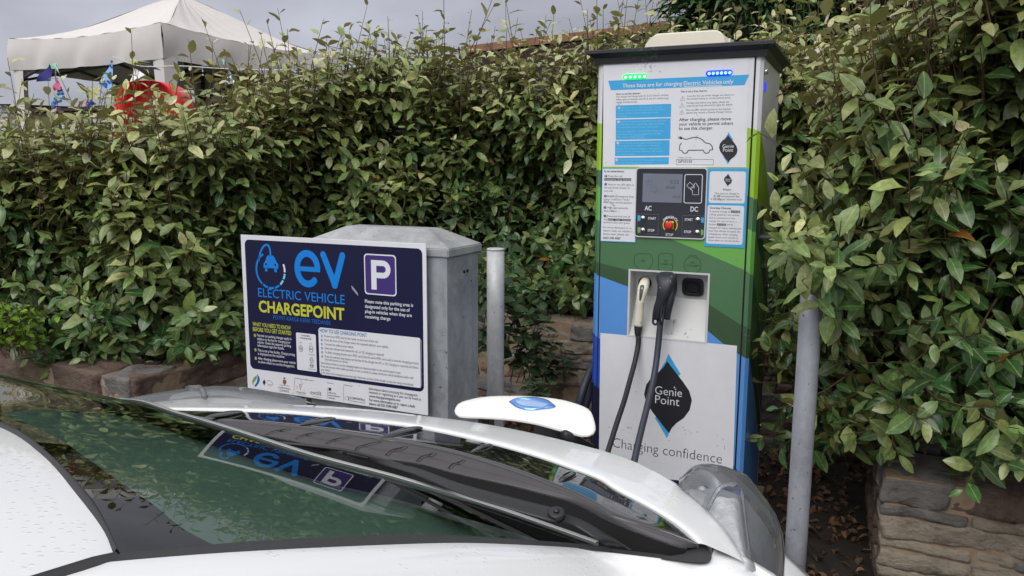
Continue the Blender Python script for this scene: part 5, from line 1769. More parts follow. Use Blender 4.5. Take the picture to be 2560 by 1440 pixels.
V = np.vstack([ri, [ri.mean(0) + nn_ * .003]])
from_np('badge_face', L(V), [(i, (i + 1) % 60, 60) for i in range(60)], 'badge_face', bd)
for (x0, y0, x1, y1) in ((1205, 1046, 1222, 1064), (1335, 1066, 1405, 1100), (1400, 1080, 1412, 1104)):
    a = atz(x0, y0, .850); b = atz(x1, y0, .850); c = atz(x1, y1 + 14, .80); d = atz(x0, y1 + 14, .80)
    q = [a, b, c, d]
    V = q + [p + CF * .03 for p in q]
    from_np('flap_hinge', L(V), [(0, 1, 2, 3), (7, 6, 5, 4), (0, 4, 5, 1), (1, 5, 6, 2), (2, 6, 7, 3), (3, 7, 4, 0)], 'trim_dark', car, smooth=False)
V, F = tube(L([atz(1412, 1084, .855), atz(1440, 1097, .83), atz(1478, 1118, .80)]), .009, 8)
from_np('flap_strut', V, F, 'trim_dark', car)

# --- wheels, out of sight below the wings
for fwd_, rgt in ((.12, .82), (.12, -.62), (-1.9, .78), (-1.9, -.62)):
    c = K0 + CF * fwd_ + CR * (rgt - .22) + np.array([0, 0, .30])
    w_ = tag(empty('wheel', tuple(c - K0)), None); w_.parent = car
    V, F = tube([-CR * .09, -CR * .085, CR * .085, CR * .09], [.24, .30, .30, .24], 36)
    from_np('tyre', V, F, 'rubber', w_)
    V, F = tube([-CR * .093, CR * .093], [.205, .205], 28)
    from_np('rim', V, F, 'steel', w_, smooth=False)

# ------------------------------------------------------------------ stone planter walls
def stone2(name, ramp_cols, moss):
    m = stone(name)
    t = m.node_tree
    r = [n for n in t.nodes if n.bl_idname == 'ShaderNodeValToRGB'][0]
    for e_, c in zip(r.color_ramp.elements, ramp_cols): e_.color = list(c) + [1]
    for n in t.nodes:
        if n.bl_idname == 'ShaderNodeMapRange': n.inputs['To Max'].default_value = moss
    return m


M['stone_tan'] = stone2('stone_tan', ((.085, .07, .06), (.21, .175, .135), (.34, .285, .215), (.43, .36, .27), (.28, .25, .21), (.42, .41, .39)), .6)
M['stone_slate'] = stone2('stone_slate', ((.05, .045, .045), (.12, .105, .10), (.20, .18, .165), (.26, .24, .22), (.17, .155, .15), (.33, .33, .34)), .5)
M['stone_umber'] = stone2('stone_umber', ((.045, .025, .02), (.11, .065, .05), (.17, .115, .09), (.22, .16, .12), (.14, .10, .085), (.26, .24, .22)), .35)


from mathutils import noise as mnoise


def rubble(bm, x0, x1, y0, y1, z0, z1, mi, rng):
    """one rough split stone with rounded arrises and an uneven face"""
    nx, ny, nz = max(3, int((x1 - x0) / .016)), max(3, int((y1 - y0) / .022)), max(3, int((z1 - z0) / .011))
    off = Vector((rng.uniform(0, 50), rng.uniform(0, 50), rng.uniform(0, 50)))
    cx, cy, cz = (x0 + x1) / 2, (y0 + y1) / 2, (z0 + z1) / 2
    hx, hy, hz = (x1 - x0) / 2, (y1 - y0) / 2, (z1 - z0) / 2
    sk = rng.uniform(-.16, .16)

    def P(a, b, c):
        p = Vector((cx + hx * a, cy + hy * b, cz + hz * c))
        r = min(.009, hz * .5)
        q = Vector((max(-hx + r, min(hx - r, hx * a)), max(-hy + r, min(hy - r, hy * b)), max(-hz + r, min(hz - r, hz * c))))
        d = Vector((hx * a, hy * b, hz * c)) - q
        if d.length > 1e-9: q = q + d.normalized() * r
        p = Vector((cx, cy, cz)) + q
        p.x += sk * (p.z - cz)
        n1 = mnoise.noise_vector((p + off) * 6) * .014 + mnoise.noise_vector(Vector((p.x * 15, p.y * 15, p.z * 38)) + off) * .0055 + mnoise.noise_vector(Vector((p.x * 40, p.y * 40, p.z * 90)) + off) * .004
        return p + n1
    cache = {}

    def V(a, b, c):
        k = (round(a, 4), round(b, 4), round(c, 4))
        if k not in cache: cache[k] = bm.verts.new(P(a, b, c))
        return cache[k]
    lx = [-1 + 2 * i / nx for i in range(nx + 1)]; ly = [-1 + 2 * i / ny for i in range(ny + 1)]; lz = [-1 + 2 * i / nz for i in range(nz + 1)]
    for fixed, A, B, mk in ((-1, lx, lz, lambda a, b, s: V(a, s, b)), (1, lx, lz, lambda a, b, s: V(a, s, b)), (-1, lx, ly, lambda a, b, s: V(a, b, s)), (1, lx, ly, lambda a, b, s: V(a, b, s)), (-1, ly, lz, lambda a, b, s: V(s, a, b)), (1, ly, lz, lambda a, b, s: V(s, a, b))):
        for i in range(len(A) - 1):
            for j in range(len(B) - 1):
                q = [mk(A[i], B[j], fixed), mk(A[i + 1], B[j], fixed), mk(A[i + 1], B[j + 1], fixed), mk(A[i], B[j + 1], fixed)]
                f = bm.faces.new(q); f.material_index = mi; f.smooth = True


def stone_wall(label, a, b, z0, z1, thick, seed, name='stone_wall', end_a=True, cope=True):
    """rubble wall from a to b (its front face), thick towards the far side"""
    rng = random.Random(seed)
    a = np.array([a[0], a[1], 0.0]); b = np.array([b[0], b[1], 0.0])
    ln = np.linalg.norm(b - a); yaw = math.atan2(b[1] - a[1], b[0] - a[0])
    o = tag(empty(name, (a[0], a[1], z0), yaw), label, 'wall')
    bm = bmesh.new()
    bm_box(bm, .012, ln - .012, .004, thick - .012, 0, z1 - z0 - .012)
    from_bm('mortar_core', bm, 'mortar', o)
    bm = bmesh.new()
    z = 0.0
    H_ = z1 - z0
    while z < H_ - .02:
        h = rng.uniform(.035, .125)
        if H_ - z - h < .05: h = H_ - z
        x = 0.0
        while x < ln:
            w = rng.uniform(.10, .34) * (1 + h * 4)
            w = min(w, ln - x)
            if ln - x - w < .08: w = ln - x
            pr_ = rng.uniform(-.010, .012)
            top = z + h >= H_ - .001
            rubble(bm, x + .001, x + w - .001, -pr_ - .004, thick * (.98 if top else .5) + rng.uniform(-.02, 0), z + .001, z + h - .001 + (rng.uniform(-.018, .015) if top else 0), rng.choice((0, 0, 1, 1, 2)), rng)
            x += w
        # end stones
        for xe in (0,):
            rubble(bm, -.006 + rng.uniform(-.008, .006), .10, thick * .48, thick - .004, z + .001, z + h - .001, rng.choice((0, 0, 1, 2)), rng)
        z += h
    bmesh.ops.recalc_face_normals(bm, faces=bm.faces[:])
    from_bm('stonework', bm, ['stone_tan', 'stone_slate', 'stone_umber'], o, True)
    return o


# left planter
la = atz(322, 944, .55)
lb_ = la - DX * 3.2
stone_wall('low mossy rubble wall under the hedge at the left edge', lb_, la, 0, .55, .26, 3)
lc = la + DN * 1.2 + DX * .08
stone_wall('short return of the mossy wall running back beside the notice board', la + DX * .27 * 0 + np.array([.015, .0, 0]), lc, 0, .53, -.0 + .25, 4)
# back wall of the niche
ba = aty(1180, 800, 4.55); bb_ = ba + DX * 2.4
bz = .60
stone_wall('shaded brown stone wall at the back between bollard and charger', ba - DX * 1.5, bb_, 0, bz, .25, 5)
# right planter
ra = atz(2206, 1182, .44)
rb_ = ra + DX * 1.9
stone_wall('sandy rubble wall of the planter at the lower right corner', ra, rb_, 0, .44, .30, 11)
# its return: the end stones run back
rc = ra + DN * .9 + DX * .0
stone_wall('tall thin end of the right planter wall facing the charger', rc + DX * .0 - DX * .012, ra + DN * .31 - DX * .012, 0, .46, .22, 12)


# ------------------------------------------------------------------ soil and fallen leaves
def blanket(name, pts_fn, nx, ny, m, label=None, kind='stuff', amp=.02, seed=1):
    r = np.random.default_rng(seed)
    V = []
    for j in range(ny):
        for i in range(nx):
            p = pts_fn(i / (nx - 1), j / (ny - 1))
            V.append(p + np.array([0, 0, r.uniform(-amp, amp)]))
    return from_np(name, V, grid_faces(ny, nx), m)


niche = lambda u, v: np.array([CH_P[0], CH_P[1], .02]) + DX * (-1.8 + 3.2 * u) + DN * (-.25 + 2.2 * v)
tag(blanket('soil', niche, 60, 40, 'soil'), kind='structure')
bed = lambda u, v: ra + DX * (-.02 + 1.9 * u) + DN * (.28 + 1.3 * v) + np.array([0, 0, -.02 + .05 * v])
tag(blanket('soil', bed, 40, 30, 'soil', seed=3), kind='structure')
bed2 = lambda u, v: lb_ + DX * 3.1 * u + DN * (.2 + 1.2 * v) + np.array([0, 0, -.015])
tag(blanket('soil', bed2, 60, 20, 'soil', seed=4), kind='structure')
bed3 = lambda u, v: ba - DX * 1.5 + DX * 4.2 * u + DN * (.22 + 1.3 * v) + np.array([0, 0, bz - ba[2] - .02])
tag(blanket('soil', bed3, 60, 20, 'soil', seed=5), kind='structure')


# ------------------------------------------------------------------ leaves
TEMPL_U = np.array([0, .16, .16, .16, .40, .40, .40, .68, .68, .68, .88, .88, .88, 1.0])
TEMPL_V = np.array([0, -.62, 0, .62, -1, 0, 1, -.86, 0, .86, -.42, 0, .42, 0])
TEMPL_F = [(0, 2, 1), (0, 3, 2), (1, 2, 5, 4), (2, 3, 6, 5), (4, 5, 8, 7), (5, 6, 9, 8), (7, 8, 11, 10), (8, 9, 12, 11), (10, 11, 13), (11, 12, 13)]


def unit(a):
    return a / (np.linalg.norm(a, axis=-1, keepdims=True) + 1e-12)


def build_leaves(name, B, A, Nn, Ls, Ws, colr, m, parent=None, rng=None, curl=.22, fold=.35, wavy=.10, petiole=.06):
    """one mesh of many leaves: base B, axis A, face normal Nn, length Ls, half width Ws, colour"""
    n = len(B)
    A = unit(A)
    Nn = unit(Nn - A * (Nn * A).sum(1, keepdims=True))
    S = np.cross(A, Nn)
    U, Vv = TEMPL_U, TEMPL_V
    k = len(U)
    cr = curl * rng.uniform(.1, 1.9, (n, 1))
    fd = fold * rng.uniform(.3, 1.5, (n, 1))
    wv = wavy * 1.5 * rng.normal(0, 1, (n, k)) * np.abs(Vv)[None, :]
    uu = U[None, :]
    x = Ls[:, None] * (petiole + uu * (1 - petiole) - .18 * cr * uu * uu)
    h = -Ls[:, None] * cr * uu * uu * .9 + Ws[:, None] * (fd * np.abs(Vv)[None, :] ** 1.4 * .8 + wv * 1.3)
    y = Ws[:, None] * Vv[None, :] * (1 - .12 * fd)
    P = B[:, None, :] + A[:, None, :] * x[..., None] + S[:, None, :] * y[..., None] + Nn[:, None, :] * h[..., None]
    me = bpy.data.meshes.new(name)
    nv = n * k
    me.vertices.add(nv)
    me.vertices.foreach_set('co', P.reshape(-1).astype(np.float32))
    sizes = np.array([len(f) for f in TEMPL_F])
    flat = np.array([i for f in TEMPL_F for i in f])
    nl = len(flat)
    loops = (flat[None, :] + (np.arange(n) * k)[:, None]).reshape(-1)
    me.loops.add(len(loops))
    me.loops.foreach_set('vertex_index', loops.astype(np.int32))
    starts0 = np.concatenate([[0], np.cumsum(sizes)[:-1]])
    starts = (starts0[None, :] + (np.arange(n) * nl)[:, None]).reshape(-1)
    me.polygons.add(len(starts))
    me.polygons.foreach_set('loop_start', starts.astype(np.int32))
    me.polygons.foreach_set('use_smooth', np.ones(len(starts), bool))
    me.update(calc_edges=True)
    ca = me.color_attributes.new('leaf', 'FLOAT_COLOR', 'POINT')
    cc = np.ones((n, k, 4), np.float32)
    cc[..., :3] = colr[:, None, :]
    cc[..., 3] = np.abs(Vv)[None, :]
    ca.data.foreach_set('color', cc.reshape(-1))
    me.validate()
    return link(name, me, m, parent)


def build_stems(name, P0, P1, P2, r0, r1, m, parent=None):
    """curved tapering three-sided stems"""
    n = len(P0)
    ts = np.array([0, .35, .7, 1.0])
    pts = [(1 - t) ** 2 * P0 + 2 * t * (1 - t) * P1 + t * t * P2 for t in ts]
    ax = unit(P2 - P0)
    ref = np.where(np.abs(ax[:, 2:3]) < .9, np.array([[0, 0, 1.0]]), np.array([[1.0, 0, 0]]))
    e1 = unit(np.cross(ax, ref)); e2 = np.cross(ax, e1)
    V = np.zeros((n, 4, 4, 3))
    for i, t in enumerate(ts):
        r = (r0 * (1 - t) + r1 * t)[:, None]
        for j in range(4):
            th = math.pi / 2 * j
            V[:, i, j] = pts[i] + r * (math.cos(th) * e1 + math.sin(th) * e2)
    quads = []
    for i in range(3):
        for j in range(4):
            quads.append((i * 4 + j, i * 4 + (j + 1) % 4, (i + 1) * 4 + (j + 1) % 4, (i + 1) * 4 + j))
    q = np.array(quads)
    loops = (q.reshape(-1)[None, :] + (np.arange(n) * 16)[:, None]).reshape(-1)
    me = bpy.data.meshes.new(name)
    me.vertices.add(n * 16); me.vertices.foreach_set('co', V.reshape(-1).astype(np.float32))
    me.loops.add(len(loops)); me.loops.foreach_set('vertex_index', loops.astype(np.int32))
    me.polygons.add(n * 12); me.polygons.foreach_set('loop_start', (np.arange(n * 12) * 4).astype(np.int32))
    me.polygons.foreach_set('use_smooth', np.ones(n * 12, bool))
    me.update(calc_edges=True)
    return link(name, me, m, parent)


def leaf_mat(name, under, rough=.36, midrib=(.22, .25, .10), trans=.18, spec=.5):
    m, t, b = new_mat(name)
    at = t.nodes.new('ShaderNodeAttribute'); at.attribute_name = 'leaf'
    ge = t.nodes.new('ShaderNodeNewGeometry')
    mr = t.nodes.new('ShaderNodeMapRange'); mr.inputs['From Min'].default_value = .03; mr.inputs['From Max'].default_value = .11
    mr.inputs['To Min'].default_value = .6; mr.inputs['To Max'].default_value = 0
    t.links.new(at.outputs['Alpha'], mr.inputs[0])
    a = t.nodes.new('ShaderNodeMix'); a.data_type = 'RGBA'
    t.links.new(mr.outputs[0], a.inputs[0]); t.links.new(at.outputs['Color'], a.inputs[6]); a.inputs[7].default_value = list(midrib) + [1]
    tc = t.nodes.new('ShaderNodeTexCoord')
    n = t.nodes.new('ShaderNodeTexNoise'); n.inputs['Scale'].default_value = 70; n.inputs['Detail'].default_value = 2
    t.links.new(tc.outputs['Object'], n.inputs['Vector'])
    nm = t.nodes.new('ShaderNodeMapRange'); nm.inputs['From Min'].default_value = .3; nm.inputs['From Max'].default_value = .7
    nm.inputs['To Min'].default_value = .78; nm.inputs['To Max'].default_value = 1.22
    t.links.new(n.outputs['Fac'], nm.inputs[0])
    sc_ = t.nodes.new('ShaderNodeVectorMath'); sc_.operation = 'SCALE'
    t.links.new(a.outputs[2], sc_.inputs[0]); t.links.new(nm.outputs[0], sc_.inputs['Scale'])
    un = t.nodes.new('ShaderNodeMix'); un.data_type = 'RGBA'; un.inputs[0].default_value = .72
    t.links.new(at.outputs['Color'], un.inputs[6]); un.inputs[7].default_value = list(under) + [1]
    bf = t.nodes.new('ShaderNodeMix'); bf.data_type = 'RGBA'
    t.links.new(ge.outputs['Backfacing'], bf.inputs[0]); t.links.new(sc_.outputs[0], bf.inputs[6]); t.links.new(un.outputs[2], bf.inputs[7])
    t.links.new(bf.outputs[2], b.inputs['Base Color'])
    b.inputs['Roughness'].default_value = rough
    b.inputs['Specular IOR Level'].default_value = spec
    if trans > 0:
        out = [x for x in t.nodes if x.bl_idname == 'ShaderNodeOutputMaterial'][0]
        tl = t.nodes.new('ShaderNodeBsdfTranslucent'); t.links.new(bf.outputs[2], tl.inputs['Color'])
        ms = t.nodes.new('ShaderNodeMixShader'); ms.inputs[0].default_value = trans
        t.links.new(b.outputs[0], ms.inputs[1]); t.links.new(tl.outputs[0], ms.inputs[2])
        t.links.new(ms.outputs[0], out.inputs['Surface'])
    return m


M['elaeagnus'] = leaf_mat('elaeagnus', (.27, .23, .080), .27, (.36, .40, .18), .22)
M['twig'] = mat('twig', (.10, .06, .03), .7, var=.4, scale=40)
M['hedge_core_shade'] = mat('hedge_core_shade', (.012, .015, .008), .95, var=.5, scale=20)  # near black, stands in for the shade between the leaves


def grow(P, D, Ln, nl, llen, rng, young):
    """leaves and stem of each shoot: start P, direction D, length Ln; young 0..1 shifts colour to the pale new growth"""
    n = len(P)
    D = unit(D)
    bend = rng.normal(0, .18, (n, 3)); bend[:, 2] = np.abs(bend[:, 2]) + .12
    P2 = P + (D + bend * .8) * Ln[:, None]
    P1 = P + D * Ln[:, None] * .5
    ref = np.where(np.abs(D[:, 2:3]) < .85, np.array([[0, 0, 1.0]]), np.array([[1.0, 0, 0]]))
    e1 = unit(np.cross(D, ref)); e2 = np.cross(D, e1)
    ph = rng.uniform(0, 6.28, n)
    size = rng.uniform(.72, 1.16, n)
    Bs, As, Ns, Lss, Wss, Cs = [], [], [], [], [], []
    for j in range(nl):
        t = np.clip((j + .6) / nl + rng.normal(0, .02, n), .02, 1)[:, None]
        pos = (1 - t) ** 2 * P + 2 * t * (1 - t) * P1 + t * t * P2
        tan = unit(2 * (1 - t) * (P1 - P) + 2 * t * (P2 - P1))
        az = ph + j * 2.4 + rng.normal(0, .25, n)
        rad = np.cos(az)[:, None] * e1 + np.sin(az)[:, None] * e2
        th = np.radians(84 - 44 * t[:, 0] ** 3 + rng.normal(0, 10, n))[:, None]
        ax = rad * np.sin(th) + tan * np.cos(th)
        ax = ax + np.array([0, 0, -1.0]) * (.08 + (1 - t) * rng.uniform(-.05, .42, (n, 1)) * (1.6 - young[:, None]))
        nr_ = tan + rng.normal(0, .38, (n, 3)) + np.array([0, 0, .75])
        tt = t[:, 0]
        ll = llen * size * rng.uniform(.62, 1.15, n) * (1 - .38 * np.clip((tt - .72) / .28, 0, 1) ** 1.3)
        ww = ll * rng.uniform(.17, .265, n)
        y = np.clip(young * (.25 + .85 * tt) + rng.normal(0, .13, n), 0, 1)[:, None]
        old = np.array([.062, .148, .044]); mid = np.array([.27, .325, .098]); new = np.array([.68, .66, .33])
        c = np.where(y < .5, old + (mid - old) * (y / .5), mid + (new - mid) * ((y - .5) / .5))
        c = c * rng.uniform(.68, 1.3, (n, 1)) * (1 + rng.normal(0, .05, (n, 3)))
        yel = rng.uniform(0, 1, n) < .003
        c[yel] = np.array([.42, .17, .03]) * rng.uniform(.5, 1, (yel.sum(), 1))
        Bs.append(pos); As.append(ax); Ns.append(nr_); Lss.append(ll); Wss.append(ww); Cs.append(np.clip(c, .004, .6))
    cat = lambda x: np.concatenate(x)
    return (cat(Bs), cat(As), cat(Ns), cat(Lss), cat(Wss), cat(Cs)), (P, P1, P2)


def hedge(label, path, zb, zt, depth, n_front, n_top, n_long, seed, llen=.10, nl=13, front_len=(.20, .36), young_low=.12, core_back=.30, group=None, extra=()):
    """path: plan polyline of the front face, left to right; zb, zt: bottom and top height at each path point"""
    rng = np.random.default_rng(seed)
    path = np.asarray(path, float)
    seg = np.linalg.norm(np.diff(path, axis=0), axis=1)
    s = np.concatenate([[0], np.cumsum(seg)])
    zb = np.asarray(zb, float); zt = np.asarray(zt, float)
    dense = catmull(np.column_stack([path, zb, zt]), 400)
    ds = np.linspace(0, 1, 400)

    def at(u):
        q = np.stack([np.interp(u, ds, dense[:, k]) for k in range(4)], 1)
        e_ = 1e-2
        a = np.stack([np.interp(np.clip(u + e_, 0, 1), ds, dense[:, k]) - np.interp(np.clip(u - e_, 0, 1), ds, dense[:, k]) for k in range(2)], 1)
        a = unit(a)
        nrm = np.column_stack([a[:, 1], -a[:, 0], np.zeros(len(u))])      # towards the viewer's side
        return q, nrm

    def bulge(u, z):
        ll = u * s[-1]
        return .10 * np.sin(ll * 5.1 + 1.3 * np.sin(z * 4) + seed) + .08 * np.sin(ll * 9.7 + z * 6.1 + 2 * seed) + .05 * np.sin(z * 8 + ll * 3)

    shoots = []
    # front
    u = rng.uniform(0, 1, n_front)
    q, nrm = at(u)
    v = rng.uniform(0, 1, n_front) ** .95
    z = q[:, 2] + (q[:, 3] - .20 - q[:, 2]) * v
    P = np.column_stack([q[:, 0], q[:, 1], z]) + nrm * (bulge(u, z) - rng.uniform(.12, .34, n_front))[:, None]
    D = nrm * rng.uniform(.30, .95, (n_front, 1)) + np.array([0, 0, 1.0]) * (rng.uniform(.35, 1.15, (n_front, 1)) + .5 * (v[:, None] - .3)) + rng.normal(0, .22, (n_front, 3))
    low = v < .28 + rng.normal(0, .06, n_front)
    D[low, 2] -= .85
    Ln = rng.uniform(front_len[0], front_len[1], n_front)
    yg = np.clip(young_low - .06 + .66 * v ** 1.5 + rng.normal(0, .10, n_front) + .12 * np.sin(u * s[-1] * 4.3 + 3 * z) + .3 * (rng.uniform(0, 1, n_front) < .14), 0, 1)
    shoots.append((P, D, Ln, yg))
    # top
    u = rng.uniform(0, 1, n_top)
    q, nrm = at(u)
    back = rng.uniform(-.02, depth, n_top)
    P = np.column_stack([q[:, 0], q[:, 1], q[:, 3] - rng.uniform(.30, .48, n_top) + .07 * np.sin(u * s[-1] * 6 + seed) + .06 * np.sin(u * s[-1] * 13.7)]) - nrm * back[:, None]
    D = np.array([0, 0, 1.0]) + rng.normal(0, .22, (n_top, 3)) + nrm * rng.uniform(-.1, .3, (n_top, 1))
    shoots.append((P, D, rng.uniform(.24, .42, n_top), np.clip(rng.normal(.62, .14, n_top), 0, 1)))
    # long leaders standing clear of the top
    u = rng.uniform(0, 1, n_long)
    q, nrm = at(u)
    back = rng.uniform(0, depth * .8, n_long)
    P = np.column_stack([q[:, 0], q[:, 1], q[:, 3] - .38]) - nrm * back[:, None]
    D = np.array([0, 0, 1.0]) + rng.normal(0, .10, (n_long, 3))
    shoots.append((P, D, rng.uniform(.38, .66, n_long), np.clip(rng.normal(.72, .12, n_long), 0, 1)))
    if len(extra):
        ex = [(aty(*e_[0], e_[1]), aty(*e_[2], e_[3]), e_[4]) for e_ in extra]
        P = np.array([a for a, b_, y_ in ex]); V_ = np.array([b_ - a for a, b_, y_ in ex])
        shoots.append((P, V_, np.linalg.norm(V_, axis=1) * .92, np.array([y_ for a, b_, y_ in ex])))
    P = np.concatenate([a[0] for a in shoots]); D = np.concatenate([a[1] for a in shoots]); Ln = np.concatenate([a[2] for a in shoots]); yg = np.concatenate([a[3] for a in shoots])
    lv, st = grow(P, D, Ln, nl, llen, rng, yg)
    c0_ = np.array([path[:, 0].mean(), path[:, 1].mean(), zb.min()])
    o = tag(empty('hedge', tuple(c0_)), label, 'hedge', group)
    build_leaves('foliage', lv[0] - c0_, *lv[1:], 'elaeagnus', o, rng)
    build_stems('stems', st[0] - c0_, st[1] - c0_, st[2] - c0_, np.full(len(P), .0042), np.full(len(P), .0012), 'twig', o)
    # dark sheet inside the hedge, blocks light and puts shade in the gaps
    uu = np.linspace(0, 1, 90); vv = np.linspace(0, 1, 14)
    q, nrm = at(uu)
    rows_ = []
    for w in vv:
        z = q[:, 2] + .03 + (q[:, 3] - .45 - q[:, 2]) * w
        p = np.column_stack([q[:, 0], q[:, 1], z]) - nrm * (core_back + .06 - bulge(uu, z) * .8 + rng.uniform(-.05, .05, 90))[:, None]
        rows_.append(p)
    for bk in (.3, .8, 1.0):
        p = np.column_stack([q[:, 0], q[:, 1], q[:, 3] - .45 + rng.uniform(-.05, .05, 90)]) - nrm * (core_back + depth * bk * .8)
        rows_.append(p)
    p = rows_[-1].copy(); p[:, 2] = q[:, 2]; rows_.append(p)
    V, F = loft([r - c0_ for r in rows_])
    from_np('dark_core', V, F, 'hedge_core_shade', o, smooth=True)
    return o


hedge('long silvery-leaved hedge behind the notice board and charger, with tall shoots at its left end',
      [(-4.3, 4.1), (-3.3, 3.85), (-2.4, 3.62), (-1.75, 3.55), (-1.25, 3.85), (-.75, 4.35), (-.1, 4.5), (.6, 4.42), (1.3, 4.2), (2.0, 3.95), (2.8, 3.8)],
      [.58, .58, .56, .56, .60, .64, .66, .66, .66, .66, .66],
      [1.58, 1.58, 1.57, 1.60, 1.70, 2.06, 2.01, 2.13, 2.08, 2.0, 2.0], .95, 3200, 1250, 230, 7, llen=.104, nl=13, group='clipped hedges round the charging bay')
hedge('nearer large-leaved hedge overhanging the right planter wall and the bollard',
      [(1.85, 3.75), (1.39, 3.26), (1.19, 2.86), (1.20, 2.46), (1.45, 2.14), (1.85, 1.90), (2.4, 1.62)],
      [.55, .5, .52, .60, .62, .60, .6], [1.84, 1.84, 1.86, 2.02, 2.3, 2.5, 2.5], .8, 1250, 300, 40, 21, nl=12, front_len=(.22, .42), young_low=.16, group='clipped hedges round the charging bay', extra=[
          ((2130, 720), 2.9, (2010, 580), 2.45, .55), ((2150, 640), 2.8, (2040, 610), 2.40, .5), ((2170, 760), 2.7, (2060, 640), 2.42, .3), ((2120, 600), 2.9, (2000, 500), 2.5, .6),
          ((2080, 560), 3.1, (1990, 430), 2.8, .6), ((2020, 760), 3.2, (1925, 690), 2.95, .3), ((2040, 900), 3.2, (1915, 800), 2.95, .12), ((2060, 820), 3.2, (1940, 850), 2.9, .1), ((2050, 960), 3.1, (1905, 900), 2.8, .35),
          ((2050, 1000), 3.1, (1930, 960), 2.85, .3), ((2060, 1040), 3.1, (1950, 1020), 2.8, .12), ((2080, 1080), 3.1, (1960, 1090), 2.85, .08), ((2000, 1060), 3.1, (1915, 1150), 2.8, .05), ((2040, 640), 3.2, (1940, 600), 3.0, .2),
          ((2100, 860), 3.0, (1980, 920), 2.75, .1), ((2110, 980), 2.9, (2090, 1100), 2.6, .1), ((2140, 1000), 2.8, (2200, 1120), 2.4, .1), ((2200, 960), 2.6, (2300, 1110), 2.2, .15), ((2300, 960), 2.4, (2420, 1130), 2.05, .2), ((2430, 1000), 2.3, (2500, 1170), 1.95, .3),
          ((2020, 540), 3.3, (1950, 470), 3.05, .3), ((2030, 700), 3.3, (1960, 760), 3.05, .15), ((2060, 1120), 3.1, (2010, 1180), 2.8, .05), ((2140, 860), 2.8, (2080, 760), 2.45, .35), ((2090, 740), 2.50, (1985, 640), 2.18, .5), ((2100, 660), 2.5, (2010, 560), 2.2, .45), ((2110, 720), 2.45, (2040, 620), 2.15, .3), ((2090, 700), 2.5, (2060, 770), 2.2, .35), ((2080, 640), 2.5, (1960, 600), 2.25, .5), ((2120, 690), 2.45, (2010, 690), 2.2, .4), ((2100, 740), 2.45, (2030, 690), 2.2, .3), ((2060, 600), 2.5, (2040, 720), 2.25, .4), ((2000, 600), 2.6, (2010, 720), 2.28, .3), ((2130, 820), 2.5, (2010, 740), 2.25, .35), ((2030, 860), 3.2, (1930, 760), 2.85, .1), ((2020, 920), 3.2, (1900, 860), 2.85, .1), ((2030, 700), 3.2, (1915, 620), 2.95, .2), ((2040, 1020), 3.2, (1930, 1080), 2.85, .05), ((2130, 930), 2.75, (2090, 830), 2.45, .3)])

# fallen leaves on the soil
rng = np.random.default_rng(5)
n = 3600
u, v = rng.uniform(0, 1, n), rng.uniform(0, 1, n)
B = np.array([niche(a, b) for a, b in zip(u, v)]) + np.array([0, 0, .022])
B2 = np.array([bed(a, b) for a, b in zip(rng.uniform(0, 1, 260), rng.uniform(0, 1, 260))]) + np.array([0, 0, .022])
B = np.vstack([B, B2]); n = len(B)
az = rng.uniform(0, 6.28, n)
A_ = np.column_stack([np.cos(az), np.sin(az), rng.normal(0, .2, n)])
Nn_ = np.column_stack([rng.normal(0, .35, n), rng.normal(0, .35, n), np.ones(n)])
cols = np.array([[.30, .13, .05], [.20, .10, .05], [.36, .20, .10], [.14, .085, .05]])[rng.integers(0, 4, n)] * rng.uniform(.2, .62, (n, 1))
M['dead_leaf'] = leaf_mat('dead_leaf', (.26, .16, .09), .7, (.2, .12, .06), 0.0)
tag(build_leaves('leaf_litter', B, A_, Nn_, rng.uniform(.025, .065, n), rng.uniform(.007, .016, n), cols, 'dead_leaf', None, rng, curl=.5, fold=.8), kind='stuff')
# crumpled wrapper on the litter
wc = atz(1412, 1003, .10)
bm = bmesh.new()
bmesh.ops.create_icosphere(bm, subdivisions=3, radius=.05)
rr_ = random.Random(3)
for v_ in bm.verts:
    k = 1 + rr_.uniform(-.35, .3)
    v_.co = Vector((v_.co.x * k * 1.3, v_.co.y * k, v_.co.z * k * .55))
M['wrapper'] = mat('wrapper', (.10, .10, .24), .4, var=.6, scale=50)
tag(from_bm('crumpled_wrapper', bm, 'wrapper', None, False, tuple(wc)), 'crumpled bluish wrapper lying in the brown leaf litter', 'litter')

# ------------------------------------------------------------------ nettles and weeds
M['nettle'] = leaf_mat('nettle', (.09, .13, .05), .5, (.12, .18, .06), .2)


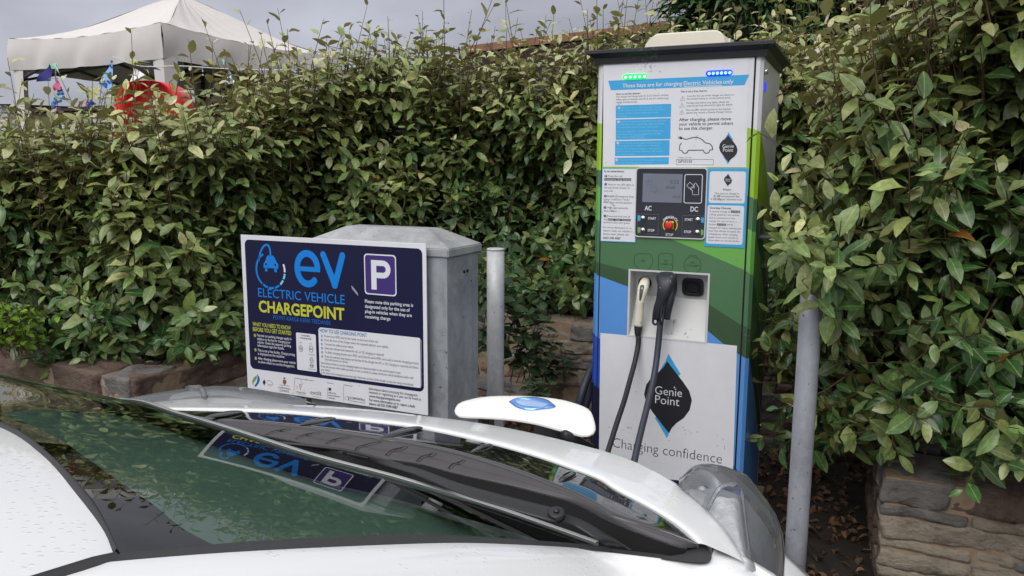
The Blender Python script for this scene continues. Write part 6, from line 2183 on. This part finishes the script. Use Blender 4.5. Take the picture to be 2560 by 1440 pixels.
def weed(name, label, cat_, base, h, n_st, nl, llen, seed, col, wide=.36, m='nettle', spread=.12, group=None):
    r = np.random.default_rng(seed)
    base = np.asarray(base)
    P = np.column_stack([r.normal(0, spread * .4, n_st), r.normal(0, spread * .4, n_st), np.zeros(n_st)])
    D = np.column_stack([r.normal(0, .22, n_st), r.normal(0, .22, n_st), np.ones(n_st)])
    Ln = h * r.uniform(.6, 1.05, n_st)
    P1 = P + unit(D) * Ln[:, None] * .5; P2 = P + unit(D + r.normal(0, .15, (n_st, 3))) * Ln[:, None]
    Bs, As, Ns, Ls_, Ws_, Cs = [], [], [], [], [], []
    for j in range(nl):
        t = np.full((n_st, 1), .15 + .85 * (j + .5) / nl)
        pos = (1 - t) ** 2 * P + 2 * t * (1 - t) * P1 + t * t * P2
        for sgn_ in (0, math.pi):
            az = j * math.pi / 2 + sgn_ + r.normal(0, .25, n_st)
            ax = np.column_stack([np.cos(az), np.sin(az), r.uniform(-.35, .25, n_st)])
            Bs.append(pos); As.append(ax); Ns.append(np.column_stack([r.normal(0, .25, n_st), r.normal(0, .25, n_st), np.ones(n_st)]))
            ll = llen * r.uniform(.7, 1.1, n_st) * (1 - .6 * max(0, (j / nl - .7) / .3))
            Ls_.append(ll); Ws_.append(ll * wide * r.uniform(.85, 1.1, n_st))
            Cs.append(np.array(col)[None, :] * r.uniform(.7, 1.35, (n_st, 1)))
    o = tag(empty(name, tuple(base)), label, cat_, group)
    c_ = np.concatenate
    build_leaves('foliage', c_(Bs), c_(As), c_(Ns), c_(Ls_), c_(Ws_), c_(Cs), m, o, r, curl=.25, fold=.25, wavy=.09, petiole=.18)
    build_stems('stems', P, P1, P2, np.full(n_st, .003), np.full(n_st, .0012), 'twig', o)
    return o


NG = 'nettles growing behind the bollard'
weed('nettle', 'tall nettle clump rising just right of the pale bollard', 'nettle', aty(1300, 960, 3.75), .62, 5, 9, .10, 31, (.045, .085, .035), group=NG)
weed('nettle', 'nettle stems reaching up above the grey cabinet roof', 'nettle', aty(1215, 930, 3.70), .98, 5, 12, .105, 32, (.045, .08, .035), group=NG)
weed('nettle', 'small low nettle on the leaf litter behind the charging flap', 'nettle', aty(1345, 1010, 3.5), .16, 4, 4, .065, 33, (.05, .09, .035), group=NG)
weed('nettle', 'shaded nettle against the brown back wall', 'nettle', aty(1355, 960, 4.2), .34, 5, 6, .09, 34, (.035, .065, .03), group=NG)
weed('fern_weed', 'feathery low green weed on top of the right planter wall', 'weed', ra + DX * .33 + DN * .40 + np.array([0, 0, .0]), .11, 14, 7, .035, 41, (.05, .11, .03), .3)
weed('fern_weed', 'bright yellow-green weed at the left edge under the hedge', 'weed', aty(25, 885, 3.35), .30, 22, 8, .05, 42, (.17, .30, .02), .3, spread=.25)

# ------------------------------------------------------------------ gazebo beyond the hedge
M['canvas'] = mat('canvas', (.66, .62, .59), .85, var=.05, scale=6, bump=.9, bscale=7)
M['canvas_under'] = mat('canvas_under', (.42, .39, .37), .9)
M['tent_steel'] = mat('tent_steel', (.05, .05, .055), .5)
TZ = 2.62
gN = atz(402, 56, TZ); gL = atz(20, 97, TZ); gR = atz(852, 140, TZ)
gF = gL + gR - gN
tent = tag(empty('gazebo', (float((gL[0] + gR[0]) / 2), float((gL[1] + gR[1]) / 2), .3)), 'off-white pop-up gazebo with drooping valance beyond the hedge', 'gazebo')
T0 = np.array(tent.location)
peak = (gL + gR) / 2; 
pk = onplane(455, -12, np.array([peak[0], peak[1], 0]), np.array([0, 1.0, 0]))
peak = np.array([peak[0], peak[1], pk[2]])
rng = np.random.default_rng(2)
acc = Acc()
cor = [gL, gN, gR, gF]
VH = .285
nS = 28
for k in range(4):
    a, b = cor[k], cor[(k + 1) % 4]
    rows_ = []
    for i, t in enumerate(np.linspace(0, 1, 14)):
        row = []
        for s_ in np.linspace(0, 1, nS):
            e_ = a * (1 - s_) + b * s_
            e_ = e_ + np.array([0, 0, -.05 * math.sin(math.pi * s_)])
            p = e_ * (1 - t) + peak * t
            p = p + np.array([0, 0, -.16 * math.sin(math.pi * t) * (1 - t) * .8 - .05 * math.sin(math.pi * s_) * math.sin(math.pi * t) + .006 * math.sin(s_ * 40 + t * 9)])
            row.append(p - T0)
        rows_.append(row)
    V, F = loft(rows_); acc.add(V, F)
acc.build('canopy', 'canvas', tent)
acc = Acc()
for k in range(4):
    a, b = cor[k], cor[(k + 1) % 4]
    out = np.cross(b - a, [0, 0, 1.0]); out /= np.linalg.norm(out)
    if (out @ (a - peak)) < 0: out = -out
    rows_ = []
    for j, t in enumerate(np.linspace(0, 1, 7)):
        row = []
        for s_ in np.linspace(0, 1, 40):
            e_ = a * (1 - s_) + b * s_ + np.array([0, 0, -.05 * math.sin(math.pi * s_)])
            drop = VH * (1 - .10 * math.sin(math.pi * s_))
            w = .016 * math.sin(s_ * 23 + k + 2.2 * t) * t + .010 * math.sin(s_ * 47 + 3 * t) * t
            row.append(e_ + np.array([0, 0, -drop * t]) + out * (w + .012 * math.sin(math.pi * t)) - T0)
        rows_.append(row)
    V, F = loft(rows_); acc.add(V, F)
acc.build('valance', 'canvas', tent)
for k, c in enumerate(cor):
    l_ = tag(empty('leg', tuple(c * .985 + peak * .015 - T0 - np.array([0, 0, c[2] * .985 + peak[2] * .015 - T0[2]]))), None); l_.parent = tent
    w = .10
    h = TZ - .3 - .12
    tw = np.array([peak[0] - c[0], peak[1] - c[1], 0]); tw /= np.linalg.norm(tw); sd_ = np.array([-tw[1], tw[0], 0])
    q0 = [-(tw + sd_) * .0 , ]
    rows_ = []
    for z_, ww in ((h, .15), (h - .25, .13), (h - .7, .105), (h - 1.3, .10), (0.0, .10)):
        e1 = (tw + sd_) / math.sqrt(2) * ww; e2 = (tw - sd_) / math.sqrt(2) * ww
        rows_.append([e1 + np.array([0, 0, z_]), np.array([0, 0, z_]), e2 + np.array([0, 0, z_])])
    V, F = loft(rows_)
    from_np('leg_sleeve', V, F, 'canvas', l_, smooth=False)
    V, F = tube([tw * .05, tw * .05 + np.array([0, 0, h])], .02, 4)
    from_np('leg_tube', V, F, 'tent_steel', l_, smooth=False)
acc = Acc()
for k in range(4):
    a, b = cor[k], cor[(k + 1) % 4]
    m_ = (a + b) / 2
    for p, q in ((a, b), (b, a)):
        V, F = tube([p * .97 + peak * .03 + np.array([0, 0, -.10]) - T0, m_ * .97 + peak * .03 + np.array([0, 0, -.34]) - T0], .014, 6); acc.add(V, F)
        V, F = tube([p * .97 + peak * .03 + np.array([0, 0, -.40]) - T0, m_ * .97 + peak * .03 + np.array([0, 0, -.12]) - T0], .014, 6); acc.add(V, F)
    V, F = tube([m_ * .97 + peak * .03 + np.array([0, 0, -.12]) - T0, peak + np.array([0, 0, -.45]) - T0], .014, 6); acc.add(V, F)
V, F = tube([peak + np.array([0, 0, -.75]) - T0, peak + np.array([0, 0, -.02]) - T0], .02, 6); acc.add(V, F)
acc.build('scissor_frame', 'tent_steel', tent, smooth=False)

# ------------------------------------------------------------------ bunting
fl_cols = {'flag_navy': (44, 46, 110), 'flag_mint': (150, 206, 180), 'flag_sky': (140, 186, 226), 'flag_white': (226, 224, 226), 'flag_pink': (226, 150, 180), 'flag_violet': (150, 100, 180), 'flag_blue': (30, 70, 170), 'flag_rose': (190, 90, 120)}
for k, c in fl_cols.items():
    M[k] = mat(k, alb(*c), .85, var=.15, scale=40)
M['flag_print'] = mat('flag_print', alb(60, 90, 150), .85)
z7 = Z(0, 0, .35156)


def bunting(label, string_px, flags, dist):
    pts = [aty(*z7(x, y), d) for (x, y), d in zip(string_px, np.linspace(dist[0], dist[1], len(string_px)))]
    o = tag(empty('bunting', tuple(pts[0])), label, 'bunting', 'bunting strung under the gazebo')
    V, F = tube(catmull([p - pts[0] for p in pts], 40), .004, 6)
    from_np('string', V, F, 'flag_white', o)
    for m_, q, dots in flags:
        d_ = np.interp(q[0][0], [string_px[0][0], string_px[-1][0]], dist) if string_px[0][0] < string_px[-1][0] else dist[0]
        a, b, c = [aty(*z7(*p), d_ + dd) for p, dd in zip(q, (0, .03, .0))]
        cen_ = (a + b + c) / 3 + np.array([0, .03, 0])
        V = []; F = []
        N_ = 6
        idx = {}
        for i in range(N_ + 1):
            for j in range(N_ + 1 - i):
                u_, v_ = i / N_, j / N_
                p = a * (1 - u_ - v_) + b * u_ + c * v_
                p = p + np.array([0, .02 * math.sin(u_ * 7 + v_ * 4), 0])
                idx[(i, j)] = len(V); V.append(p - pts[0])
        for i in range(N_):
            for j in range(N_ - i):
                F.append((idx[(i, j)], idx[(i + 1, j)], idx[(i, j + 1)]))
                if i + j < N_ - 1: F.append((idx[(i + 1, j)], idx[(i + 1, j + 1)], idx[(i, j + 1)]))
        f_ = from_np('flag', V, F, m_, o)
        if dots:
            r_ = random.Random(int(q[0][0]))
            for _ in range(dots):
                u_, v_ = r_.random(), r_.random()
                if u_ + v_ > 1: u_, v_ = 1 - u_, 1 - v_
                p = a * (1 - u_ - v_) + b * u_ + c * v_ + np.array([0, .02 * math.sin(u_ * 7 + v_ * 4) - .004, 0]) - pts[0]
                s_ = .012
                Acc().add([p + np.array([s_ * math.cos(t), 0, s_ * math.sin(t)]) for t in np.linspace(0, 6.28, 6)[:-1]], [(0, 1, 2, 3, 4)]).build('flag_spot', 'flag_print', f_, smooth=False)
    return o


bunting('bunting with blue and violet flags falling from the gazebo\'s left corner', [(400, 450), (395, 560), (420, 620), (470, 705), (540, 760)],
        [('flag_navy', ((352, 450), (250, 580), (368, 578)), 0), ('flag_mint', ((345, 455), (402, 452), (440, 540)), 0), ('flag_rose', ((398, 555), (378, 645), (440, 640)), 0),
         ('flag_sky', ((415, 600), (358, 775), (472, 705)), 16), ('flag_violet', ((372, 765), (432, 760), (385, 835)), 0), ('flag_blue', ((604, 655), (690, 738), (622, 765)), 0), ('flag_pink', ((572, 720), (645, 712), (596, 755)), 0)], (6.0, 6.3))
bunting('bunting with pale flags hanging inside the gazebo\'s front edge', [(800, 405), (1000, 470), (1300, 470), (1620, 490), (2100, 500)],
        [('flag_sky', ((795, 420), (705, 612), (792, 640)), 14), ('flag_white', ((942, 478), (1104, 572), (925, 592)), 0), ('flag_white', ((1625, 495), (1596, 605), (1675, 592)), 12), ('flag_blue', ((2088, 495), (2136, 495), (2112, 575)), 0), ('flag_mint', ((1570, 420), (1610, 425), (1590, 470)), 0)], (6.4, 6.8))

# ------------------------------------------------------------------ red lifebuoy housing on its post
M['red_plastic'] = mat('red_plastic', alb(224, 40, 44), .4, bump=.05)
LB = aty(392, 330, 4.75)
lbo = tag(empty('lifebuoy_housing', (LB[0], LB[1], .55)), 'arched red plastic lifebuoy housing on a grey post half hidden by the hedge', 'lifebuoy housing')
acc = Acc()
W2, HT = .235, .62
zb0 = aty(392, 450, 4.75)[2] - .55 - .05
ztop = aty(400, 206, 4.75)[2] - .55
def arch(s, y, lo=0.0):
    out = []
    w_ = W2 * s
    cz = ztop - w_ * .80
    for k in range(25):
        t = math.pi * k / 24
        out.append((w_ * .86 * math.copysign(abs(math.cos(t)) ** .7, math.cos(t)), y, cz + w_ * .80 * abs(math.sin(t)) ** .8 - (1 - s) * .02))
    return [(W2 * s * 1.0, y, zb0 + lo)] + out + [(-W2 * s * 1.0, y, zb0 + lo)]
rows_ = [arch(.62, .02), arch(.66, -.10), arch(.92, -.12), arch(1.0, -.09), arch(1.0, .10), arch(.9, .13)]
V, F = loft(rows_); acc.add(V, F)
acc.add(rows_[-1], [tuple(range(len(rows_[-1])))])
acc.add(rows_[0], [tuple(range(len(rows_[0])))])
acc.build('housing_shell', 'red_plastic', lbo)
bm = bmesh.new(); bm_box(bm, -.032, .032, -.02, .012, -.55, ztop - .15, .004)
from_bm('support_post', bm, 'steel_post', lbo)

# ------------------------------------------------------------------ houses far behind
M['roof_tile'] = mat('roof_tile', (.022, .015, .012), .95, var=.8, scale=14, bump=.8, bscale=14, spec=.1)
M['ridge_tile'] = mat('ridge_tile', (.26, .13, .08), .8, var=.3, scale=5)
M['render_white'] = mat('render_white', (.72, .72, .72), .8)
M['render_cream'] = mat('render_cream', (.42, .34, .25), .85, var=.15, scale=2)
M['window_dark'] = mat('window_dark', (.03, .035, .045), .2)


def beam(a, b, w, h, acc, mi=0):
    a, b = np.asarray(a), np.asarray(b)
    t = (b - a) / np.linalg.norm(b - a); s_ = np.cross(t, [0, 0, 1.0]); s_ /= np.linalg.norm(s_); u_ = np.cross(s_, t)
    V = [p + s_ * x * w + u_ * z * h for p in (a, b) for x, z in ((-.5, 0), (.5, 0), (.5, 1), (-.5, 1))]
    acc.add(V, [(0, 1, 2, 3), (7, 6, 5, 4), (0, 4, 5, 1), (1, 5, 6, 2), (2, 6, 7, 3), (3, 7, 4, 0)], mi)


hz = 3.25
r0 = atz(1164, 131, hz + .05) ; r1 = atz(1770, 60, hz + .05)
dr_ = (r1 - r0) / np.linalg.norm(r1 - r0)
bk_ = np.array([-dr_[1], dr_[0], 0])
if bk_[1] < 0: bk_ = -bk_
h1 = tag(empty('house', (float(r0[0]), float(r0[1]), 0)), 'house with dark roof, terracotta ridge and small white gable above the hedge', 'house', 'houses beyond the hedge')
H0 = np.array([r0[0], r0[1], 0.0])
eave = -bk_ * 2.6 + np.array([0, 0, -1.55])
acc = Acc()
a, b = r0 - H0, r1 + dr_ * 4 - H0
acc.add([a, b, b + eave, a + eave, a + bk_ * 2.6 + np.array([0, 0, -1.55]), b + bk_ * 2.6 + np.array([0, 0, -1.55])], [(0, 3, 2, 1), (0, 1, 5, 4)])
acc.build('roof', 'roof_tile', h1, smooth=False)
acc = Acc()
n = 26
for k in range(n):
    p, q = a + (b - a) * (k / n), a + (b - a) * ((k + .96) / n)
    beam(p + np.array([0, 0, -.03]), q + np.array([0, 0, -.03]), .22, .11, acc)
acc.build('ridge', 'ridge_tile', h1, smooth=False)
acc = Acc()
acc.add([a + eave * .97, b + eave * .97, (b + eave * .97) * [1, 1, 0], (a + eave * .97) * [1, 1, 0], a * 1.0 + bk_ * 2.5 * 1 + np.array([0, 0, -1.5]), (a + bk_ * 2.5) * [1, 1, 0]], [(0, 1, 2, 3), (0, 3, 5, 4)])
acc.add([a + np.array([0, 0, -.05]), a + eave, a + bk_ * 2.6 + np.array([0, 0, -1.55])], [(0, 1, 2)])
acc.build('wall', 'render_white', h1, smooth=False)
# little gable in front of the roof
gp_ = aty(1272, 152, r0[1] * .93) - H0
acc = Acc()
s_ = dr_
hw, hh_ = .42, .50
g0 = gp_
V = [g0, g0 + s_ * hw + np.array([0, 0, -hh_]), g0 + s_ * hw + np.array([0, 0, -1.8]), g0 - s_ * hw + np.array([0, 0, -1.8]), g0 - s_ * hw + np.array([0, 0, -hh_])]
acc.add(V, [(0, 4, 3, 2, 1)])
gb = acc.build('gable', 'render_white', h1, smooth=False)
acc = Acc()
up_ = np.array([0, 0, .03])
fwd_ = -bk_ * .10
V = [g0 + fwd_ + up_, g0 + s_ * (hw + .12) + fwd_ + np.array([0, 0, -hh_ - .1]), g0 - s_ * (hw + .12) + fwd_ + np.array([0, 0, -hh_ - .1])]
V2 = [p + bk_ * 1.6 for p in V]
acc.add(V + V2, [(0, 1, 4, 3), (0, 3, 5, 2)], 0)
acc.build('gable_roof', 'ridge_tile', gb, smooth=False)
for s0_, s1_ in ((-2.1, -.75), (.55, 2.0)):
    acc = Acc()
    p = gp_ + np.array([0, 0, -.12])
    beam(p + s_ * s0_, p + s_ * s1_ + np.array([0, 0, -.0]), .3, .08, acc)
    acc.build('porch_roof', 'ridge_tile', h1, smooth=False)
# television aerial
ap = aty(1110, 118, float(r0[1]))
ao = tag(empty('aerial', (float(ap[0]), float(ap[1]), float(ap[2]) - .5)), 'thin television aerial against the sky left of the roof', 'aerial')
acc = Acc()
V, F = tube([(0.25, 0, -.6), (0.25, 0, .5)], .012, 6); acc.add(V, F)
V, F = tube([(-.35, 0, .5), (.30, 0, .46)], .010, 6); acc.add(V, F)
for k in range(9):
    x = -.33 + k * .07
    V, F = tube([(x, -.10, .5 - k * .004), (x, .10, .5 - k * .004)], .007, 5); acc.add(V, F)
    V, F = tube([(x, 0, .44 - k * .004), (x, 0, .55 - k * .004)], .006, 5); acc.add(V, F)
acc.build('aerial_mast', 'tent_steel', ao, smooth=False)


def plain_house(label, p0, p1, dist0, dist1, y_top, y_eave, wall_m, roof_m, wins):
    a = aty(*p0, dist0); b = aty(*p1, dist1)
    d_ = b - a; d_[2] = 0; ln = np.linalg.norm(d_); d_ /= ln
    bk2 = np.array([-d_[1], d_[0], 0])
    if bk2[1] < 0: bk2 = -bk2
    ez = aty(p0[0], y_eave, dist0)[2]; tz = aty(p0[0], y_top, dist0)[2]
    o = tag(empty('house', (float(a[0]), float(a[1]), 0)), label, 'house', 'houses beyond the hedge')
    yaw = math.atan2(d_[1], d_[0]); o.rotation_euler = (0, 0, yaw)
    bm = bmesh.new(); bm_box(bm, 0, ln, 0, 4.0, -.2, ez)
    from_bm('wall', bm, wall_m, o)
    acc = Acc()
    V = [(-.2, -.2, ez + .003), (ln + .2, -.2, ez + .003), (ln + .2, 4.2, ez + .003), (-.2, 4.2, ez + .003), (-.2, 2, tz), (ln + .2, 2, tz)]
    acc.add(V, [(0, 1, 5, 4), (2, 3, 4, 5), (0, 4, 3), (1, 2, 5), (0, 3, 2, 1)])
    rf = acc.build('roof', roof_m, o, smooth=False)
    for u_, zf in wins:
        bm = bmesh.new(); bm_box(bm, ln * u_ - .35, ln * u_ + .35, -.03, .02, ez * zf - .45, ez * zf + .35)
        wn = from_bm('window', bm, 'render_white', o)
        bm = bmesh.new(); bm_box(bm, ln * u_ - .29, ln * u_ + .29, -.04, -.0302, ez * zf - .39, ez * zf + .29)
        from_bm('pane', bm, 'window_dark', wn)
    return o


plain_house('cream house with brown roof behind the left end of the hedge', (40, 300), (345, 300), 15, 14, 243, 284, 'render_cream', 'roof_tile', ((.3, .8), (.7, .8)))
plain_house('white house glimpsed through the gazebo', (500, 240), (640, 240), 17, 17, 176, 200, 'render_white', 'roof_tile', ((.25, .88), (.7, .88)))
plain_house('white gable end at the far left edge', (-60, 300), (22, 300), 16, 16, 246, 262, 'render_white', 'roof_tile', ((.6, .7),))

# ------------------------------------------------------------------ dark conifers at the top right
M['conifer'] = leaf_mat('conifer', (.02, .035, .012), .6, (.04, .07, .02), .05)
M['conifer_core'] = mat('conifer_core', (.014, .012, .009), .95, var=.5, scale=3)


def conifer(label, x, y, h, rad, seed, col, n=2600):
    r = np.random.default_rng(seed)
    o = tag(empty('conifer_tree', (x, y, 0)), label, 'tree', 'dark conifers beyond the hedge')
    V, F = tube([(0, 0, 0), (0, 0, h * .9)], [.22, .05], 10)
    from_np('trunk', V, F, 'twig', o)
    Bs, As, Ns, Ls_, Ws_, Cs = [], [], [], [], [], []
    z = h * r.uniform(.05, 1, n) ** .8
    az = r.uniform(0, 6.28, n)
    rr = rad * (1 - (z / h) ** 2.2) * (.72 + .28 * np.sin(az * 5 + z * 2) * np.sin(z * 3.1 + az * 2)) * r.uniform(.75, 1.05, n)
    c = np.column_stack([np.cos(az) * rr, np.sin(az) * rr, z])
    outd = np.column_stack([np.cos(az), np.sin(az), r.normal(-.1, .35, n)])
    for k in range(16):
        off = r.normal(0, .12, (n, 3)); off[:, 2] *= .45
        Bs.append(c + off); As.append(outd + r.normal(0, .5, (n, 3)))
        Ns.append(np.column_stack([r.normal(0, .4, n), r.normal(0, .4, n), np.ones(n)]))
        Ls_.append(r.uniform(.10, .22, n)); Ws_.append(r.uniform(.010, .022, n))
        Cs.append(np.array(col)[None, :] * r.uniform(.5, 1.6, (n, 1)))
    c_ = np.concatenate
    build_leaves('crown', c_(Bs), c_(As), c_(Ns), c_(Ls_), c_(Ws_), c_(Cs), 'conifer', o, r, curl=.3, fold=.2, wavy=.2)
    zs = np.linspace(.05, .97, 16) * h
    rows_ = [[(math.cos(t) * rad * (1 - (z_ / h) ** 2.2) * .66, math.sin(t) * rad * (1 - (z_ / h) ** 2.2) * .66, z_) for t in np.linspace(0, 2 * math.pi, 20)] for z_ in zs]
    V, F = loft(rows_)
    from_np('dark_core', V, F, 'conifer_core', o)
    return o


conifer('bright-tipped green conifer above the right end of the charger', 2.55, 8.6, 5.6, 1.25, 51, (.045, .10, .022))
conifer('dark brown-green conifer behind the right hedge', 4.6, 7.6, 6.2, 1.6, 52, (.018, .032, .010))
conifer('tall black-green conifer at the upper right corner', 6.8, 8.4, 7.0, 1.8, 53, (.015, .025, .010))
